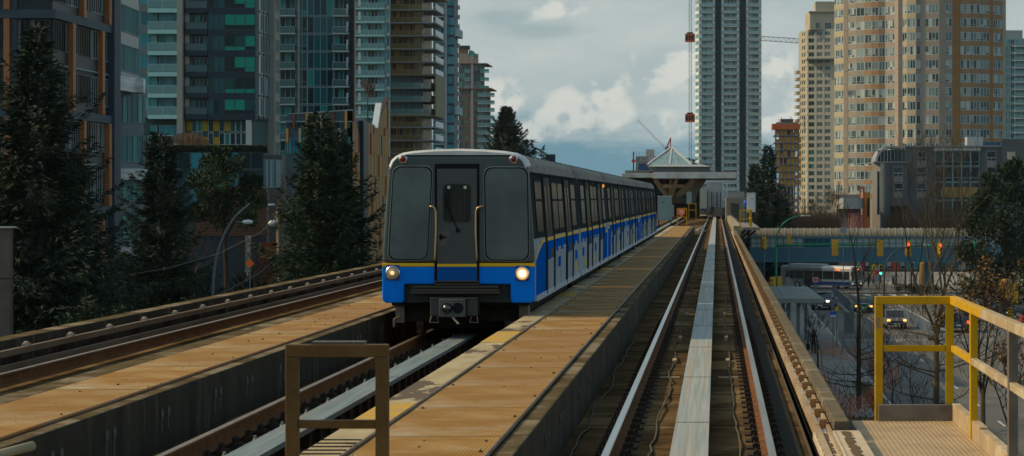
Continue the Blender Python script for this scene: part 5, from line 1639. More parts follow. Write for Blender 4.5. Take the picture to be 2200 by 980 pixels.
for k in range(9): bb.box(x0 + 1.5 + k * .95, x0 + 1.8 + k * .95, d + 3 + (k % 3), d + 3.4 + (k % 3), zt, zt + 1.8 + 3 * rr.random())
T.w('penthouse', rawc).box(x0 + .5, x1 - .4, d - .5, d + 12, zt + 1.3, zt + 2.2)
T.finish()

# --- tower H: narrow beige tower with stepped top
d = 950.0
T = Building('apartment_tower', 'narrow cream tower with a stepped top and small square windows', 'tower', (wx(1755, d), d + 12, GZ))
s = d / F; fh = 15.08 * s; zb = wz(455, d)
cream = mat('cream_wall', (.47, .40, .28), .8, col2=(.42, .355, .25), scale=.3)
creamd = mat('cream_wall_grey', (.38, .34, .265), .8)
zA = wz(58, d)
n1 = int((zA - zb) / fh)
zA = zb + n1 * fh
xl, xr = 1722, 1800
T.core([V2(1735, d + 5), V2(xr, d), V2(xr, d + 25), V2(1716, d + 25), V2(1722, d + 11)], GZ, zA, cream)
T.core([V2(1740, d + 2), V2(xr - 3, d + 2), V2(xr - 3, d + 20), V2(1730, d + 20), V2(1734, d + 8)], zA, wz(24, d), cream, key='wall_t')
T.core([V2(1752, d + 3), V2(xr - 6, d + 3), V2(xr - 6, d + 16), V2(1748, d + 16)], wz(24, d), wz(2, d), cream, key='penthouse')
T.w('roof', creamd).box(wx(1738, d), wx(xr - 1, d), d + 1, d + 20, wz(26, d), wz(23.5, d))
T.w('roof', creamd).box(wx(1733, d), wx(xr + 1, d), d - .6, d + 22, wz(128, d), wz(125, d))
W_ = (xr - 1735) * s
T.facade(V2(1735, d + 5), V2(xr, d), zb, fh, n1, (-.55, .45), creamd, [(.5, 14 * s, .5, fh - .6, 2, creamd, g_dark), (22 * s, 12 * s, .55, fh - .6, 2, whfr, g_beige), (40 * s, 12 * s, .55, fh - .6, 2, whfr, g_beige)], None, piers=((0, .5), (15.5 * s, 21 * s), (35 * s, 39 * s), (53 * s, W_)), pier_m=creamd)
T.facade(V2(1740, d + 2), V2(xr - 3, d + 2), zA, fh * 1.2, 1, None, None, [(12 * s, 11 * s, .4, fh, 3, whfr, g_beige), (32 * s, 14 * s, .4, fh, 3, whfr, g_beige)])
pL, pR = V2(1722, d + 11), V2(1735, d + 5)
T.facade(pL, pR, zb, fh, n1, (-.4, .6), cream, [(.4, 1.5, .7, fh - .5, 1, whfr, g_beige), (2.6, 1.5, .7, fh - .5, 1, whfr, g_beige)])
p0, p1 = V2(1714, d + 18), V2(1723, d + 9)
T.facade(p0, p1, zb, fh, n1 - 5, None, None, None, [(.0, 5.2, 1.5, 1.0, cream, cream, .3)])
T.finish()

# --- tower I: big beige tower of bays
d = 480.0
T = Building('apartment_tower', 'broad beige and orange apartment tower of rounded window bays', 'tower', (wx(1975, d), d + 15, GZ))
s = d / F; fh = 29.85 * s; nn = 16
zb = wz(425, d)
bei = mat('beige_stucco', (.355, .29, .235), .85, col2=(.325, .265, .215), scale=.4)
beid = mat('taupe_stucco', (.32, .265, .205), .85, col2=(.295, .245, .19), scale=.4)
ora = mat('orange_stucco', (.35, .215, .12), .85, col2=(.32, .195, .105), scale=.4)
orab = mat('brown_orange_stucco', (.33, .175, .075), .85)
yb = mat('pale_yellow_stucco', (.42, .345, .225), .85)  # paler, yellower tone; paints in sunlight on the left-facing facet
# plan: (photo x, metres behind the front, wall tone, number of panes or 0)
plan = [(1793, 7.0, yb, 3), (1813, 4.2, beid, 0), (1822, 4.0, beid, 2), (1840, 2.9, beid, 2), (1858, 2.4, ora, 2), (1873, 2.1, ora, 2), (1888, 2.2, ora, 2), (1902, 2.6, bei, 2), (1923, 1.6, bei, 0), (1931, .4, bei, 0), (1939, .7, yb, 1),
        (1949, .0, yb, 3), (1968, .0, beid, 1), (1978, .8, beid, 0), (1987, .9, beid, 4), (2018, .9, beid, 0), (2031, .9, beid, 2), (2046, .9, orab, 0), (2063, 1.4, ora, 3), (2084, .7, ora, 3), (2105, .7, ora, 3), (2126, 1.6, orab, 0), (2133, 2.2, ora, 1), (2143, 2.6, ora, 1), (2154, 3.0, yb, 0), (2160, 4.6, yb, 0)]
pts = [V2(px, d + dy + max(0, (2005 - px)) * .047 + max(0, px - 2060) * .03) for px, dy, _, _ in plan]
T.core(pts + [V2(2160, d + 30), V2(1793, d + 30)], GZ, zb + nn * fh, bei)
for (a, b_) in zip(range(len(plan) - 1), range(1, len(plan))):
    p0, p1 = pts[a], pts[b_]; m, k = plan[a][2], plan[a][3]; W_ = (p1 - p0).length
    if k:
        T.facade(p0, p1, zb, fh, nn, (-.05, .95), m, [(.06, W_ - .12, .97, fh - .12, k * 2 if W_ / k > 1.1 else k, whfr, g_tan, 'x')], relief=.07)
    else:
        T.obox('pier_' + m.name + str(a), m, p0, p1, 0, W_, 0, .12, zb - 6, zb + nn * fh)
        for i in range(nn): T.obox('panel_joint', mat('dark_joint', (.16, .125, .09), .9), p0, p1, 0, W_, .12, .125, zb + i * fh + .93, zb + i * fh + .98)  # darker joint line across each pier at every floor
T.finish()

# --- teal tower at the right edge
d = 900.0
T = Building('apartment_tower', 'pale teal tower with white balconies at the right edge of the picture', 'tower', (wx(2190, d), d + 10, GZ))
s = d / F; fh = 15.5 * s; zt = wz(83, d); nn = 17; zb = zt - nn * fh
T.core([V2(2158, d), V2(2240, d), V2(2240, d + 24), V2(2158, d + 24)], GZ, zt, mat('pale_teal_concrete', (.18, .27, .28), .6))
T.core([V2(2160, d + 3), V2(2197, d + 3), V2(2197, d + 18), V2(2160, d + 18)], zt, wz(64, d), mat('grey_penthouse', (.30, .31, .30), .7), key='penthouse')
T.facade(V2(2158, d), V2(2240, d), zb, fh, nn, (-.2, .3), MATS['pale_teal_concrete'], [(.4, 10 * s, .4, fh - .3, 3, whfr, g_teal), (13 * s, 8 * s, .4, fh - .3, 2, whfr, g_dark), (24 * s, 10 * s, .4, fh - .3, 3, whfr, g_teal), (40 * s, 30 * s, .4, fh - .3, 6, whfr, g_teal)], [(21 * s, 24 * s, 1.6, 1.0, whitep, railgl, .4)])
T.finish()
# ------------------------------------------------------------------ grey hotel, corner building, station, footbridge
d = 400.0
s = d / F
Hh = Building('hotel_building', 'dark grey hotel with a barrel roofed corner, glass stair wall and paired windows', 'building', (wx(2030, d), d + 10, GZ))
hg = mat('dark_grey_stucco', (.115, .125, .125), .85, col2=(.10, .108, .108), scale=.4)
hb = mat('grey_beige_stucco', (.25, .23, .20), .85)
zr, zl_ = wz(316, d), wz(350, d)
Hh.core([V2(1945, d), V2(2152, d), V2(2152, d + 16), V2(1945, d + 16)], GZ, zr, hg)
Hh.core([V2(1908, d - 1), V2(1950, d - 1), V2(1950, d + 14), V2(1908, d + 14)], wz(443, d), zl_, hg, key='wall_l')
Hh.core([V2(1912, d + 4), V2(1950, d + 4), V2(1950, d + 14), V2(1912, d + 14)], GZ, wz(443, d), dk, key='wall_v')
Hh.core([V2(2152, d - 1), V2(2290, d - 1), V2(2290, d + 16), V2(2152, d + 16)], GZ, wz(299, d), hg, key='wall_r')
cx = wx(1901, d); ring = [(cx + .9 * cos(a) * 1.0, d - .9 + 1.0 * sin(a)) for a in [2 * pi * i / 18 for i in range(18)]]
Hh.w('column_round', mat('slate_column', (.10, .115, .125), .7)).prism(ring, 'z', GZ, zl_ - .1)
Hh.core([V2(1874, d + .5), V2(1894, d - 1), V2(1894, d + 10), V2(1874, d + 10)], GZ, zl_, hb, key='wall_c')
bar_ = Hh.w('roof_barrel', mat('zinc_barrel_roof', (.34, .32, .31), .45, .3, col2=(.28, .27, .26), scale=1))
arc = [(wx(1912, d) - 2.55 * cos(radians(a)) , zl_ + .05 + 2.85 * sin(radians(a))) for a in range(0, 91, 9)]
bar_.prism([(x, z) for x, z in arc] + [(wx(1945, d), arc[-1][1]), (wx(1945, d), arc[-1][1] - .45)] + [(x + .3, z - .25) for x, z in arc[::-1]], 'y', d - .2, d + 10)
Hh.item('window', ('arch',), lambda: window_mb(2.3, 2.2, 4, .06), [whfr, g_hotel], V2(1881, d), V2(1945, d), .35, zl_ + .05, -.2)
Hh.item('window', ('pent',), lambda: window_mb(2.6, 2.3, 4, .06), [palefr, g_hotel], V2(1912, d), V2(1945, d), .1, zl_ + .05, -.1)
Hh.w('roof', mat('pale_grey_coping', (.24, .24, .23), .7)).box(wx(1943, d), wx(2154, d), d - .25, d + 16, zr, zr + .28)
Hh.w('roof', MATS['pale_grey_coping']).box(wx(1876, d), wx(1950, d), d - 1.25, d + 10, zl_, zl_ + .22)
for x0, x1, rows in ((1920, 1940, ((359, 379), (394, 413))), (1970, 1990, ((325, 346), (359, 379), (394, 413))), (2120, 2140, ((325, 346), (359, 379), (394, 413)))):
    for ya, yb_ in rows:
        w_, h_ = (x1 - x0) * s, (yb_ - ya) * s
        dd = -1 if x0 == 1920 else 0
        p0, p1 = V2(x0, d + dd), V2(x1, d + dd)
        def mkw(w_=w_, h_=h_):
            b = window_mb(w_, h_ * .66, 1, .06); b2 = window_mb(w_, h_ * .34, 2, .07)
            o = MB(); mb_add(o, b, (0, 0, h_ * .34), 0); mb_add(o, b2, (0, 0, 0), 0)
            o.m = b.m + b2.m
            return o
        Hh.item('window', ('hw', round(w_, 2), round(h_, 2)), mkw, [mat('hotel_frame', (.30, .33, .33), .5), g_hotel], p0, p1, 0, wz(yb_, d), .03)
        Hh.obox('panel_vent', hb, p0, p1, 0, w_, 0, .03, wz(yb_ + 12, d), wz(yb_ + 1, d))
# tall lattice window at the corner, glass stair wall
Hh.item('window', ('tall',), lambda: window_mb(.95, 7.6, 2, .07), [whfr, g_hotel], V2(1880, d), V2(1893, d), .25, wz(462, d), .85)
gx0, gx1 = 2008, 2104
W_ = (gx1 - gx0) * s
for r, (ya, yb_) in enumerate(((324, 357), (358, 391), (392, 430), (431, 470))):
    for k in range(5):
        Hh.item('window', ('gl', r), lambda h_=(yb_ - ya) * s: window_mb(W_ / 5 - .04, h_, 1, .09, low='all'), [palefr, g_hotel], V2(gx0, d), V2(gx1, d), k * W_ / 5 + .02, wz(yb_, d), .25)
Hh.w('fascia', mat('pale_beam', (.36, .37, .36), .6)).box(wx(gx0 - 2, d), wx(gx1 + 2, d), d - .55, d - .0, wz(324, d), wz(318, d))
Hh.w('panel_plywood', mat('dull_yellow_blind', (.30, .19, .07), .8)).box(wx(2021, d), wx(2100, d), d - .34, d - .31, wz(424, d), wz(402, d))
# roof plant
Hh.w('penthouse', mat('pale_roof_unit', (.36, .38, .38), .5)).box(wx(2078, d + 3), wx(2112, d + 3), d + 3, d + 7, zr + .3, wz(294, d + 3))
Hh.w('penthouse_b', mat('blue_roof_screen', (.04, .10, .18), .6)).box(wx(2112, d + 2), wx(2150, d + 2), d + 2, d + 2.2, zr + .3, wz(305, d + 2))
Hh.w('penthouse', MATS['pale_roof_unit']).box(wx(1962, d + 2), wx(1968, d + 2), d + 2, d + 4, zr + .3, wz(308, d + 2))
Hh.w('sign_pale', mat('cream_panel', (.42, .38, .28), .7)).box(wx(2164, d - 1), wx(2181, d - 1), d - 1.2, d - 1.01, wz(346, d), wz(327, d))
Hh.finish()

# corner shop building with mural, red pylon and orange wall
d = 385.0; s = d / F
Cn = Building('corner_building', 'low grey corner building with overhanging top, bright mural and red pylon frame', 'building', (wx(1825, d), d + 6, GZ))
wall_g = mat('mid_grey_stucco', (.20, .20, .195), .85)
Cn.core([V2(1797, d + 4), V2(1850, d + 4), V2(1850, d + 14), V2(1797, d + 14)], GZ, wz(449, d), wall_g)
Cn.core([V2(1795, d + 3.5), V2(1812, d), V2(1843, d), V2(1855, d + 2.5), V2(1855, d + 14), V2(1795, d + 14)], wz(449, d), wz(426, d), mat('pale_grey_stucco', (.30, .30, .28), .85), key='wall_o')
Cn.w('roof', wall_g).box(wx(1800, d), wx(1850, d), d + 4, d + 12, wz(426, d), wz(418, d))


def swirl(name, cols, scale, dist):
    m, nt, b = _nt(name)
    tc_ = N(nt, 'ShaderNodeTexCoord'); nz = N(nt, 'ShaderNodeTexNoise', Scale=scale, Detail=3, Distortion=dist)
    nt.links.new(tc_.outputs['Object'], nz.inputs['Vector'])
    cr = N(nt, 'ShaderNodeValToRGB'); e = cr.color_ramp.elements
    while len(e) < len(cols): e.new(.5)
    for i, c in enumerate(cols): e[i].position = .30 + .4 * i / (len(cols) - 1); e[i].color = (*c, 1)
    nt.links.new(nz.outputs['Fac'], cr.inputs[0]); nt.links.new(cr.outputs[0], b.inputs['Base Color'])
    b.inputs['Roughness'].default_value = .7
    MATS[name] = m
    return m


Cn.w('panel_mural', swirl('dim_mural', [(.22, .06, .05), (.16, .17, .16), (.30, .14, .10), (.10, .10, .20)], .5, 1.0)).box(wx(1809, d), wx(1848, d), d + 3.9, d + 3.98, wz(492, d), wz(450, d))
Cn.w('panel_poster', swirl('bright_mural', [(.35, .16, .62), (.62, .20, .36), (.80, .42, .14), (.78, .24, .20), (.22, .20, .66)], 1.1, 1.6)).box(wx(1825, d), wx(1848, d), d + 3.5, d + 3.7, wz(494, d), wz(458, d))
rp = mat('red_pylon', (.48, .07, .035), .6)
bb = Cn.w('column_red', rp)
bb.box(wx(1848, d), wx(1850.5, d), d + 2, d + 2.6, GZ, wz(402, d)); bb.box(wx(1856, d), wx(1859.5, d), d + 2, d + 2.6, GZ, wz(402, d)); bb.box(wx(1848, d), wx(1859.5, d), d + 1.95, d + 2.65, wz(405, d), wz(401.5, d))
Cn.w('sign_strip', mat('red_white_strip', (.6, .35, .3), .6)).box(wx(1850.6, d), wx(1855.6, d), d + 2.3, d + 2.5, wz(492, d), wz(462, d))
ow = mat('orange_wall', (.50, .235, .05), .8, col2=(.45, .2, .045), scale=.6)
Cn.w('wall_or', ow).box(wx(1861, d), wx(1873, d), d + 4, d + 10, GZ, wz(413, d))
Cn.w('wall_dk', dk).box(wx(1867, d), wx(1871, d), d + 3.9, d + 3.99, wz(466, d), wz(425, d))
Cn.finish()

# --- elevated station: flat canopy, glass pyramid, concrete struts
d = 262.0; s = d / F
St = thing('station_building', 'elevated station with flat canopy, glass pyramid roof and angled concrete struts', 'station', (wx(1450, d), d + 12, 0))
cw = mat('pale_station_concrete', (.60, .61, .57), .75, col2=(.37, .36, .31), scale=.5)
ctan = mat('tan_strut_concrete', (.56, .51, .39), .8, col2=(.48, .43, .33), scale=.6)
x0, x1 = wx(1335, d), wx(1582, d)
zc0, zc1 = wz(383.5, d), wz(371, d)
b = MB(); b.box(wx(1402, d), x1, d, d + 26, zc0, zc1); b.box(x0, wx(1402, d) - .01, d + 2, d + 26, zc0 + .1, zc1 - .05); b.build('canopy', cw, St, bevel=.03)
b = MB(); b.box(wx(1402, d) + .1, x1 - .1, d + .15, d + 25, zc1 + .003, zc1 + .12); b.box(wx(1340, d), wx(1394, d), d + 4, d + 24, zc1 + .003, zc1 + .3); b.build('canopy_top', mat('grey_roof_felt', (.16, .16, .15), .9), St)
b = MB(); b.box(wx(1394, d), wx(1524, d), d + 3, d + 22, zc1 + .125, wz(357.5, d)); b.build('lantern_wall', mat('grey_lantern_panel', (.19, .19, .18), .7, col2=(.15, .15, .145), scale=.6), St)
b = MB(); q = wz(357.4, d)
b.loft([[(wx(1390, d), d + 2.6, q), (wx(1526, d), d + 2.6, q), (wx(1526, d), d + 22.4, q), (wx(1390, d), d + 22.4, q)], [(wx(1403, d), d + 3.5, wz(352.5, d)), (wx(1509, d), d + 3.5, wz(352.5, d)), (wx(1509, d), d + 21, wz(352.5, d)), (wx(1403, d), d + 21, wz(352.5, d))]])
b.build('lantern_roof', mat('pale_metal_roof', (.30, .32, .30), .55, .1), St)
ap = Vector((wx(1443, d + 12), d + 12, wz(317, d + 12))); zb_ = wz(354, d + 6)
c4 = [Vector((wx(1392, d + 6), d + 5, zb_)), Vector((wx(1486, d + 6), d + 5, zb_)), Vector((wx(1486, d + 6), d + 19, zb_)), Vector((wx(1392, d + 6), d + 19, zb_))]
b = MB()
for i in range(4): b.face([c4[i], c4[(i + 1) % 4], ap])
py_ = b.build('pyramid_glass', mat('pale_green_pyramid_glass', (.13, .21, .185), .12, spec=.8, col2=(.17, .24, .21), scale=.7), St)
b = MB()
for i in range(4):
    b.bar(c4[i], ap + Vector((0, 0, .05)), .2, .2)
    for f_ in (.33, .66):
        m_ = c4[i].lerp(c4[(i + 1) % 4], f_); b.bar(m_, m_.lerp(ap, 1 - abs(f_ - .5) * .2), .06, .06)
        b.bar(c4[i].lerp(ap, f_), c4[(i + 1) % 4].lerp(ap, f_), .06, .06)
b.bar((c4[0] + c4[1]) / 2, ap, .2, .2)
build_each(b, 'pyramid_bar', mat('white_pyramid_bar', (.40, .42, .38), .5), St)
# struts fan out from a low base
base = P(1441, 424, d + 6)
for px, py, w_, dd in ((1408, 386, .50, 3), (1424, 386, .40, 12), (1441, 386, .50, 4), (1453, 386, .42, 2), (1492, 386, .48, 3), (1506, 387, .55, 4)):
    b = MB(); tp = P(px, py, d + dd)
    p0 = base + Vector(((px - 1441) * .010, 0, 0))
    b.bar(p0, tp, w_ * .8, w_); b.build('strut', ctan, St, bevel=.03)
b = MB(); b.bar(P(1424, 400, d + 4), P(1470, 400, d + 4), .3, .4); b.build('strut', ctan, St)
b = MB(); dkc = mat('dark_raking_column', (.10, .085, .07), .8)
b.bar(P(1487, 436, d + 2), P(1491, 415, d + 2), .8, .8); b.bar(P(1490, 416, d + 2), P(1511, 384, d + 2), .75, .75); b.build('raking_column', dkc, St, bevel=.04)
b = MB(); b.box(wx(1420, d), wx(1478, d), d + 5, d + 9, wz(437, d), wz(424, d)); b.build('plinth', dkc, St)
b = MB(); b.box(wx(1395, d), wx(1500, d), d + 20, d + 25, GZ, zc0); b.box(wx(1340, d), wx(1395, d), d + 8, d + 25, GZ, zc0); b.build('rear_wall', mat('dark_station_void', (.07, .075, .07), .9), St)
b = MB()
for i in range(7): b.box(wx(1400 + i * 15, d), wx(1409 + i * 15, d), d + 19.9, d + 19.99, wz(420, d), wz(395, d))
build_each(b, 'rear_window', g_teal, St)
b = MB(); b.box(wx(1475, d), wx(1486, d), d - 1, d, wz(438, d), wz(412, d)); b.box(wx(1443, d) , wx(1452, d), d - 12, d - 11, wz(466, d - 12), wz(440, d - 12)); build_each(b, 'switch_box', MATS['teal_grey_cabinet'], St)
# platform hall beyond, where the tracks bend away: white ribbed screens
d2 = 300.0
b = MB(); hx0, hx1 = wx(1503, d2), wx(1552, d2)
wr_ = mat('white_ribbed_screen', (.52, .51, .47), .6, col2=(.46, .45, .41), scale=.6)
b.box(hx0, hx0 + .95, d2 - 2, d2 + 10, wz(448, d2), wz(405, d2)); b.build('platform_end', mat('cream_end_wall', (.45, .41, .33), .8), St)
b = MB(); b.box(hx0 + .96, hx1, d2, d2 + 12, wz(455, d2), wz(391, d2)); b.build('platform_screen', wr_, St)
b = MB()
for px in (1515.5, 1519, 1528, 1532, 1539, 1541, 1547): b.box(wx(px, d2), wx(px, d2) + .10, d2 - .03, d2 - .005, wz(447, d2), wz(413, d2))
build_each(b, 'screen_slot', dk, St)
b = MB()
for i in range(14): b.box(wx(1514 + i * 2.7, d2), wx(1514 + i * 2.7, d2) + .04, d2 - .06, d2 - .031, wz(450, d2), wz(392, d2))
build_each(b, 'screen_rib', wr_, St)
b = MB(); tw = mat('white_truss', (.50, .52, .52), .5)
for xa_, za, zb2 in ((wx(1553.5, d2), 432, 380), (wx(1562, d2), 432, 380)): b.box(xa_ - .07, xa_ + .07, d2 - 1, d2 - .85, wz(za, d2), wz(zb2, d2))
for i in range(9):
    y_ = 432 - i * 5.7; a_, c_ = (1553.5, 1562) if i % 2 else (1562, 1553.5)
    b.bar(P(a_, y_, d2 - .92), P(c_, y_ - 5.7, d2 - .92), .1, .1)
for i in range(9):
    a_ = 1508 + i * 5
    b.bar(P(a_, 391, d2), P(a_ + 5, 384, d2), .12, .12); b.bar(P(a_ + 5, 391, d2), P(a_, 384, d2), .1, .1); b.bar(P(a_, 391, d2), P(a_, 384, d2), .08, .08)
b.bar(P(1506, 391, d2), P(1556, 391, d2), .16, .16); b.bar(P(1506, 384, d2), P(1556, 384, d2), .16, .16)
b.build('truss', tw, St)
# curving retaining wall at the bend
b = MB()
rng = [(bend(1.65, y) + .0, y) for y in range(250, 330, 6)]
b.loft([[(x, y, -.3), (x + .25, y, -.3), (x + .25, y, 1.0), (x, y, 1.0)] for x, y in rng]); b.build('dark_edge_wall', dk, St)
b = MB(); b.box(wx(1560, 240), wx(1606, 240), 240, 262, -2, wz(425, 240)); b.build('wood_clad_wall', mat('weathered_wood_wall', (.26, .22, .17), .85, col2=(.20, .165, .125), scale=1, stretch=(4, 4, .3)), St)

# --- covered footbridge across the street
d = 290.0; s = d / F
Fb = thing('footbridge', 'covered blue footbridge with ribbed beige barrel roof crossing the street', 'bridge', (wx(1850, d), d + 2, GZ))
x0, x1 = 4.2, wx(2150, d)
blue_b = mat('teal_blue_steel', (.045, .15, .20), .55, col2=(.038, .125, .165), scale=.4, stretch=(1, 1, .2))
zr0, zr1 = wz(508, d), wz(491, d)
zc = zr0; rr_ = 2.1; cy = d + 2
arc = [(cy - rr_ * cos(radians(a)), zr0 + (zr1 - zr0) * sin(radians(a))) for a in range(0, 181, 12)]
b = MB(); b.prism(arc, 'x', x0, x1); rf_ = b.build('roof', mat('beige_roof_glazing', (.19, .155, .10), .5, spec=.1, col2=(.165, .135, .088), scale=.5), Fb)
b = MB()
x = x0 + .3
while x < x1:
    pr = [(cy - (rr_ + .05) * cos(radians(a)), zr0 + (zr1 - zr0 + .05) * sin(radians(a))) for a in range(0, 181, 15)]
    b.tube([(x, y_, z_) for y_, z_ in pr], .04, 5); x += 14 * s
build_each(b, 'roof_rib', mat('pale_blue_rib', (.24, .31, .33), .5), Fb)
b = MB(); b.box(x0, x1, d - .15, d + 4.15, wz(511.5, d), zr0); b.build('roof_beam', blue_b, Fb)
zg0, zg1 = wz(532, d), wz(511.5, d)
b = MB(); b.box(x0, x1, d + .1, d + .12, zg0, zg1); b.build('glazing', glass('bridge_glass', [(0, (.36, .41, .36)), (.5, (.42, .45, .39))], .12), Fb)
b = MB(); b.box(wx(1728, d), wx(1782, d), d + .03, d + .09, zg0, zg1 - .1); b.build('dark_panel', g_dark, Fb)
b = MB()
for i in range(38):
    x = x0 + i * 14.2 * s; w_ = .09 if i % 4 else .2
    b.box(x, x + w_, d - .02, d + .095, zg0, zg1)
b.box(x0, x1, d - .03, d + .08, zg0 + .55, zg0 + .60)
build_each(b, 'mullion', blue_b, Fb)
b = MB(); b.box(x0, x1, d - .1, d + 4.1, wz(561, d), zg0 - .003); b.build('girder', blue_b, Fb)
b = MB(); b.box(x0, x1, d - .25, d + 4.2, wz(563.5, d), wz(559, d)); b.box(x0, x1, d - .16, d - .11, wz(534, d), wz(531, d))
for i in range(60): b.box(x0 + i * .46, x0 + i * .46 + .05, d - .16, d - .105, wz(558, d), wz(535, d)) if i < 999 else None
b.build('girder_trim', blue_b, Fb)
for px in (1630, 1990, 2120):
    b = MB(); b.box(wx(px, d), wx(px, d) + .6, d + 1.6, d + 2.4, GZ, wz(563.6, d)); b.build('column', blue_b, Fb)
# ------------------------------------------------------------------ ground, road, pavements
def sheet(name, x0, x1, y0, y1, z, m, thick=None):
    b = MB()
    if thick: b.box(x0, x1, y0, y1, z - thick, z)
    else: b.face([(x0, y0, z), (x1, y0, z), (x1, y1, z), (x0, y1, z)])
    return struct(b.build(name, m))


ground_m = mat('dull_ground', (.070, .068, .055), .95, col2=(.055, .06, .042), scale=.08, bump=.2, bscale=2)
asph = mat('asphalt', (.125, .118, .104), .9, col2=(.155, .147, .13), scale=.25, bump=.2, bscale=8, col3=(.095, .09, .08), scale3=.06)
pave = mat('pavement_concrete', (.28, .255, .215), .9, col2=(.22, .20, .17), scale=.3, bump=.1, bscale=6)
plaza_m = mat('plaza_paving', (.27, .255, .225), .9, col2=(.21, .20, .175), scale=.3)
grassm = mat('lawn_soil', (.030, .048, .015), .95, col2=(.05, .055, .02), scale=.6)
dirt = mat('bare_brown_earth', (.13, .078, .036), .95, col2=(.07, .062, .024), scale=.5, bump=.4, bscale=4)
wline = mat('road_paint_white', (.55, .55, .52), .8, col2=(.35, .35, .33), scale=2)
sheet('ground', -2500, 2500, -200, 2500, GZ - .02, ground_m)
b = MB(); rr = random.Random(2)
hz_ = [(-2400 + i * 100, 2.0 + rr.uniform(-1.5, 1.5)) for i in range(49)]
for (xa_, za_), (xb_, zb3) in zip(hz_[:-1], hz_[1:]):
    b.face([(xa_, 2300, GZ), (xb_, 2300, GZ), (xb_, 2420, zb3), (xa_, 2420, za_)]); b.face([(xa_, 2420, za_), (xb_, 2420, zb3), (xb_, 2490, GZ), (xa_, 2490, GZ)])
struct(b.build('hills', mat('far_wooded_hills', (.03, .045, .04), .95, col2=(.02, .03, .026), scale=.05)))
sheet('road', 9.9, 44, 60, 330, GZ - .012, asph)
sheet('road', 2.5, 120, 292, 330, GZ - .008, asph)
sheet('road', 9.9, 60, 330, 900, GZ - .012, asph)
sheet('pavement', 3.0, 9.9, 150, 292, GZ + .12, pave, .14)
sheet('kerb', 9.9, 10.08, 150, 292, GZ + .13, mat('kerb_stone', (.28, .27, .24), .9), .15)
sheet('verge', 1.5, 9.6, 70, 150, GZ + .1, dirt, .12)
sheet('pavement', 6.4, 8.8, 126, 150, GZ + .125, pave, .10)
sheet('plaza', 24, 80, 302, 372, GZ + .1, plaza_m, .12)
sheet('pavement', 33, 44, 120, 292, GZ + .1, pave, .12)
sheet('lawn', -60, -14.5, 215, 330, GZ + .02, grassm, .04)
sheet('driveway', -48, -30, 195, 226, GZ + .03, mat('pale_driveway', (.34, .33, .30), .9), .04)
b = MB()
for i in range(14):
    for x in (15.2, 19.0): b.box(x, x + .14, 110 + i * 12, 113 + i * 12, GZ - .008, GZ - .004)
b.box(13.0, 24.5, 281, 281.5, GZ - .008, GZ - .004); b.box(10.3, 24, 196, 196.4, GZ - .008, GZ - .004)
b.box(10.15, 10.27, 100, 280, GZ - .008, GZ - .004)
for i in range(8): b.box(12 + i * 1.6, 12.7 + i * 1.6, 284, 289, GZ - .008, GZ - .004)
struct(b.build('road_markings', wline))
sheet('median', 13.6, 14.6, 235, 285, GZ + .1, pave, .12)
sheet('tactile_strip', 7.6, 9.6, 178.4, 179.2, GZ + .128, mat('tactile_yellow', (.5, .27, .03), .8), .006)

# ------------------------------------------------------------------ street furniture
sig_y = mat('signal_yellow', (.62, .33, .012), .5, col2=(.5, .26, .012), scale=4)
sig_k = mat('signal_black', (.012, .012, .012), .6)
green_p = mat('dark_green_pole', (.008, .19, .09), .45, spec=.3)
lamp_w = mat('lamp_head_pale', (.55, .57, .56), .45)
grey_p = mat('grey_steel_pole', (.12, .15, .165), .55, .1)


def signal(root, loc, rz, lit=None, plate=True):
    """Three-lamp signal head facing -y in its own frame, a part of its pole."""
    b = MB()
    b.box(-.19, .19, -.12, .12, -.55, .55)
    if plate: b.box(-.28, .28, .06, .09, -.70, .70)
    for i in range(3):
        z = .36 - i * .36
        b.lathe((0, -.12, z), [(.155, 0), (.16, -.02), (.165, -.20), (.15, -.20), (.14, -.03)], 14, 'y')
    me = b.mesh('signal_head', sig_y)
    o = part('signal_head', me, root, loc - ORIG[root.name], rz); o.scale = (1.25, 1.25, 1.25)
    b = MB()
    for i, (nm, c) in enumerate((('red', (1, .06, .03)), ('amber', (.25, .12, .01)), ('green', (.05, .9, .6)))):
        k = MB(); k.lathe((0, -.15, .36 - i * .36), [(.135, 0), (.10, -.025), (.01, -.035)], 14, 'y')
        on = lit == nm
        part('lens', k.mesh('lens', mat('lens_' + nm + ('_lit' if on else '_off'), c if on else tuple(q * .06 for q in c), .3, emit=3.0 if on else 0)), o)
    return o


def mast_arm(px, py_arm, px_end, d, label, lamp=None, heads=()):
    x = wx(px, d); za = wz(py_arm, d)
    t = thing('traffic_signal', label, 'traffic signal', (x, d, GZ))
    b = MB(); b.tube([(x, d, GZ), (x, d, za + .6)], [.16, .12], 12); b.lathe((x, d, GZ), [(.26, 0), (.26, .12), (.17, .2)], 12); b.build('pole', green_p, t, smooth=True)
    xe = wx(px_end, d)
    b = MB(); b.tube([(x, d, za - .05), (x + (xe - x) * .5, d, za + .07), (xe, d, za)], [.14, .115, .085], 10); b.build('arm', green_p, t, smooth=True)
    if lamp:
        pts = [P(a, c, d) for a, c in lamp]
        b = MB(); b.tube(pts, [.10, .09, .085, .08, .07, .06, .06][:len(pts)], 10); b.build('lamp_arm', green_p, t, smooth=True)
        e = pts[-1]
        b = MB(); b.loft([[(e.x + a, e.y + sx * w_, e.z + z_) for sx, z_ in ((-1, -.05), (1, -.05), (1, .04), (-1, .04))] for a, w_ in ((-.1, .06), (.2, .16), (.9, .17), (1.0, .1))]); b.build('lamp_head', lamp_w, t)
    for hx, hy, rz, lit in heads: signal(t, P(hx, hy, d - .2), rz, lit)
    return t


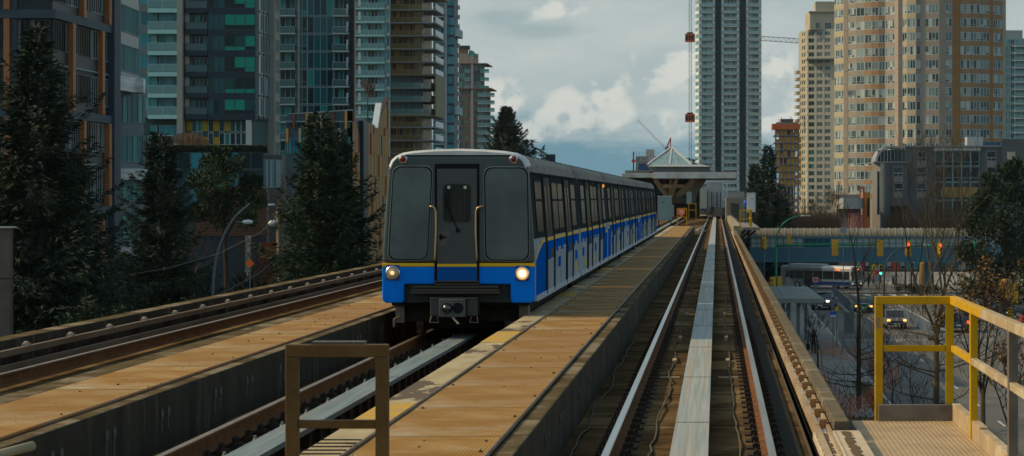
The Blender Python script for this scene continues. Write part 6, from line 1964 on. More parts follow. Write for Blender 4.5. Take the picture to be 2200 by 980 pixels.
mast_arm(1667, 527, 1892, 250, 'green signal pole with a long arm and a curved lamp arm above it',
         [(1667, 522), (1668, 510), (1673, 495), (1682, 481), (1695, 471), (1710, 465.5), (1722, 463.5)],
         ((1794, 532, pi, None), (1911 - 20, 533, pi, None)))
mast_arm(2094, 529, 1950, 262, 'green signal pole with arm reaching left between the bare tree and the leafy one',
         None, ((1951, 534, 0, 'red'), (2019, 536, .35, 'red')))
def post_signal(px, py_top, py_heads, d, label, heads, m=grey_p, extra=None):
    t = thing('traffic_signal', label, 'traffic signal', (wx(px, d), d, GZ))
    b = MB(); b.tube([(wx(px, d), d, GZ), (wx(px, d), d, wz(py_top, d))], .06, 10); b.build('pole', m, t, smooth=True)
    for hx, hy, rz, lit in heads: signal(t, P(hx, hy, d - .1), rz, lit, False)
    return t
post_signal(1668, 596, 610, 236, 'pair of yellow signal heads low beside the parapet edge', ((1662, 609, -1.2, None), (1675, 608, pi, None)), green_p)
t_ = post_signal(2172, 601, 620, 152, 'grey post with side facing yellow signal heads and chevron board at far right', ((2161, 622, -1.3, None), (2179, 629, pi, None)))
b = MB(); q = P(2171, 672, 151.8); b.box(q.x - .2, q.x + .2, 151.78, 151.8, q.z - .35, q.z + .3)
cv = b.build('chevron_board', mat('chevron_yellow', (.55, .32, .02), .6), t_)
b = MB()
for k in range(3):
    z = q.z - .28 + k * .2
    b.prism([(q.x - .19, z), (q.x, z + .12), (q.x + .19, z), (q.x + .19, z + .08), (q.x, z + .2), (q.x - .19, z + .08)], 'y', 151.76, 151.775)
b.build('chevron', sig_k, cv)
post_signal(1642, 505, 520, 262, 'yellow signal head right beside the guideway seen edge on', ((1642, 522, -1.0, None),))
post_signal(1695, 508, 515, 280, 'small yellow signal head hanging in front of the footbridge glass', ((1695, 516, pi, None),))
post_signal(1889, 568, 580, 305, 'signal post with a lit green lamp at the crossing beyond the street', ((1892, 580, 0, 'green'), (1880, 580, -1.2, None)))

# black curved street lamp in the middle of the street
d = 215
t = thing('street_lamp', 'black street lamp whose curved arm bends over behind the bare tree', 'street lamp', (wx(1899, d), d, GZ))
b = MB(); b.tube([Vector((wx(1899, d), d, GZ)), P(1899, 640, d), P(1900, 590, d), P(1905, 562, d), P(1917, 545, d), P(1935, 534, d), P(1960, 529, d), P(1984, 527, d)], [.11, .09, .08, .07, .065, .06, .05, .05], 10)
b.build('pole', mat('black_pole', (.015, .017, .018), .5), t, smooth=True)
b = MB(); e = P(1984, 526, d); b.box(e.x, e.x + .55, d - .13, d + .13, e.z - .05, e.z + .07); b.build('lamp_head', lamp_w, t, bevel=.02)

# lamps left of the tracks
def left_lamp(pts, d, label, head, w_=.10):
    q = [P(a, c, d) for a, c in pts]
    t = thing('street_lamp', label, 'street lamp', (q[0].x, d, GZ))
    q = [Vector((q[0].x, d, GZ))] + q
    b = MB(); b.tube(q, [w_ * (1.15 - .65 * i / (len(q) - 1)) for i in range(len(q))], 10); b.build('pole', grey_p, t, smooth=True)
    if head:
        (ax, ay), (bx, by) = head
        b = MB(); b.bar(P(ax, ay, d), P(bx, by, d), .05, .05); b.build('bracket', grey_p, t)
        e = P(bx, by, d); sg_ = 1 if bx > ax else -1
        b = MB(); b.lathe((e.x, e.y, e.z), [(.03, 0), (.12, .12), (.16, .35), (.12, .62), (.03, .72)] if sg_ > 0 else [(.03, 0), (.12, -.12), (.16, -.35), (.12, -.62), (.03, -.72)], 10, 'x'); b.build('lamp_head', lamp_w, t, smooth=True)
    return t
left_lamp([(457, 634), (459, 590), (464, 555), (472, 528), (486, 494), (506, 464), (536, 437)], 150, 'tall grey curved lamp post with side lamp left of the tracks', ((506, 475), (520, 477)), .095)
left_lamp([(389, 650), (387, 620), (381, 590), (372, 566), (362, 547)], 190, 'shorter curved lamp post leaning left above the lawn', ((372, 577), (360, 577)))
t = thing('utility_pole', 'brown wooden utility pole with a lamp beside the dark conifer', 'pole', (wx(601, 120), 120, GZ))
b = MB(); b.tube([Vector((wx(603, 120), 120, GZ)), P(602, 600, 120), P(597, 445, 120)], [.17, .13, .11], 10); b.build('pole', mat('weathered_wood_pole', (.20, .155, .105), .9, col2=(.13, .10, .07), scale=3, stretch=(6, 6, .4)), t, smooth=True)
b = MB(); b.box(P(577, 0, 120).x, P(590, 0, 120).x, 119.9, 120.1, wz(442, 120), wz(438, 120)); b.build('lamp_head', lamp_w, t, bevel=.02)
b = MB(); e = P(576, 480, 120); b.lathe((e.x, e.y, e.z), [(.03, 0), (.14, .1), (.18, .28), (.12, .45)], 10, 'x'); b.tube([e + Vector((.4, 0, .05)), P(599, 470, 120)], .025, 6); b.build('side_lamp', lamp_w, t, smooth=True)
wire = mat('thin_grey_wire', (.13, .13, .125), .7)
for k, (pts, lb) in enumerate((([(-20, 598), (120, 602), (250, 594), (360, 577), (470, 545), (560, 500), (598, 462)], 'thin overhead wire sagging across the dark trees on the left'), ([(440, 648), (500, 618), (560, 585), (600, 550)], 'thin guy wire slanting down from the wooden utility pole'))):
    q = [P(a, c, 118) for a, c in pts]
    b = MB(); b.tube(q, .022, 5); tag(b.build('wire', wire, None, smooth=True), lb, 'wire')
t = thing('road_sign', 'orange diamond roadworks sign in the greenery left of the tracks', 'road sign', (wx(537, 165), 165, GZ))
q = P(537, 566, 165)
b = MB(); b.prism([(q.x - .33, q.z), (q.x, q.z - .33), (q.x + .33, q.z), (q.x, q.z + .33)], 'y', 164.9, 164.93); b.build('sign_plate', mat('orange_road_sign', (.85, .13, .015), .5), t)
b = MB(); b.box(q.x - .04, q.x + .04, 164.94, 165.0, GZ, q.z + .2); b.build('post', grey_p, t)
# bus shelter roof
d = 178; t = thing('bus_shelter', 'bus shelter with a pale flat roof on square posts below the guideway', 'bus shelter', (7, d + 10, GZ))
zt = wz(648, d)
b = MB()
pl = [(wx(1645, d), d), (wx(1768, d), d), (wx(1772, d), d + .6), (wx(1735, d + 26), d + 26), (wx(1640, d + 26), d + 26)]
b.prism(pl, 'z', zt - .05, zt + .16); b.build('roof', mat('pale_grey_green_roof', (.21, .225, .195), .7, col2=(.17, .185, .16), scale=.4), t)
b = MB(); b.bar((wx(1645, d), d - .06, zt + .06), (wx(1770, d), d - .06, zt + .06), .1, .34); b.bar((wx(1690, d), d, zt + .18), (wx(1672, d + 26), d + 26, zt + .18), .1, .05); b.build('roof_trim', mat('grey_gutter', (.26, .28, .25), .6), t)
for px, dd in ((1692, 1), (1712, .8), (1690, 14), (1745, 16)):
    b = MB(); b.box(wx(px, d), wx(px, d) + .26, d + dd, d + dd + .26, GZ, zt - .051); b.build('post', grey_p, t)
b = MB(); b.box(wx(1655, d), wx(1690, d), d + 4, d + 4.1, GZ + .2, zt - .6); b.build('glass_screen', railgl, t)
# small signs
def post_sign(px, py0, py1, hw, d, m, label, name='road_sign', tilt=0.0, bars=()):
    x = wx(px, d)
    t = thing(name, label, 'road sign', (x, d, GZ))
    b = MB(); b.tube([(x - tilt, d, GZ), (x, d, wz(py0, d))], .045, 8); b.build('post', grey_p, t)
    b = MB(); b.box(x - hw, x + hw, d - .08, d - .05, wz(py1, d), wz(py0, d)); sp = b.build('sign_plate', m, t)
    for (f0, f1, m2) in bars:
        b = MB(); z0_, z1_ = wz(py1, d), wz(py0, d)
        b.box(x - hw * .8, x + hw * .8, d - .09, d - .082, z0_ + (z1_ - z0_) * f0, z0_ + (z1_ - z0_) * f1); b.build('sign_mark', m2, sp)
    return t
white_s = mat('white_sign', (.60, .60, .58), .6); blue_s = mat('blue_sign', (.02, .10, .38), .5); yel_s = mat('yellow_sign', (.62, .36, .02), .6); grey_s = mat('grey_sign_back', (.12, .135, .13), .6); red_s = mat('red_sign', (.55, .04, .035), .5)
post_sign(1798, 659, 668, .14, 185, yel_s, 'bus stop pole with small yellow top plate near the kerb', 'bus_stop_sign', bars=())
post_sign(1797, 699, 735, .13, 185.3, white_s, 'bus stop timetable strip with yellow and green bands lower on the kerb pole', 'bus_stop_sign', bars=((.78, .98, yel_s), (.02, .14, mat('lime_band', (.35, .42, .05), .6))))
post_sign(1790, 669, 681, .30, 190, blue_s, 'small blue and white sign beside the bus stop pole', bars=((.02, .35, white_s),))
post_sign(1824, 671, 716, .38, 176, grey_s, 'large grey sign seen from behind on a leaning post by the kerb', tilt=.6)
post_sign(1752, 596, 606, .28, 244, white_s, 'small white sign with red marks in front of the grey bus', bars=((.15, .85, red_s),))
post_sign(1884, 574, 606, .26, 262, mat('pale_sign', (.30, .31, .31), .6), 'tall pale notice board at the pavement near the crossing', bars=((.5, .8, red_s),))
post_sign(1812, 488, 500, .42, 283, mat('grey_diamond', (.28, .30, .30), .6), 'small grey sign standing up above the footbridge roof')
# arrow board
d = 232; t = thing('road_sign', 'grey arrow shaped sign behind the green pole', 'road sign', (wx(1695, d), d, GZ))
q = P(1694, 606, d); b = MB(); b.prism([(q.x - .25, q.z + .5), (q.x + .1, q.z + .5), (q.x + .5, q.z), (q.x + .1, q.z - .5), (q.x - .25, q.z - .5)], 'y', d - .03, d); b.build('sign_plate', mat('taupe_sign', (.24, .22, .19), .7), t)
b = MB(); b.box(q.x - .05, q.x + .05, d + .003, d + .1, GZ, q.z + .4); b.build('post', grey_p, t)
# median fence
t = thing('median_fence', 'grey picket fence along the median between bus and cars', 'fence', (14, 255, GZ))
b = MB(); b.bar((14, 236, GZ + 1.3), (14.2, 284, GZ + 1.3), .06, .06); b.bar((14, 236, GZ + .35), (14.2, 284, GZ + .35), .06, .06); b.build('rail', grey_p, t)
b = MB()
for i in range(160): b.box(14 + .2 * i / 160 - .02, 14 + .2 * i / 160 + .02, 236 + i * .3, 236.06 + i * .3, GZ + .1, GZ + 1.32)
b.build('pickets', grey_p, t)
t = thing('median_fence', 'pale picket fence beside the red lit dark car', 'fence', (19.5, 205, GZ))
pf = mat('pale_fence', (.34, .36, .36), .5)
b = MB(); b.bar((19.0, 190, GZ + 1.1), (18.6, 236, GZ + 1.1), .06, .06); b.build('rail', pf, t)
b = MB()
for i in range(120): b.box(19.0 - .4 * i / 120 - .02, 19.0 - .4 * i / 120 + .02, 190 + i * .38, 190.06 + i * .38, GZ, GZ + 1.12)
b.build('pickets', pf, t)
# orange mesh fence
t = thing('safety_fence', 'orange mesh safety fence on stakes around the bare earth', 'fence', (8, 140, GZ))
om, nt_, bs = _nt('orange_mesh')
bs.inputs['Base Color'].default_value = (.55, .10, .03, 1); bs.inputs['Roughness'].default_value = .7
tc_ = N(nt_, 'ShaderNodeTexCoord'); br = N(nt_, 'ShaderNodeTexChecker', Scale=14.0)
nt_.links.new(tc_.outputs['Object'], br.inputs['Vector']); mp_ = N(nt_, 'ShaderNodeMath', operation='MULTIPLY_ADD'); mp_.inputs[1].default_value = .34; mp_.inputs[2].default_value = .12
nt_.links.new(br.outputs['Fac'], mp_.inputs[0]); nt_.links.new(mp_.outputs[0], bs.inputs['Alpha'])
run = [G(1749, 762), G(1790, 770), G(1838, 782), G(1900, 800), G(1925, 830), G(1870, 880), G(1828, 905), G(1772, 850), G(1765, 790)]
for a_, c_ in zip(run[:-1], run[1:]):
    b = MB(); n_ = 5
    for k in range(n_):
        p0 = a_.lerp(c_, k / n_); p1 = a_.lerp(c_, (k + 1) / n_)
        sg0, sg1 = .12 * sin(pi * k / n_), .12 * sin(pi * (k + 1) / n_)
        b.face([p0 + Vector((0, 0, .1)), p1 + Vector((0, 0, .1)), p1 + Vector((0, 0, 1.25 - sg1)), p0 + Vector((0, 0, 1.25 - sg0))])
    b.build('mesh_panel', om, t)
for a_ in run:
    b = MB(); b.box(a_.x - .03, a_.x + .03, a_.y - .03, a_.y + .03, GZ, GZ + 1.4); b.build('stake', mat('orange_stake', (.50, .12, .03), .7), t)
# yellow bollard and silver bundle on the left
q = G(314, 652)
b = MB(); b.tube([q, q + Vector((0, 0, 1.1))], .11, 10); tag(b.build('bollard', mat('bollard_yellow', (.5, .29, .03), .6), None, smooth=True), 'yellow bollard at the edge of the lawn on the left', 'bollard')
# ------------------------------------------------------------------ vehicles: length along y, nose towards -y
tyre_m = mat('tyre_rubber', (.02, .02, .02), .9)
rim_m = mat('wheel_rim', (.35, .35, .34), .35, .7)
car_gl = mat('car_glass', (.02, .027, .03), .05, spec=.9)
plast = mat('black_trim', (.02, .021, .022), .6)
hl_lit = mat('car_headlight_lit', (1, .82, .55), .2, emit=6)
hl_amb = mat('car_amber_lit', (1, .45, .08), .2, emit=3)
tl_lit = mat('tail_light_lit', (1, .05, .03), .2, emit=4)
tl_off = mat('tail_light_off', (.18, .012, .01), .2)
plate_w = mat('number_plate', (.6, .6, .58), .6)


def car(label, loc, rz, paint, kind='suv', lights=hl_lit, tails=tl_off, hood=None, name='parked_car', cat='car', group=None, wd=.93):
    t = thing(name, label, cat, (0, 0, 0), group)
    if kind == 'sedan':
        L_, belt, roof = 4.6, .92, 1.43
        low = [(-2.3, .35), (-2.3, .62), (-2.15, .78), (-1.0, belt), (1.75, belt + .05), (2.25, .98), (2.3, .55), (2.3, .35)]
        cab = [(-1.05, belt), (-.25, roof - .03), (.2, roof), (1.0, roof - .04), (1.85, belt + .06)]
    elif kind == 'pickup':
        L_, belt, roof = 5.6, 1.12, 1.88
        low = [(-2.8, .45), (-2.8, .95), (-2.7, 1.12), (-1.25, 1.18), (.95, 1.16), (.98, 1.2), (2.75, 1.2), (2.8, .55), (2.8, .45)]
        cab = [(-1.2, 1.16), (-.5, roof - .02), (-.2, roof), (.75, roof - .03), (.95, 1.16)]
    else:
        L_, belt, roof = 4.7, 1.02, 1.72
        low = [(-2.35, .40), (-2.35, .82), (-2.2, .98), (-1.05, belt + .03), (2.2, belt + .05), (2.33, .9), (2.35, .45), (2.35, .40)]
        cab = [(-1.1, belt), (-.4, roof - .04), (.1, roof), (1.9, roof - .05), (2.25, belt + .05)]
    b = MB()
    rings = []
    for x, sc, dz in ((-wd, .95, .04), (-wd + .05, 1.0, .0), (0, 1.012, .015), (wd - .05, 1.0, .0), (wd, .95, .04)):
        rings.append([(x, y * sc, z - (dz if z > .7 else -dz)) for y, z in low])
    b.loft(rings); body = b.build('body', paint, t, bevel=.05)
    wt = wd - .16
    def cabin(bm_, k, x_top, grow):
        r = []
        for fx_ in (-1, 1):
            r.append([((fx_ * (wd - .06 + grow) if z < belt + .12 else fx_ * (x_top + grow)), y, z) for y, z in cab])
        bm_.loft(r, k=k)
    b = MB(); cabin(b, 0, wt, 0); b.build('glasshouse', car_gl, t)
    b = MB()
    yr = [p for p in cab if p[1] > roof - .1]
    b.loft([[(x, y, z + .012 + (0 if abs(x) > wt - .1 else .02)) for y, z in yr] + [(x, y, z - .05) for y, z in yr[::-1]] for x in (-wt - .02, -wt + .08, wt - .08, wt + .02)]); b.build('roof', paint if hood is None else hood, t)
    for s in (-1, 1):
        b = MB()
        for (y0, z0), (y1, z1) in ((cab[0], cab[1]), (cab[-1], cab[-2])):
            b.bar((s * (wd - .05), y0, z0), (s * (wt + .005), y1, z1), .07, .07)
        ym = (cab[1][0] + cab[-2][0]) / 2; b.bar((s * (wd - .05), ym, belt), (s * (wt + .005), ym, roof - .02), .08, .07)
        b.build('pillar', paint, t)
        b = MB(); b.box(s * (wd + .02) - .09, s * (wd + .02) + .09, cab[0][0] + .42, cab[0][0] + .54, belt + .02, belt + .18); b.build('wing_mirror', plast, t, bevel=.02)
        b = MB(); zf = .70 if kind == 'sedan' else (.85 if kind == 'suv' else .98)
        b.box(s * (wd - .22) - .16, s * (wd - .22) + .16, low[0][0] - .02, low[0][0] + .25, zf - .09, zf + .09); b.build('headlight', lights, t, bevel=.03)
        b = MB(); b.box(s * (wd - .15) - .12, s * (wd - .15) + .12, low[-1][0] - .2, low[-1][0] + .02, zf - .02, zf + .22); b.build('tail_light', tails, t, bevel=.03)
        for yy in (low[0][0] + .92, low[-1][0] - .98):
            r_ = .34 if kind != 'pickup' else .40
            b = MB(); b.lathe((s * (wd - .11), yy, r_), [(r_ * .55, -.11), (r_ * .96, -.11), (r_, -.08), (r_, .08), (r_ * .96, .11), (r_ * .55, .11)], 18, 'x'); wh = b.build('wheel', tyre_m, t)
            b = MB(); b.lathe((s * (wd - .11), yy, r_), [(.03, -.115), (r_ * .6, -.118), (r_ * .6, .118), (.03, .115)], 12, 'x'); b.build('rim', rim_m, wh)
    b = MB(); yf = low[0][0]
    b.box(-wd + .42, wd - .42, yf - .03, yf + .05, low[1][1] - .2, low[1][1] - .02); b.box(-wd + .1, wd - .1, yf - .06, yf + .1, .42, .56); b.build('front_grille', plast, t)
    b = MB(); b.box(-.26, .26, yf - .075, yf - .061, .46, .60); b.box(-.26, .26, low[-1][0] + .005, low[-1][0] + .03, .62, .76); b.build('number_plate', plate_w, t)
    t.location = loc; t.rotation_euler.z = rz
    return t


silverp = mat('grey_car_paint', (.13, .155, .165), .3, .3, spec=.6)
blackp = mat('black_car_paint', (.015, .017, .02), .25, spec=.7)
greenp = mat('taxi_green', (.01, .14, .045), .3)
palep = mat('pale_silver_paint', (.26, .27, .265), .3, .3)
dkbl = mat('dark_blue_paint', (.02, .03, .05), .25, spec=.7)
whp = mat('white_car_paint', (.55, .56, .55), .35)


def on_road(px, py, dz=-.012):
    g = G(px, py); g.z = GZ + dz
    return g


car('grey pickup truck with one bright headlight driving towards us by the bus shelter', on_road(1772, 664), -.22, silverp, 'pickup', name='pickup_truck', cat='pickup truck', group='vehicles on the street', wd=1.02)
tx = car('green and black taxi with a yellow roof sign and amber headlights', on_road(1853, 670), 0.0, greenp, 'sedan', lights=hl_amb, name='taxi', cat='taxi', group='vehicles on the street', hood=blackp, wd=.98)
b = MB(); b.box(-.24, .24, -.15, .0, 1.46, 1.60); b.build('roof_sign', mat('taxi_sign', (.6, .4, .03), .5), tx)
b = MB(); b.prism([(-.42, -2.18), (.42, -2.18), (.5, -1.1), (-.5, -1.1)], 'z', .952, .956); b.build('bonnet_panel', whp, tx)
car('pale silver sports utility vehicle with amber lights, seen through the yellow railing', on_road(1921, 705), 0.03, palep, 'suv', lights=hl_amb, name='suv', cat='car', group='vehicles on the street', wd=.97)
car('dark blue car seen from behind with bright red tail lights', on_road(2051, 712), pi + .05, dkbl, 'suv', tails=tl_lit, name='car', cat='car', group='vehicles on the street', wd=1.05)
car('black car far down the street beneath the left end of the footbridge', on_road(1650, 574), 0, blackp, 'suv', name='car', cat='car', group='vehicles on the street')
car('grey car far down the street just right of the black one under the footbridge', on_road(1676, 580), 0, silverp, 'suv', name='car', cat='car', group='vehicles on the street')
for i, (px, py, m, lb) in enumerate(((2118, 690, blackp, 'black parked car behind the leafy brown tree'), (2160, 684, dkbl, 'dark parked car beneath the chevron post'), (2192, 676, palep, 'silver parked car at the right edge'))):
    car(lb, on_road(px, py, .1), 1.35, m, 'sedan', name='parked_car', group='vehicles on the street')

# ---- city bus turning at the crossing
def bus(label, loc, rz):
    t = thing('city_bus', label, 'bus', (0, 0, 0), 'vehicles on the street')
    L0, L1, hw, zt = -5.8, 5.8, 1.27, 3.02
    gr, wh, bl = mat('bus_grey', (.15, .17, .17), .4), mat('bus_white', (.50, .50, .48), .45), mat('bus_blue', (.015, .05, .20), .4)
    def outl(k): return [(-hw * k, .38), (hw * k, .38), (hw, .5), (hw, 2.7), (hw - .1, 2.93), (hw - .35, zt), (-hw + .35, zt), (-hw + .1, 2.93), (-hw, 2.7), (-hw, .5)]
    b = MB(); b.loft([[(x * .97, L0, z * .99) for x, z in outl(.98)], [(x, L0 + .15, z) for x, z in outl(1)], [(x, -1.0, z) for x, z in outl(1)]]); b.build('front_body', wh, t)
    b = MB(); b.loft([[(x, -.995, z) for x, z in outl(1)], [(x, L1 - .1, z) for x, z in outl(1)], [(x * .98, L1, z * .99) for x, z in outl(1)]]); b.build('rear_body', gr, t)
    for s in (-1, 1):
        b = MB()
        for y0, y1 in ((-5.5, -4.5), (-4.4, -3.0), (-2.9, -1.2), (-1.1, .4), (2.0, 3.4), (3.5, 4.9)):
            b.box(s * hw - .02, s * hw + .012, y0, y1, 1.28, 2.35)
        build_each(b, 'side_window', car_gl, t)
        b = MB(); b.box(s * hw - .02, s * hw + .015, .55, 1.9, .45, 2.4); b.build('door', car_gl, t)
        b = MB(); b.box(s * hw - .02, s * hw + .010, -5.6, .5, .5, .95); b.build('blue_band', bl, t)
        b = MB(); b.box(s * hw - .01, s * hw + .016, -4.0, -3.1, 2.42, 2.62); b.build('side_display', mat('orange_display', (1, .22, .04), .4, emit=1.0), t)
        for y in (-3.4, 3.0):
            b = MB(); b.lathe((s * (hw - .14), y, .48), [(.25, -.14), (.46, -.14), (.48, -.1), (.48, .1), (.46, .145), (.25, .145)], 18, 'x'); wl = b.build('wheel', tyre_m, t)
            b = MB(); b.lathe((s * (hw - .14), y, .48), [(.03, -.15), (.26, -.15), (.26, .15), (.03, .15)], 12, 'x'); b.build('rim', rim_m, wl)
        b = MB(); b.lathe((s * .95, L0 - .02, .72), [(.12, .05), (.12, -.02), (.05, -.04)], 12, 'y'); b.build('headlight', mat('bus_lamp', (.7, .66, .55), .2, emit=.6), t)
        b = MB(); b.box(s * 1.38 - .1, s * 1.38 + .1, L0 - .22, L0 - .05, 1.75, 2.25); b.bar((s * 1.1, L0, 2.5), (s * 1.38, L0 - .15, 2.2), .04, .04); b.build('wing_mirror', plast, t)
    b = MB(); b.box(-1.1, 1.1, L0 - .012, L0 + .04, 1.12, 2.42); b.build('windscreen', car_gl, t)
    b = MB(); b.box(-.95, .95, L0 - .015, L0 + .04, 2.48, 2.80); dp = b.build('display', plast, t)
    b = MB()
    for k, x in enumerate((-.62, -.48, -.22, -.06, .10, .26, .42)): b.box(x, x + .11, L0 - .02, L0 - .016, 2.55, 2.73)
    b.build('display_text', MATS['orange_display'], dp)
    b = MB(); b.box(-1.15, 1.15, L0 - .1, L0 + .05, .4, .62); b.box(-.5, .5, L0 - .03, L0 + .04, .75, .98); b.build('bumper', plast, t)
    b = MB(); b.box(-.9, .9, -.6, 4.6, zt, zt + .22); b.build('roof_unit', mat('bus_roof_unit', (.30, .33, .33), .5), t, bevel=.06)
    t.location = loc; t.rotation_euler.z = rz
    return t


bus('grey and white city bus turning at the crossing under the footbridge', on_road(1764, 619, -.008), radians(52))

# ------------------------------------------------------------------ people
def cloth(name, shirt, pants, skin=(.30, .17, .11)):
    if name in MATS: return MATS[name]
    m, nt, b = _nt(name)
    tc_ = N(nt, 'ShaderNodeTexCoord'); sx = N(nt, 'ShaderNodeSeparateXYZ'); nt.links.new(tc_.outputs['Object'], sx.inputs[0])
    dv = N(nt, 'ShaderNodeMath', operation='DIVIDE'); dv.inputs[1].default_value = 2.0; nt.links.new(sx.outputs['Z'], dv.inputs[0])
    cr = N(nt, 'ShaderNodeValToRGB'); cr.color_ramp.interpolation = 'CONSTANT'; e = cr.color_ramp.elements
    st = [(0, (.02, .02, .02)), (.05, pants), (.46, shirt), (.745, skin)]
    while len(e) < 4: e.new(.5)
    for q, (p, c) in zip(e, st): q.position = p; q.color = (*c, 1)
    nt.links.new(dv.outputs[0], cr.inputs[0]); nt.links.new(cr.outputs[0], b.inputs['Base Color'])
    b.inputs['Roughness'].default_value = .85
    MATS[name] = m
    return m


def person(label, loc, rz, m, stride=.25, hair=(.02, .015, .012), arm=.18, scale=1.0, lean=.0, hood=False):
    t = thing('person', label, 'person', (0, 0, 0), 'people on foot')
    v, e, r = [], [], []
    def add(p, rad, par=None):
        v.append((p[0], p[1] - lean * max(0, p[2] - .9), p[2])); r.append(rad); i = len(v) - 1
        if par is not None: e.append((par, i))
        return i
    pel = add((0, 0, .95), (.155, .12)); wai = add((0, .0, 1.10), (.14, .105), pel); che = add((0, 0, 1.32), (.165, .12), wai); nk = add((0, 0, 1.47), (.062, .062), che)
    hb_ = add((0, -.015, 1.545), (.075, .085), nk); hd = add((0, -.02, 1.63), (.085, .10), hb_); add((0, -.01, 1.715), (.06, .07), hd)
    for s in (-1, 1):
        st = s * stride
        sh = add((s * .185, 0, 1.42), (.065, .065), che); el = add((s * .235, st * .25 + .02, 1.14), (.046, .046), sh)
        wr_ = add((s * .25, st * arm * 2.2 - .06, .90), (.034, .034), el); add((s * .25, st * arm * 2.2 - .09, .80), (.04, .022), wr_)
        hp = add((s * .10, 0, .88), (.105, .105), pel); kn = add((s * .105, -st * .55 - .02, .49), (.068, .07), hp)
        an = add((s * .105, -st * 1.05 + .05, .09), (.045, .05), kn); add((s * .115, -st * 1.05 - .11, .035), (.042, .035), an)
    me = bpy.data.meshes.new('body'); me.from_pydata(v, e, []); me.materials.append(m)
    o = bpy.data.objects.new('body', me); COL.objects.link(o); o.parent = t
    ORIG[o.name] = Vector((0, 0, 0))
    md = o.modifiers.new('skin', 'SKIN'); md.use_smooth_shade = True
    for i, sv in enumerate(me.skin_vertices[0].data if me.skin_vertices else []):
        sv.radius = r[i]; sv.use_root = (i == 0)
    if not me.skin_vertices:
        bm = bmesh.new(); bm.from_mesh(me); ly = bm.verts.layers.skin.verify(); bm.verts.ensure_lookup_table()
        for i, vv in enumerate(bm.verts): vv[ly].radius = r[i]; vv[ly].use_root = (i == 0)
        bm.to_mesh(me); bm.free()
    s2 = o.modifiers.new('smooth', 'SUBSURF'); s2.levels = 1; s2.render_levels = 1
    off_y = -lean * .73
    b = MB(); b.lathe((0, .015 + off_y, 1.60), [(.088, -.03), (.105, .03), (.10, .09), (.06, .145), (.01, .16)], 12)
    b.build('hair' if not hood else 'hood', mat('hair_%d' % int(hair[0] * 1000), hair, .8), t, smooth=True)
    b = MB(); b.lathe((0, -.115 + off_y, 1.615), [(.012, .0), (.016, -.02), (.004, -.028)], 6, 'y')
    for s in (-1, 1): b.lathe((s * .034, -.098 + off_y, 1.645), [(.011, 0), (.006, -.008)], 6, 'y')
    b.box(-.025, .025, -.104 + off_y, -.096 + off_y, 1.570, 1.578); b.build('face_features', mat('face_dark', (.08, .045, .035), .7), t)
    t.location = loc; t.rotation_euler.z = rz; t.scale = (scale,) * 3
    return t


blk = cloth('dark_clothes', (.012, .013, .016), (.012, .014, .02))
nav = cloth('navy_clothes', (.02, .03, .06), (.02, .02, .03))
gry = cloth('grey_clothes', (.13, .13, .13), (.02, .03, .05))
pnk = cloth('pink_jacket', (.55, .05, .10), (.02, .02, .03))
wht = cloth('white_top', (.5, .5, .48), (.03, .04, .06))
tan_c = cloth('tan_coat', (.26, .17, .09), (.02, .02, .02))
red_c = cloth('red_jacket', (.42, .04, .03), (.03, .03, .04))
g0 = G(1748, 763); g0.z = GZ + .122
person('person in dark hooded clothes walking away along the pavement carrying bags', g0, pi, blk, .30, scale=1.02, hood=True, lean=.08)
b = MB(); gb = g0 + Vector((-.42, 0, 0)); b.box(gb.x - .14, gb.x + .14, gb.y - .1, gb.y + .1, GZ + .42, GZ + .85); b.tube([(gb.x - .08, gb.y, GZ + .85), (gb.x, gb.y, GZ + 1.0), (gb.x + .08, gb.y, GZ + .85)], .012, 5)
tag(b.build('bag', mat('black_bag', (.015, .015, .017), .7), None, bevel=.03), 'black bag held in the left hand of the walking person', 'bag')
b = MB(); gb = g0 + Vector((.36, -.1, 0)); b.box(gb.x - .13, gb.x + .13, gb.y - .08, gb.y + .08, GZ + .45, GZ + .80); b.tube([(gb.x - .07, gb.y, GZ + .8), (gb.x, gb.y, GZ + .95), (gb.x + .07, gb.y, GZ + .8)], .012, 5)
tag(b.build('bag', mat('teal_bag', (.02, .17, .18), .7), None, bevel=.03), 'teal bag held in the right hand of the walking person', 'bag')
for px, py, rz, m, st, z_, lb in (
        (1851, 619, 0.3, blk, .2, .1, 'person in dark clothes standing at the crossing, left of the pair near the bus'),
        (1866, 620, -.4, blk, .28, .1, 'person in black stepping along the crossing right of the pair near the bus'),
        (1876, 616, 1.2, red_c, .1, .1, 'person in a red jacket behind the tall notice board'),
        (1919, 622, .6, nav, .2, .1, 'person in navy beside the black lamp post at the crossing'),
        (1966, 618, 2.6, pnk, .2, .1, 'person in a bright pink jacket walking beyond the crossing'),
        (1890, 615, 0, gry, .1, .1, 'person in grey waiting below the green signal lamp'),
        (1694, 672, .4, blk, .25, .122, 'person in black under the bus shelter near its front post'),
        (1683, 668, -.3, nav, .1, .122, 'person in navy standing at the back of the bus shelter'),
        (1706, 758, 2.8, blk, .1, .122, 'person in dark clothes just showing above the parapet below the shelter'),
        (1722, 668, 1.0, wht, .2, .122, 'person in a white top walking past the bus shelter'),
        (1985, 676, 0, nav, .25, -.01, 'person in navy crossing the road behind the bare tree'),
        (2186, 738, .2, wht, .2, .1, 'person in a white top on the right pavement'),
        (2150, 702, .5, gry, .2, .1, 'person in grey beside the chevron board'),
        (2195, 716, -.5, red_c, .2, .1, 'person in a red jacket at the right edge of the picture'),
        (2130, 708, -.2, tan_c, .2, .1, 'person in a tan coat among the leafy branches')):
    g = G(px, py); g.z = GZ + z_
    person(lb, g, rz, m, st)

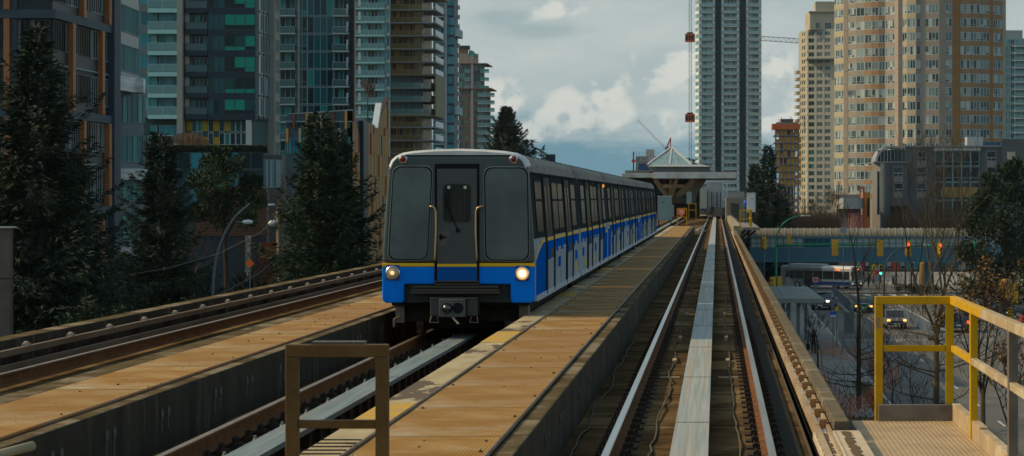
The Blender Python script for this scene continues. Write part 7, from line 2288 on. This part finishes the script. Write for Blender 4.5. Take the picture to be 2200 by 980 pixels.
# ------------------------------------------------------------------ shop fronts and street clutter beyond the footbridge
d = 378.0; s = d / F
Sh = Building('shop_row', 'low row of shops with red and white panels seen under the footbridge', 'building', (wx(1960, d), d + 6, GZ))
Sh.core([V2(1838, d), V2(2130, d), V2(2130, d + 12), V2(1838, d + 12)], GZ, GZ + 4.8, mat('dim_shop_wall', (.07, .07, .065), .8))
shopc = [(1842, 1850, (.45, .43, .36)), (1852, 1858, (.42, .05, .04)), (1860, 1867, (.50, .48, .42)), (1868, 1874, (.04, .20, .07)), (1906, 1914, (.38, .36, .38)), (1916, 1932, (.40, .06, .05)), (1934, 1944, (.24, .25, .27)), (1946, 1956, (.05, .18, .19)), (1984, 1992, (.42, .25, .07)), (2000, 2012, (.06, .09, .16)), (2020, 2040, (.10, .16, .17)), (2060, 2074, (.25, .23, .2))]
for i, (a, c, col) in enumerate(shopc):
    m = mat('shop_panel_%d' % i, col, .7)
    Sh.w('panel%d' % i, m).box(wx(a, d), wx(c, d), d - .12, d - .02, GZ + (.2 if i % 2 else .9), GZ + 4.2)
Sh.facade(V2(1842, d), V2(2120, d), GZ + .2, 3.5, 1, None, None, [(.5 + k * 2.2, 1.8, .2, 3.0, 2, palefr, g_dark) for k in range(9)])
Sh.finish()
for i, (px, py, h_) in enumerate(((1963, 618, 3.3), (1996, 622, 3.0), (1927, 612, 3.4))):
    g = G(px, py); t = thing('globe_lamp', ('short lamp post with a pale globe, middle one beyond the crossing', 'short lamp post with a pale globe, rightmost beyond the crossing', 'short lamp post with a pale globe, leftmost beyond the crossing')[i], 'street lamp', g, 'globe lamps on the plaza')
    b = MB(); b.tube([g, g + Vector((0, 0, h_))], .05, 8); b.build('pole', MATS['black_pole'], t)
    b = MB(); b.lathe(g + Vector((0, 0, h_)), [(.06, -.02), (.24, .12), (.30, .32), (.22, .52), (.04, .62)], 14); b.build('globe', mat('globe_glass', (.5, .5, .45), .3), t, smooth=True)
g = G(1988, 622); t = thing('advert_column', 'tan advertising column on the plaza', 'column', g)
b = MB(); b.lathe(g, [(.75, 0), (.75, 3.4), (.85, 3.5), (.5, 4.0)], 16); b.build('drum', mat('tan_column', (.42, .29, .11), .7, col2=(.35, .22, .09), scale=1), t, smooth=True)
# ------------------------------------------------------------------ trees and shrubs
def leaf_mat(name, c0, c1, c2, rough=.75, trans=.0):
    m, nt, b = _nt(name)
    at = N(nt, 'ShaderNodeAttribute', attribute_name='rnd')
    cr = N(nt, 'ShaderNodeValToRGB'); e = cr.color_ramp.elements
    e[0].color = (*c0, 1); e[1].color = (*c2, 1); e[1].position = 1
    k = e.new(.6); k.color = (*c1, 1)
    nt.links.new(at.outputs['Fac'], cr.inputs[0]); nt.links.new(cr.outputs[0], b.inputs['Base Color'])
    b.inputs['Roughness'].default_value = rough; b.inputs['Specular IOR Level'].default_value = .25
    MATS[name] = m
    return m


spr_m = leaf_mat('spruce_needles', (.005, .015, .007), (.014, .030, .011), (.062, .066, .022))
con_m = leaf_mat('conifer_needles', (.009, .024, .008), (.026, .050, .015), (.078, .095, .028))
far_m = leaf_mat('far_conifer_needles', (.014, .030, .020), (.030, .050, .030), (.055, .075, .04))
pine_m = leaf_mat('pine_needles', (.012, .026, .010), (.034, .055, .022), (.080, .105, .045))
ever_m = leaf_mat('evergreen_leaves', (.008, .018, .008), (.018, .040, .014), (.045, .085, .022))
brown_l = leaf_mat('dry_brown_leaves', (.09, .045, .014), (.17, .085, .025), (.26, .14, .045))
bark = mat('dark_bark', (.055, .043, .032), .95, col2=(.03, .024, .018), scale=5, bump=.4, stretch=(1, 1, .3))
barkl = mat('pale_bark', (.105, .082, .05), .9, col2=(.08, .06, .035), scale=4, bump=.3, stretch=(1, 1, .3))
twigm = mat('dark_twigs', (.045, .034, .024), .95)
twigb = mat('brown_twigs', (.12, .075, .045), .95, col2=(.07, .045, .03), scale=2)


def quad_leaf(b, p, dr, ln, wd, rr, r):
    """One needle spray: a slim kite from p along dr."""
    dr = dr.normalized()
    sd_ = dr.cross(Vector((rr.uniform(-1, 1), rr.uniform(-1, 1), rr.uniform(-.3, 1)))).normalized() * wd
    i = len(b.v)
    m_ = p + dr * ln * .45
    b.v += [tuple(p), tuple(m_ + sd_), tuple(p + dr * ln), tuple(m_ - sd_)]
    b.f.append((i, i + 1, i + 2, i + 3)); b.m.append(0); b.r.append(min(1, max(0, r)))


def conifer(label, x, y, h, r, z_low, seed, m, dens=1.0, leaf=.42, name='conifer_tree', droop=.25, taper=.9, group=None, base=GZ, gap=.42, twist=.0, lx=0.0):
    rr = random.Random(seed)
    t = thing(name, label, 'tree', (x, y, base), group)
    b = MB(); b.tube([(x, y, base), (x, y, base + h * .3), (x + lx * .6, y, base + h * .7), (x + lx, y, base + h)], [h * .017, h * .012, h * .006, .015], 8); b.build('trunk', bark, t)
    b = MB()
    z = z_low
    lobe = [rr.uniform(.82, 1.18) for _ in range(9)]
    while z < h - .1:
        f = (z - z_low) / (h - z_low)
        R_ = r * (1 - f) ** taper * rr.uniform(.78, 1.12) + .12
        nb_ = max(4, int(7 * (0.4 + (1 - f) * .7)))
        a0 = rr.random() * 6.28
        for k in range(nb_):
            a = a0 + 6.28 * k / nb_ + rr.uniform(-.35, .35)
            Rb = R_ * rr.uniform(.6, 1.15) * lobe[int((a % 6.28) / 6.28 * 8.99)]
            if rr.random() < .06: continue
            el = .55 * f - droop * (1 - f) + rr.uniform(-.12, .12)
            tone = rr.gauss(.30, .18)
            dv = Vector((cos(a) * cos(el), sin(a) * cos(el), sin(el)))
            p0 = Vector((x + lx * f, y, base + z))
            b.bar(p0, p0 + dv * Rb * .9 + Vector((0, 0, .10 * Rb)), .03, .03) if Rb > 1.2 and rr.random() < .4 else None
            if b.m and b.r: pass
            n = max(3, int(Rb * 11 * dens))
            for q in range(n):
                s_ = (.12 + .88 * (q + rr.random()) / n)
                c = p0 + dv * (Rb * s_) + Vector((0, 0, -.10 * Rb * sin(s_ * 3.0) + .16 * Rb * s_ * s_))
                wv = Rb * .30 * (1 - s_ * .65)
                for u in range(2):
                    sdv = Vector((-sin(a), cos(a), 0)) * rr.uniform(-wv, wv)
                    d_ = dv * rr.uniform(.4, 1.0) + sdv.normalized() * rr.uniform(.2, 1.0) + Vector((0, 0, rr.uniform(-.75, .25)))
                    big = 1.9 if s_ < .45 else 1.0
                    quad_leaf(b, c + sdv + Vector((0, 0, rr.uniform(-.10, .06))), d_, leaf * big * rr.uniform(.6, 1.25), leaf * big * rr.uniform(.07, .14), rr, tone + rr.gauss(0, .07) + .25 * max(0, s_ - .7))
        z += gap * (1.0 - .35 * f)
    b.m = [0] * len(b.m)
    b.build('crown', m, t, fix=False)
    return t


def bare_tree(label, x, y, h, seed, trunk_m=bark, tw=twigm, base=GZ, r0=None, lev=5, spread=.55, up=.35, first=.35, lean=0.0, name='bare_tree', leaders=0, kids=(2, 4), group=None, leaves=None, nleaf=0, minr=.011, low=False):
    rr = random.Random(seed)
    t = thing(name, label, 'tree', (x, y, base), group)
    tb, cb_, lb = MB(), MB(), MB()
    r0 = r0 or h * .014
    ends = []
    def grow(p, d, ln, rad, l):
        n = 4; pts = [p]; rs = [rad]
        dd = d.copy()
        for i in range(n):
            dd = (dd + Vector((rr.uniform(-.16, .16), rr.uniform(-.16, .16), rr.uniform(-.06, .14)))).normalized()
            pts.append(pts[-1] + dd * ln / n); rs.append(max(minr, rad * (1 - .42 * (i + 1) / n)))
        (tb if l <= 0 else cb_).tube(pts, rs, 7 if l <= 0 else (5 if l < 2 else 3), cap=False)
        if l >= lev: ends.append((pts, dd)); return
        nk = rr.randint(*kids)
        for k in range(nk):
            i = rr.randint(2, n) if l else rr.randint(2, n)
            a = rr.random() * 6.28
            ax = Vector((cos(a), sin(a), rr.uniform(-.2, .5)))
            nd = (dd * (1 - spread * rr.uniform(.6, 1.2)) + ax * spread + Vector((0, 0, up * .6))).normalized()
            grow(pts[i], nd, ln * rr.uniform(.52, .80), max(minr, rs[i] * rr.uniform(.5, .72)), l + 1)
        if l < lev: grow(pts[-1], (dd + Vector((0, 0, up * .5))).normalized(), ln * .72, rs[-1], l + 1)
    p0 = Vector((x, y, base)); top = p0 + Vector((lean, 0, h * first))
    tb.tube([p0, p0.lerp(top, .5), top], [r0 * 1.15, r0, r0 * .85], 8)
    if leaders:
        for k in range(leaders):
            a = 6.28 * k / leaders + rr.random(); grow(top + Vector((0, 0, -.25 * k)), Vector((cos(a) * .28, sin(a) * .28, 1)).normalized(), h * .26, r0 * .55, 1)
    else: grow(top, Vector((lean * .05, 0, 1)), h * .24, r0 * .8, 0)
    if low:
        for k in range(14):
            a = rr.random() * 6.28; zz = h * rr.uniform(.08, first)
            grow(p0.lerp(top, zz / (h * first)), Vector((cos(a), sin(a), rr.uniform(-.05, .3))).normalized(), h * .17, r0 * .30, 2)
    tb.build('trunk', trunk_m, t, fix=False)
    cb_.build('crown', tw, t, fix=False)
    if leaves:
        for pts, dd in ends:
            for q in range(nleaf):
                if rr.random() < .5: continue
                p = pts[rr.randint(1, 4)]
                quad_leaf(lb, p, Vector((rr.uniform(-1, 1), rr.uniform(-1, 1), rr.uniform(-1, .2))), rr.uniform(.10, .20), rr.uniform(.04, .075), rr, rr.random())
        lb.build('leaves', leaves, t, fix=False)
    return t


def clump_tree(label, x, y, h, clumps, m, seed, n=420, leaf=.26, name='evergreen_tree', trunk=bark, limbs=True, base=GZ, group=None, r0=None):
    """clumps: (dx, dy, z above base, radius, flatness)."""
    rr = random.Random(seed)
    t = thing(name, label, 'tree', (x, y, base), group)
    tb = MB(); r0 = r0 or h * .016
    tb.tube([(x, y, base), (x + .1, y, base + h * .4), (x - .1, y, base + h * .75), (x, y, base + h * .92)], [r0, r0 * .8, r0 * .45, .03], 8)
    b = MB()
    for dx, dy, z, rad, fl in clumps:
        c = Vector((x + dx, y + dy, base + z))
        if limbs: tb.tube([(x, y, base + max(1, z - rad * 1.1)), tuple(Vector((x, y, base + z - rad * .5)).lerp(c, .6)), tuple(c)], [r0 * .4, r0 * .25, .02], 5)
        tone = rr.gauss(.35, .14)
        subs = []
        for q in range(9):
            v = Vector((rr.gauss(0, 1), rr.gauss(0, 1), rr.gauss(0, 1))).normalized()
            subs.append((c + Vector((v.x * rad * .62, v.y * rad * .62, v.z * rad * .62 * fl)), rad * rr.uniform(.28, .5), tone + rr.gauss(0, .12)))
        for q in range(n):
            sc, sr, tn = subs[rr.randrange(9)]
            v = Vector((rr.gauss(0, 1), rr.gauss(0, 1), rr.gauss(0, 1))).normalized()
            p = sc + v * sr * rr.random() ** .35
            quad_leaf(b, p, v + Vector((rr.uniform(-.6, .6), rr.uniform(-.6, .6), rr.uniform(-.2, .6))), leaf * rr.uniform(.6, 1.3), leaf * rr.uniform(.16, .3), rr, tn + rr.gauss(0, .07))
    tb.build('trunk', trunk, t, fix=False); b.build('crown', m, t, fix=False)
    return t


def T2(px, d): return wx(px, d), d
def TH(py, d): return wz(py, d) - GZ

x, y = T2(72, 108)
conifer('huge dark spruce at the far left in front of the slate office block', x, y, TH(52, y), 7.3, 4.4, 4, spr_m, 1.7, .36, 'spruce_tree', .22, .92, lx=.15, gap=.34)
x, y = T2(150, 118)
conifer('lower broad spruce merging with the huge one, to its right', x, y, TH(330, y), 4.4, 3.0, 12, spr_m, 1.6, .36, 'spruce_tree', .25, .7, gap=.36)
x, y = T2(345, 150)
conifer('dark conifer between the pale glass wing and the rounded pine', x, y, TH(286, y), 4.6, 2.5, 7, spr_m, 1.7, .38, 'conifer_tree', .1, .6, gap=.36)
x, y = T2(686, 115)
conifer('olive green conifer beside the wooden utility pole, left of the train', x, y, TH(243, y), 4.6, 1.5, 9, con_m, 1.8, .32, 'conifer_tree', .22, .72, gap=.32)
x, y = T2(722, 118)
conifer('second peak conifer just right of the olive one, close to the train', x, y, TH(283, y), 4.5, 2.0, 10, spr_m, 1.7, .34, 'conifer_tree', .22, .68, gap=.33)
x, y = T2(640, 112)
conifer('small drooping conifer at the foot of the utility pole', x, y, TH(430, y), 2.2, 1.0, 19, con_m, 1.8, .26, 'conifer_tree', .2, .8)
for i, (px, py, hh) in enumerate(((184, 622, 1), (215, 655, .8), (150, 668, .8), (258, 650, .7))):
    x, y = T2(px, 60)
    conifer(('young spruce top poking above the left parapet, tallest of four', 'young spruce top above the parapet, second from right of four', 'young spruce top above the parapet, leftmost of four', 'young spruce top above the parapet, rightmost of four')[i], x, y, TH(py, y), .55, 7.5, 40 + i, con_m, 2.0, .13, 'young_spruce', -.3, 1.0, group='young spruces by the parapet', gap=.16)
# rounded pine with bare lower trunk
x, y = T2(484, 160)
u = 160 / F
cl = [((px - 484) * u, rr_, TH(py, 160), rad * u, .62) for px, py, rad, rr_ in ((455, 348, 34, .5), (505, 352, 30, -.6), (430, 388, 32, .3), (478, 382, 40, -.8), (530, 392, 32, .4), (450, 425, 38, -.7), (505, 428, 42, .5), (548, 430, 26, 0), (470, 462, 40, .6), (520, 470, 36, -.5), (425, 458, 26, .2), (476, 332, 20, 0))]
clump_tree('rounded open pine in front of the wood slat podium', x, y, TH(335, 160), cl, pine_m, 21, 620, .30, 'pine_tree')
# dark shrubs in the dip left of the train
sh_m = leaf_mat('dark_shrub_leaves', (.010, .014, .008), (.022, .024, .012), (.05, .045, .022))
for i, (px, py, d_, rad, lb) in enumerate(((448, 590, 175, 48, 'dark rounded shrub left of the curved lamp post'), (520, 585, 172, 44, 'dark rounded shrub behind the orange roadworks sign'), (400, 600, 200, 40, 'dark shrub behind the shorter leaning lamp post'), (560, 560, 180, 40, 'dark shrub in front of the rust red panel'), (330, 590, 205, 46, 'dark shrub under the pale glass wing'), (610, 600, 150, 36, 'low dark shrub by the utility pole'), (265, 560, 170, 60, 'dark shrub mass beside the lower spruce'), (120, 600, 150, 70, 'dark shrub mass behind the spruce trunks'), (790, 600, 130, 30, 'low shrub hard against the left edge of the train'))):
    u = d_ / F; rr = random.Random(i)
    z = TH(py, d_)
    cl = [(rr.uniform(-.7, .7) * rad * u, rr.uniform(-1, 1), z * f_ + rr.uniform(-.4, .4), rad * u * .75, .8) for f_ in (.15, .3, .5, .7, .9, .6, .4)]
    clump_tree(lb, wx(px, d_), d_, z, cl, sh_m, 60 + i, 420, .30, 'shrub', limbs=False, r0=.08)
# brown bare brush near the left
for i, (px, d_, hh, lb) in enumerate(((818, 150, 470, 'bare brown thicket between the wood fins and the train'), (596, 230, 300, 'small bare tree on the terrace left of the blue glass'), (545, 168, 430, 'bare branching shrub under the rounded pine'), (425, 200, 420, 'bare twiggy bush between conifer and pine'))):
    bare_tree(lb, wx(px, d_), d_, TH(hh, d_), 80 + i, bark, twigb, lev=4, spread=.7, up=.25, first=.22, kids=(2, 4), minr=.014)
x, y = wx(790, 470), 470
bare_tree('reddish bare tree on a terrace in front of the pale seafoam tower', x, y, 8.5, 90, bark, mat('red_twigs', (.16, .075, .05), .9), base=wz(262, 470), lev=4, spread=.5, up=.4, minr=.03)
# weeping brown bush and hedge on the podium roof
rr = random.Random(77)
zr_ = wz(329, 270)
t = thing('weeping_bush', 'weeping brown leafless bush above the hedge on the podium roof', 'bush', (wx(400, 274), 274, zr_))
b = MB()
for k in range(420):
    a = rr.random() * 6.28; R_ = 2.9 * sqrt(rr.random()); x0 = wx(400, 274) + R_ * cos(a); y0 = 274 + R_ * sin(a) * .5
    z0 = zr_ + 2.5 * sqrt(max(.05, 1 - (R_ / 3.1) ** 2))
    b.tube([(x0, y0, z0), (x0 + .3 * cos(a), y0, z0 - .1), (x0 + .5 * cos(a), y0, z0 - .9 - .5 * rr.random())], .022, 3, cap=False)
b.build('twigs', mat('rust_twigs', (.21, .12, .07), .9), t, fix=False)
t = thing('hedge', 'long clipped dark hedge along the podium roof', 'hedge', (wx(460, 270), 270.8, zr_))
b = MB(); x0, x1 = wx(368, 270), wx(571, 270)
for k in range(6500):
    p = Vector((rr.uniform(x0, x1), 270.3 + rr.random() * 1.2, zr_ + .9 * rr.random() ** .7))
    quad_leaf(b, p, Vector((rr.uniform(-1, 1), rr.uniform(-1, .4), rr.uniform(-.2, 1))), .18, .06, rr, rr.random() * .8)
b.build('leaves', ever_m, t, fix=False)
b = MB(); b.box(x0 + .1, x1 - .1, 270.45, 271.4, zr_, zr_ + .8); b.build('branches', mat('hedge_core', (.012, .016, .008), .95), t)
# white blossom clump near the lawn
q = G(367, 652); t = thing('white_bush', 'small bush with pale silvery leaves by the lawn edge', 'bush', q)
b = MB()
for k in range(260):
    v = Vector((rr.gauss(0, 1), rr.gauss(0, 1), abs(rr.gauss(0, 1)))).normalized()
    quad_leaf(b, q + v * rr.random() * .55 + Vector((0, 0, .35)), v, .3, .05, rr, rr.random())
b.build('leaves', leaf_mat('silver_leaves', (.3, .33, .33), (.5, .53, .53), (.65, .67, .66)), t, fix=False)

# behind the train and beside the station
x, y = T2(1088, 420)
conifer('dense dark cypress like conifer rising behind the train roof', x, y, TH(230, y), 7.2, 13.5, 14, far_m, 2.2, .62, 'conifer_tree', -.25, .8, gap=.34)
for i, (px, py, d_, lb) in enumerate(((1138, 297, 430, 'thin conifer right of the dense one behind the train'), (1164, 318, 440, 'small sparse conifer top over the train roof'))):
    conifer(lb, wx(px, d_), d_, TH(py, d_), 3.0, 4, 24 + i, far_m, .5, .8, 'conifer_tree', .0, .8, gap=.9)
t_ = thing('utility_box', 'small dark roof box just above the train roof line', 'box', P(1182, 336, 450)); q = P(1182, 336, 450)
b = MB(); b.box(q.x - .9, q.x + .9, 450, 452, GZ, q.z + .4); b.build('body', mat('dark_blue_box', (.02, .035, .045), .6), t_)
x, y = T2(1650, 335)
conifer('tall conifer in front of the pale striped tower, beside the white cabinet', x, y, TH(314, y), 3.9, 2, 15, far_m, 1.7, .5, 'conifer_tree', .1, .72, gap=.42)
x, y = T2(1622, 345)
conifer('shorter conifer left of the tall one beside the white cabinet', x, y, TH(352, y), 3.2, 2, 16, far_m, 1.7, .5, 'conifer_tree', .1, .65, gap=.42)
x, y = T2(1680, 340)
conifer('low broad conifer right of the tall one beside the white cabinet', x, y, TH(425, y), 3.0, 1, 17, far_m, 1.6, .5, 'conifer_tree', .1, .5, gap=.42)
x, y = T2(1484, 330)
conifer('tiny conifer top showing over the station roof', x, y, TH(342, y), 2.0, 9, 18, far_m, .6, .6, 'conifer_tree', 0, .6, gap=.6)
for i, (px, d_, py, lb) in enumerate(((1708, 360, 425, 'brown bare thicket right of the conifers'), (1732, 372, 398, 'brown bare tree with upright twigs below the cream tower'), (1752, 355, 405, 'brown bare tree left of the grey corner building'), (1775, 365, 352, 'taller bare tree in front of the broad beige tower'), (1790, 358, 415, 'brown bare bush hard against the corner building'), (1720, 350, 440, 'low brown bare bush above the footbridge roof'))):
    bare_tree(lb, wx(px, d_), d_, TH(py, d_), 100 + i, bark, twigb, lev=5, spread=.62, up=.3, first=.2, kids=(2, 3), minr=.018, group='bare trees behind the footbridge')
# brown undergrowth behind the footbridge
b = MB(); rr = random.Random(5)
for k in range(5200):
    d_ = rr.uniform(345, 375); px = rr.uniform(1618, 1800)
    zt_ = wz(rr.uniform(455, 500), d_)
    x0 = wx(px, d_); b.tube([(x0, d_, GZ), (x0 + rr.uniform(-.4, .4), d_, (GZ + zt_) / 2), (x0 + rr.uniform(-.9, .9), d_ + rr.uniform(-.5, .5), zt_)], [.03, .022, .012], 3, cap=False)
tag(b.build('undergrowth', twigb, None, fix=False), 'brown leafless undergrowth filling the gap behind the footbridge roof', 'undergrowth', kind='stuff')
b = MB()
for k in range(2200):
    d_ = rr.uniform(384, 396); px = rr.uniform(1905, 2110)
    zt_ = wz(rr.uniform(440, 500), d_)
    x0 = wx(px, d_); b.tube([(x0, d_, GZ), (x0 + rr.uniform(-.4, .4), d_, (GZ + zt_) / 2), (x0 + rr.uniform(-.9, .9), d_, zt_)], [.03, .022, .012], 3, cap=False)
tag(b.build('undergrowth', twigb, None, fix=False), 'rusty brown leafless scrub in front of the grey hotel', 'undergrowth', kind='stuff')

# right-hand side
x, y = T2(2012, 120)
bare_tree('big bare tree with several upright leaders behind the yellow railing', x, y, TH(292, y), 202, barkl, mat('pale_twigs', (.085, .066, .042), .9), lev=5, spread=.5, up=.42, first=.36, leaders=4, kids=(2, 3), r0=.15, minr=.0075, low=True)
x, y = T2(1845, 131)
bare_tree('slim straight bare tree left of the yellow railing', x, y, TH(500, y), 210, bark, twigm, lev=3, spread=.55, up=.4, first=.55, kids=(2, 3), r0=.13, minr=.010, low=True)
for i, (px, d_, py, lb) in enumerate(((1735, 165, 640, 'bare sapling on the verge beside the walking person, left one'), (1757, 160, 655, 'bare sapling on the verge beside the walking person, right one'), (1915, 100, 690, 'low bare branching tree seen through the yellow railing'), (1960, 96, 740, 'low dark bare tree under the railing middle bar'))):
    bare_tree(lb, wx(px, d_), d_, TH(py, d_), 220 + i, bark, twigm, lev=4, spread=.6, up=.3, first=.25, kids=(2, 3), r0=.07, minr=.009)
x, y = T2(2112, 112)
bare_tree('tree with sparse dry brown leaves behind the tan part of the railing', x, y, TH(520, y), 230, barkl, twigm, lev=5, spread=.62, up=.22, first=.28, leaders=4, kids=(2, 3), r0=.12, minr=.009, leaves=brown_l, nleaf=5)
x, y = T2(2168, 100)
bare_tree('second dry leafed tree at the right edge below the railing', x, y, TH(650, y), 231, bark, twigm, lev=4, spread=.65, up=.2, first=.3, leaders=3, kids=(2, 4), r0=.09, minr=.009, leaves=brown_l, nleaf=5)
u = 240 / F; rr = random.Random(8)
cl = []
for px, py, rad in ((2170, 365, 30), (2140, 400, 34), (2200, 392, 40), (2110, 440, 34), (2165, 440, 42), (2225, 440, 46), (2090, 490, 34), (2140, 500, 44), (2195, 500, 46), (2075, 545, 26), (2120, 555, 40), (2170, 560, 46), (2225, 560, 44), (2150, 620, 40), (2205, 620, 40), (2100, 610, 32)):
    cl.append(((px - 2160) * u, rr.uniform(-2.5, 2.5), TH(py, 240), rad * u * 1.1, .85))
clump_tree('broad dark evergreen tree at the right in front of the hotel', wx(2160, 240), 240, TH(345, 240), cl, ever_m, 31, 950, .42, 'evergreen_tree', r0=.32)
for i, (px, py, h_) in enumerate(((1925, 615, 7.0), (1945, 618, 6.5), (1958, 617, 7.5), (1977, 620, 7.0), (2004, 622, 7.5), (2030, 625, 7))):
    g = G(px, py)
    bare_tree('dark bare street tree in the row beyond the crossing', g.x, g.y, h_, 300 + i, bark, twigm, lev=4, spread=.6, up=.3, first=.35, kids=(2, 3), r0=.13, minr=.014, group='bare street trees beyond the crossing')
for i, (px, py, lb) in enumerate(((1945, 628, 'low green shrub left of the bare street trees'), (1972, 632, 'low green shrub below the globe lamp'), (2005, 636, 'low green shrub right above the yellow rail'))):
    g = G(px, py)
    clump_tree(lb, g.x, g.y, 1.2, [(rr.uniform(-1, 1), rr.uniform(-.6, .6), .5 + .3 * rr.random(), .7, .7) for _ in range(4)], ever_m, 330 + i, 260, .2, 'shrub', limbs=False, r0=.05)
# grass tufts on the verge
b = MB()
for k in range(5000):
    x0 = rr.uniform(1.6, 9.4); y0 = rr.uniform(95, 150)
    quad_leaf(b, Vector((x0, y0, GZ + .1)), Vector((rr.uniform(-.5, .5), rr.uniform(-.5, .5), 1)), rr.uniform(.1, .3), .03, rr, rr.random())
for k in range(5000):
    x0 = rr.uniform(-60, -15); y0 = rr.uniform(216, 328)
    quad_leaf(b, Vector((x0, y0, GZ + .02)), Vector((rr.uniform(-.5, .5), rr.uniform(-.5, .5), 1)), rr.uniform(.15, .35), .06, rr, rr.random())
tag(b.build('grass', leaf_mat('grass_blades', (.02, .035, .008), (.04, .065, .015), (.09, .085, .03)), None, fix=False), 'short grass on the verge and lawn', 'grass', kind='stuff')
# ------------------------------------------------------------------ thin haze in the air over the whole scene
b = MB(); b.box(-2700, 2700, -300, 2700, GZ - 1.2, 150)
hz = tag(b.build('haze', mat('haze_shell', (1, 1, 1))), 'thin pale haze in the air', None, None, 'stuff')
hm_ = MATS['haze_shell']; nt_ = hm_.node_tree
for n_ in list(nt_.nodes):
    if n_.type != 'OUTPUT_MATERIAL': nt_.nodes.remove(n_)
pv = nt_.nodes.new('ShaderNodeVolumePrincipled'); pv.inputs['Color'].default_value = (.80, .92, 1.0, 1); pv.inputs['Density'].default_value = HAZE; pv.inputs['Anisotropy'].default_value = .0
out_ = [n_ for n_ in nt_.nodes if n_.type == 'OUTPUT_MATERIAL'][0]
nt_.links.new(pv.outputs[0], out_.inputs['Volume'])
struct_names = 0
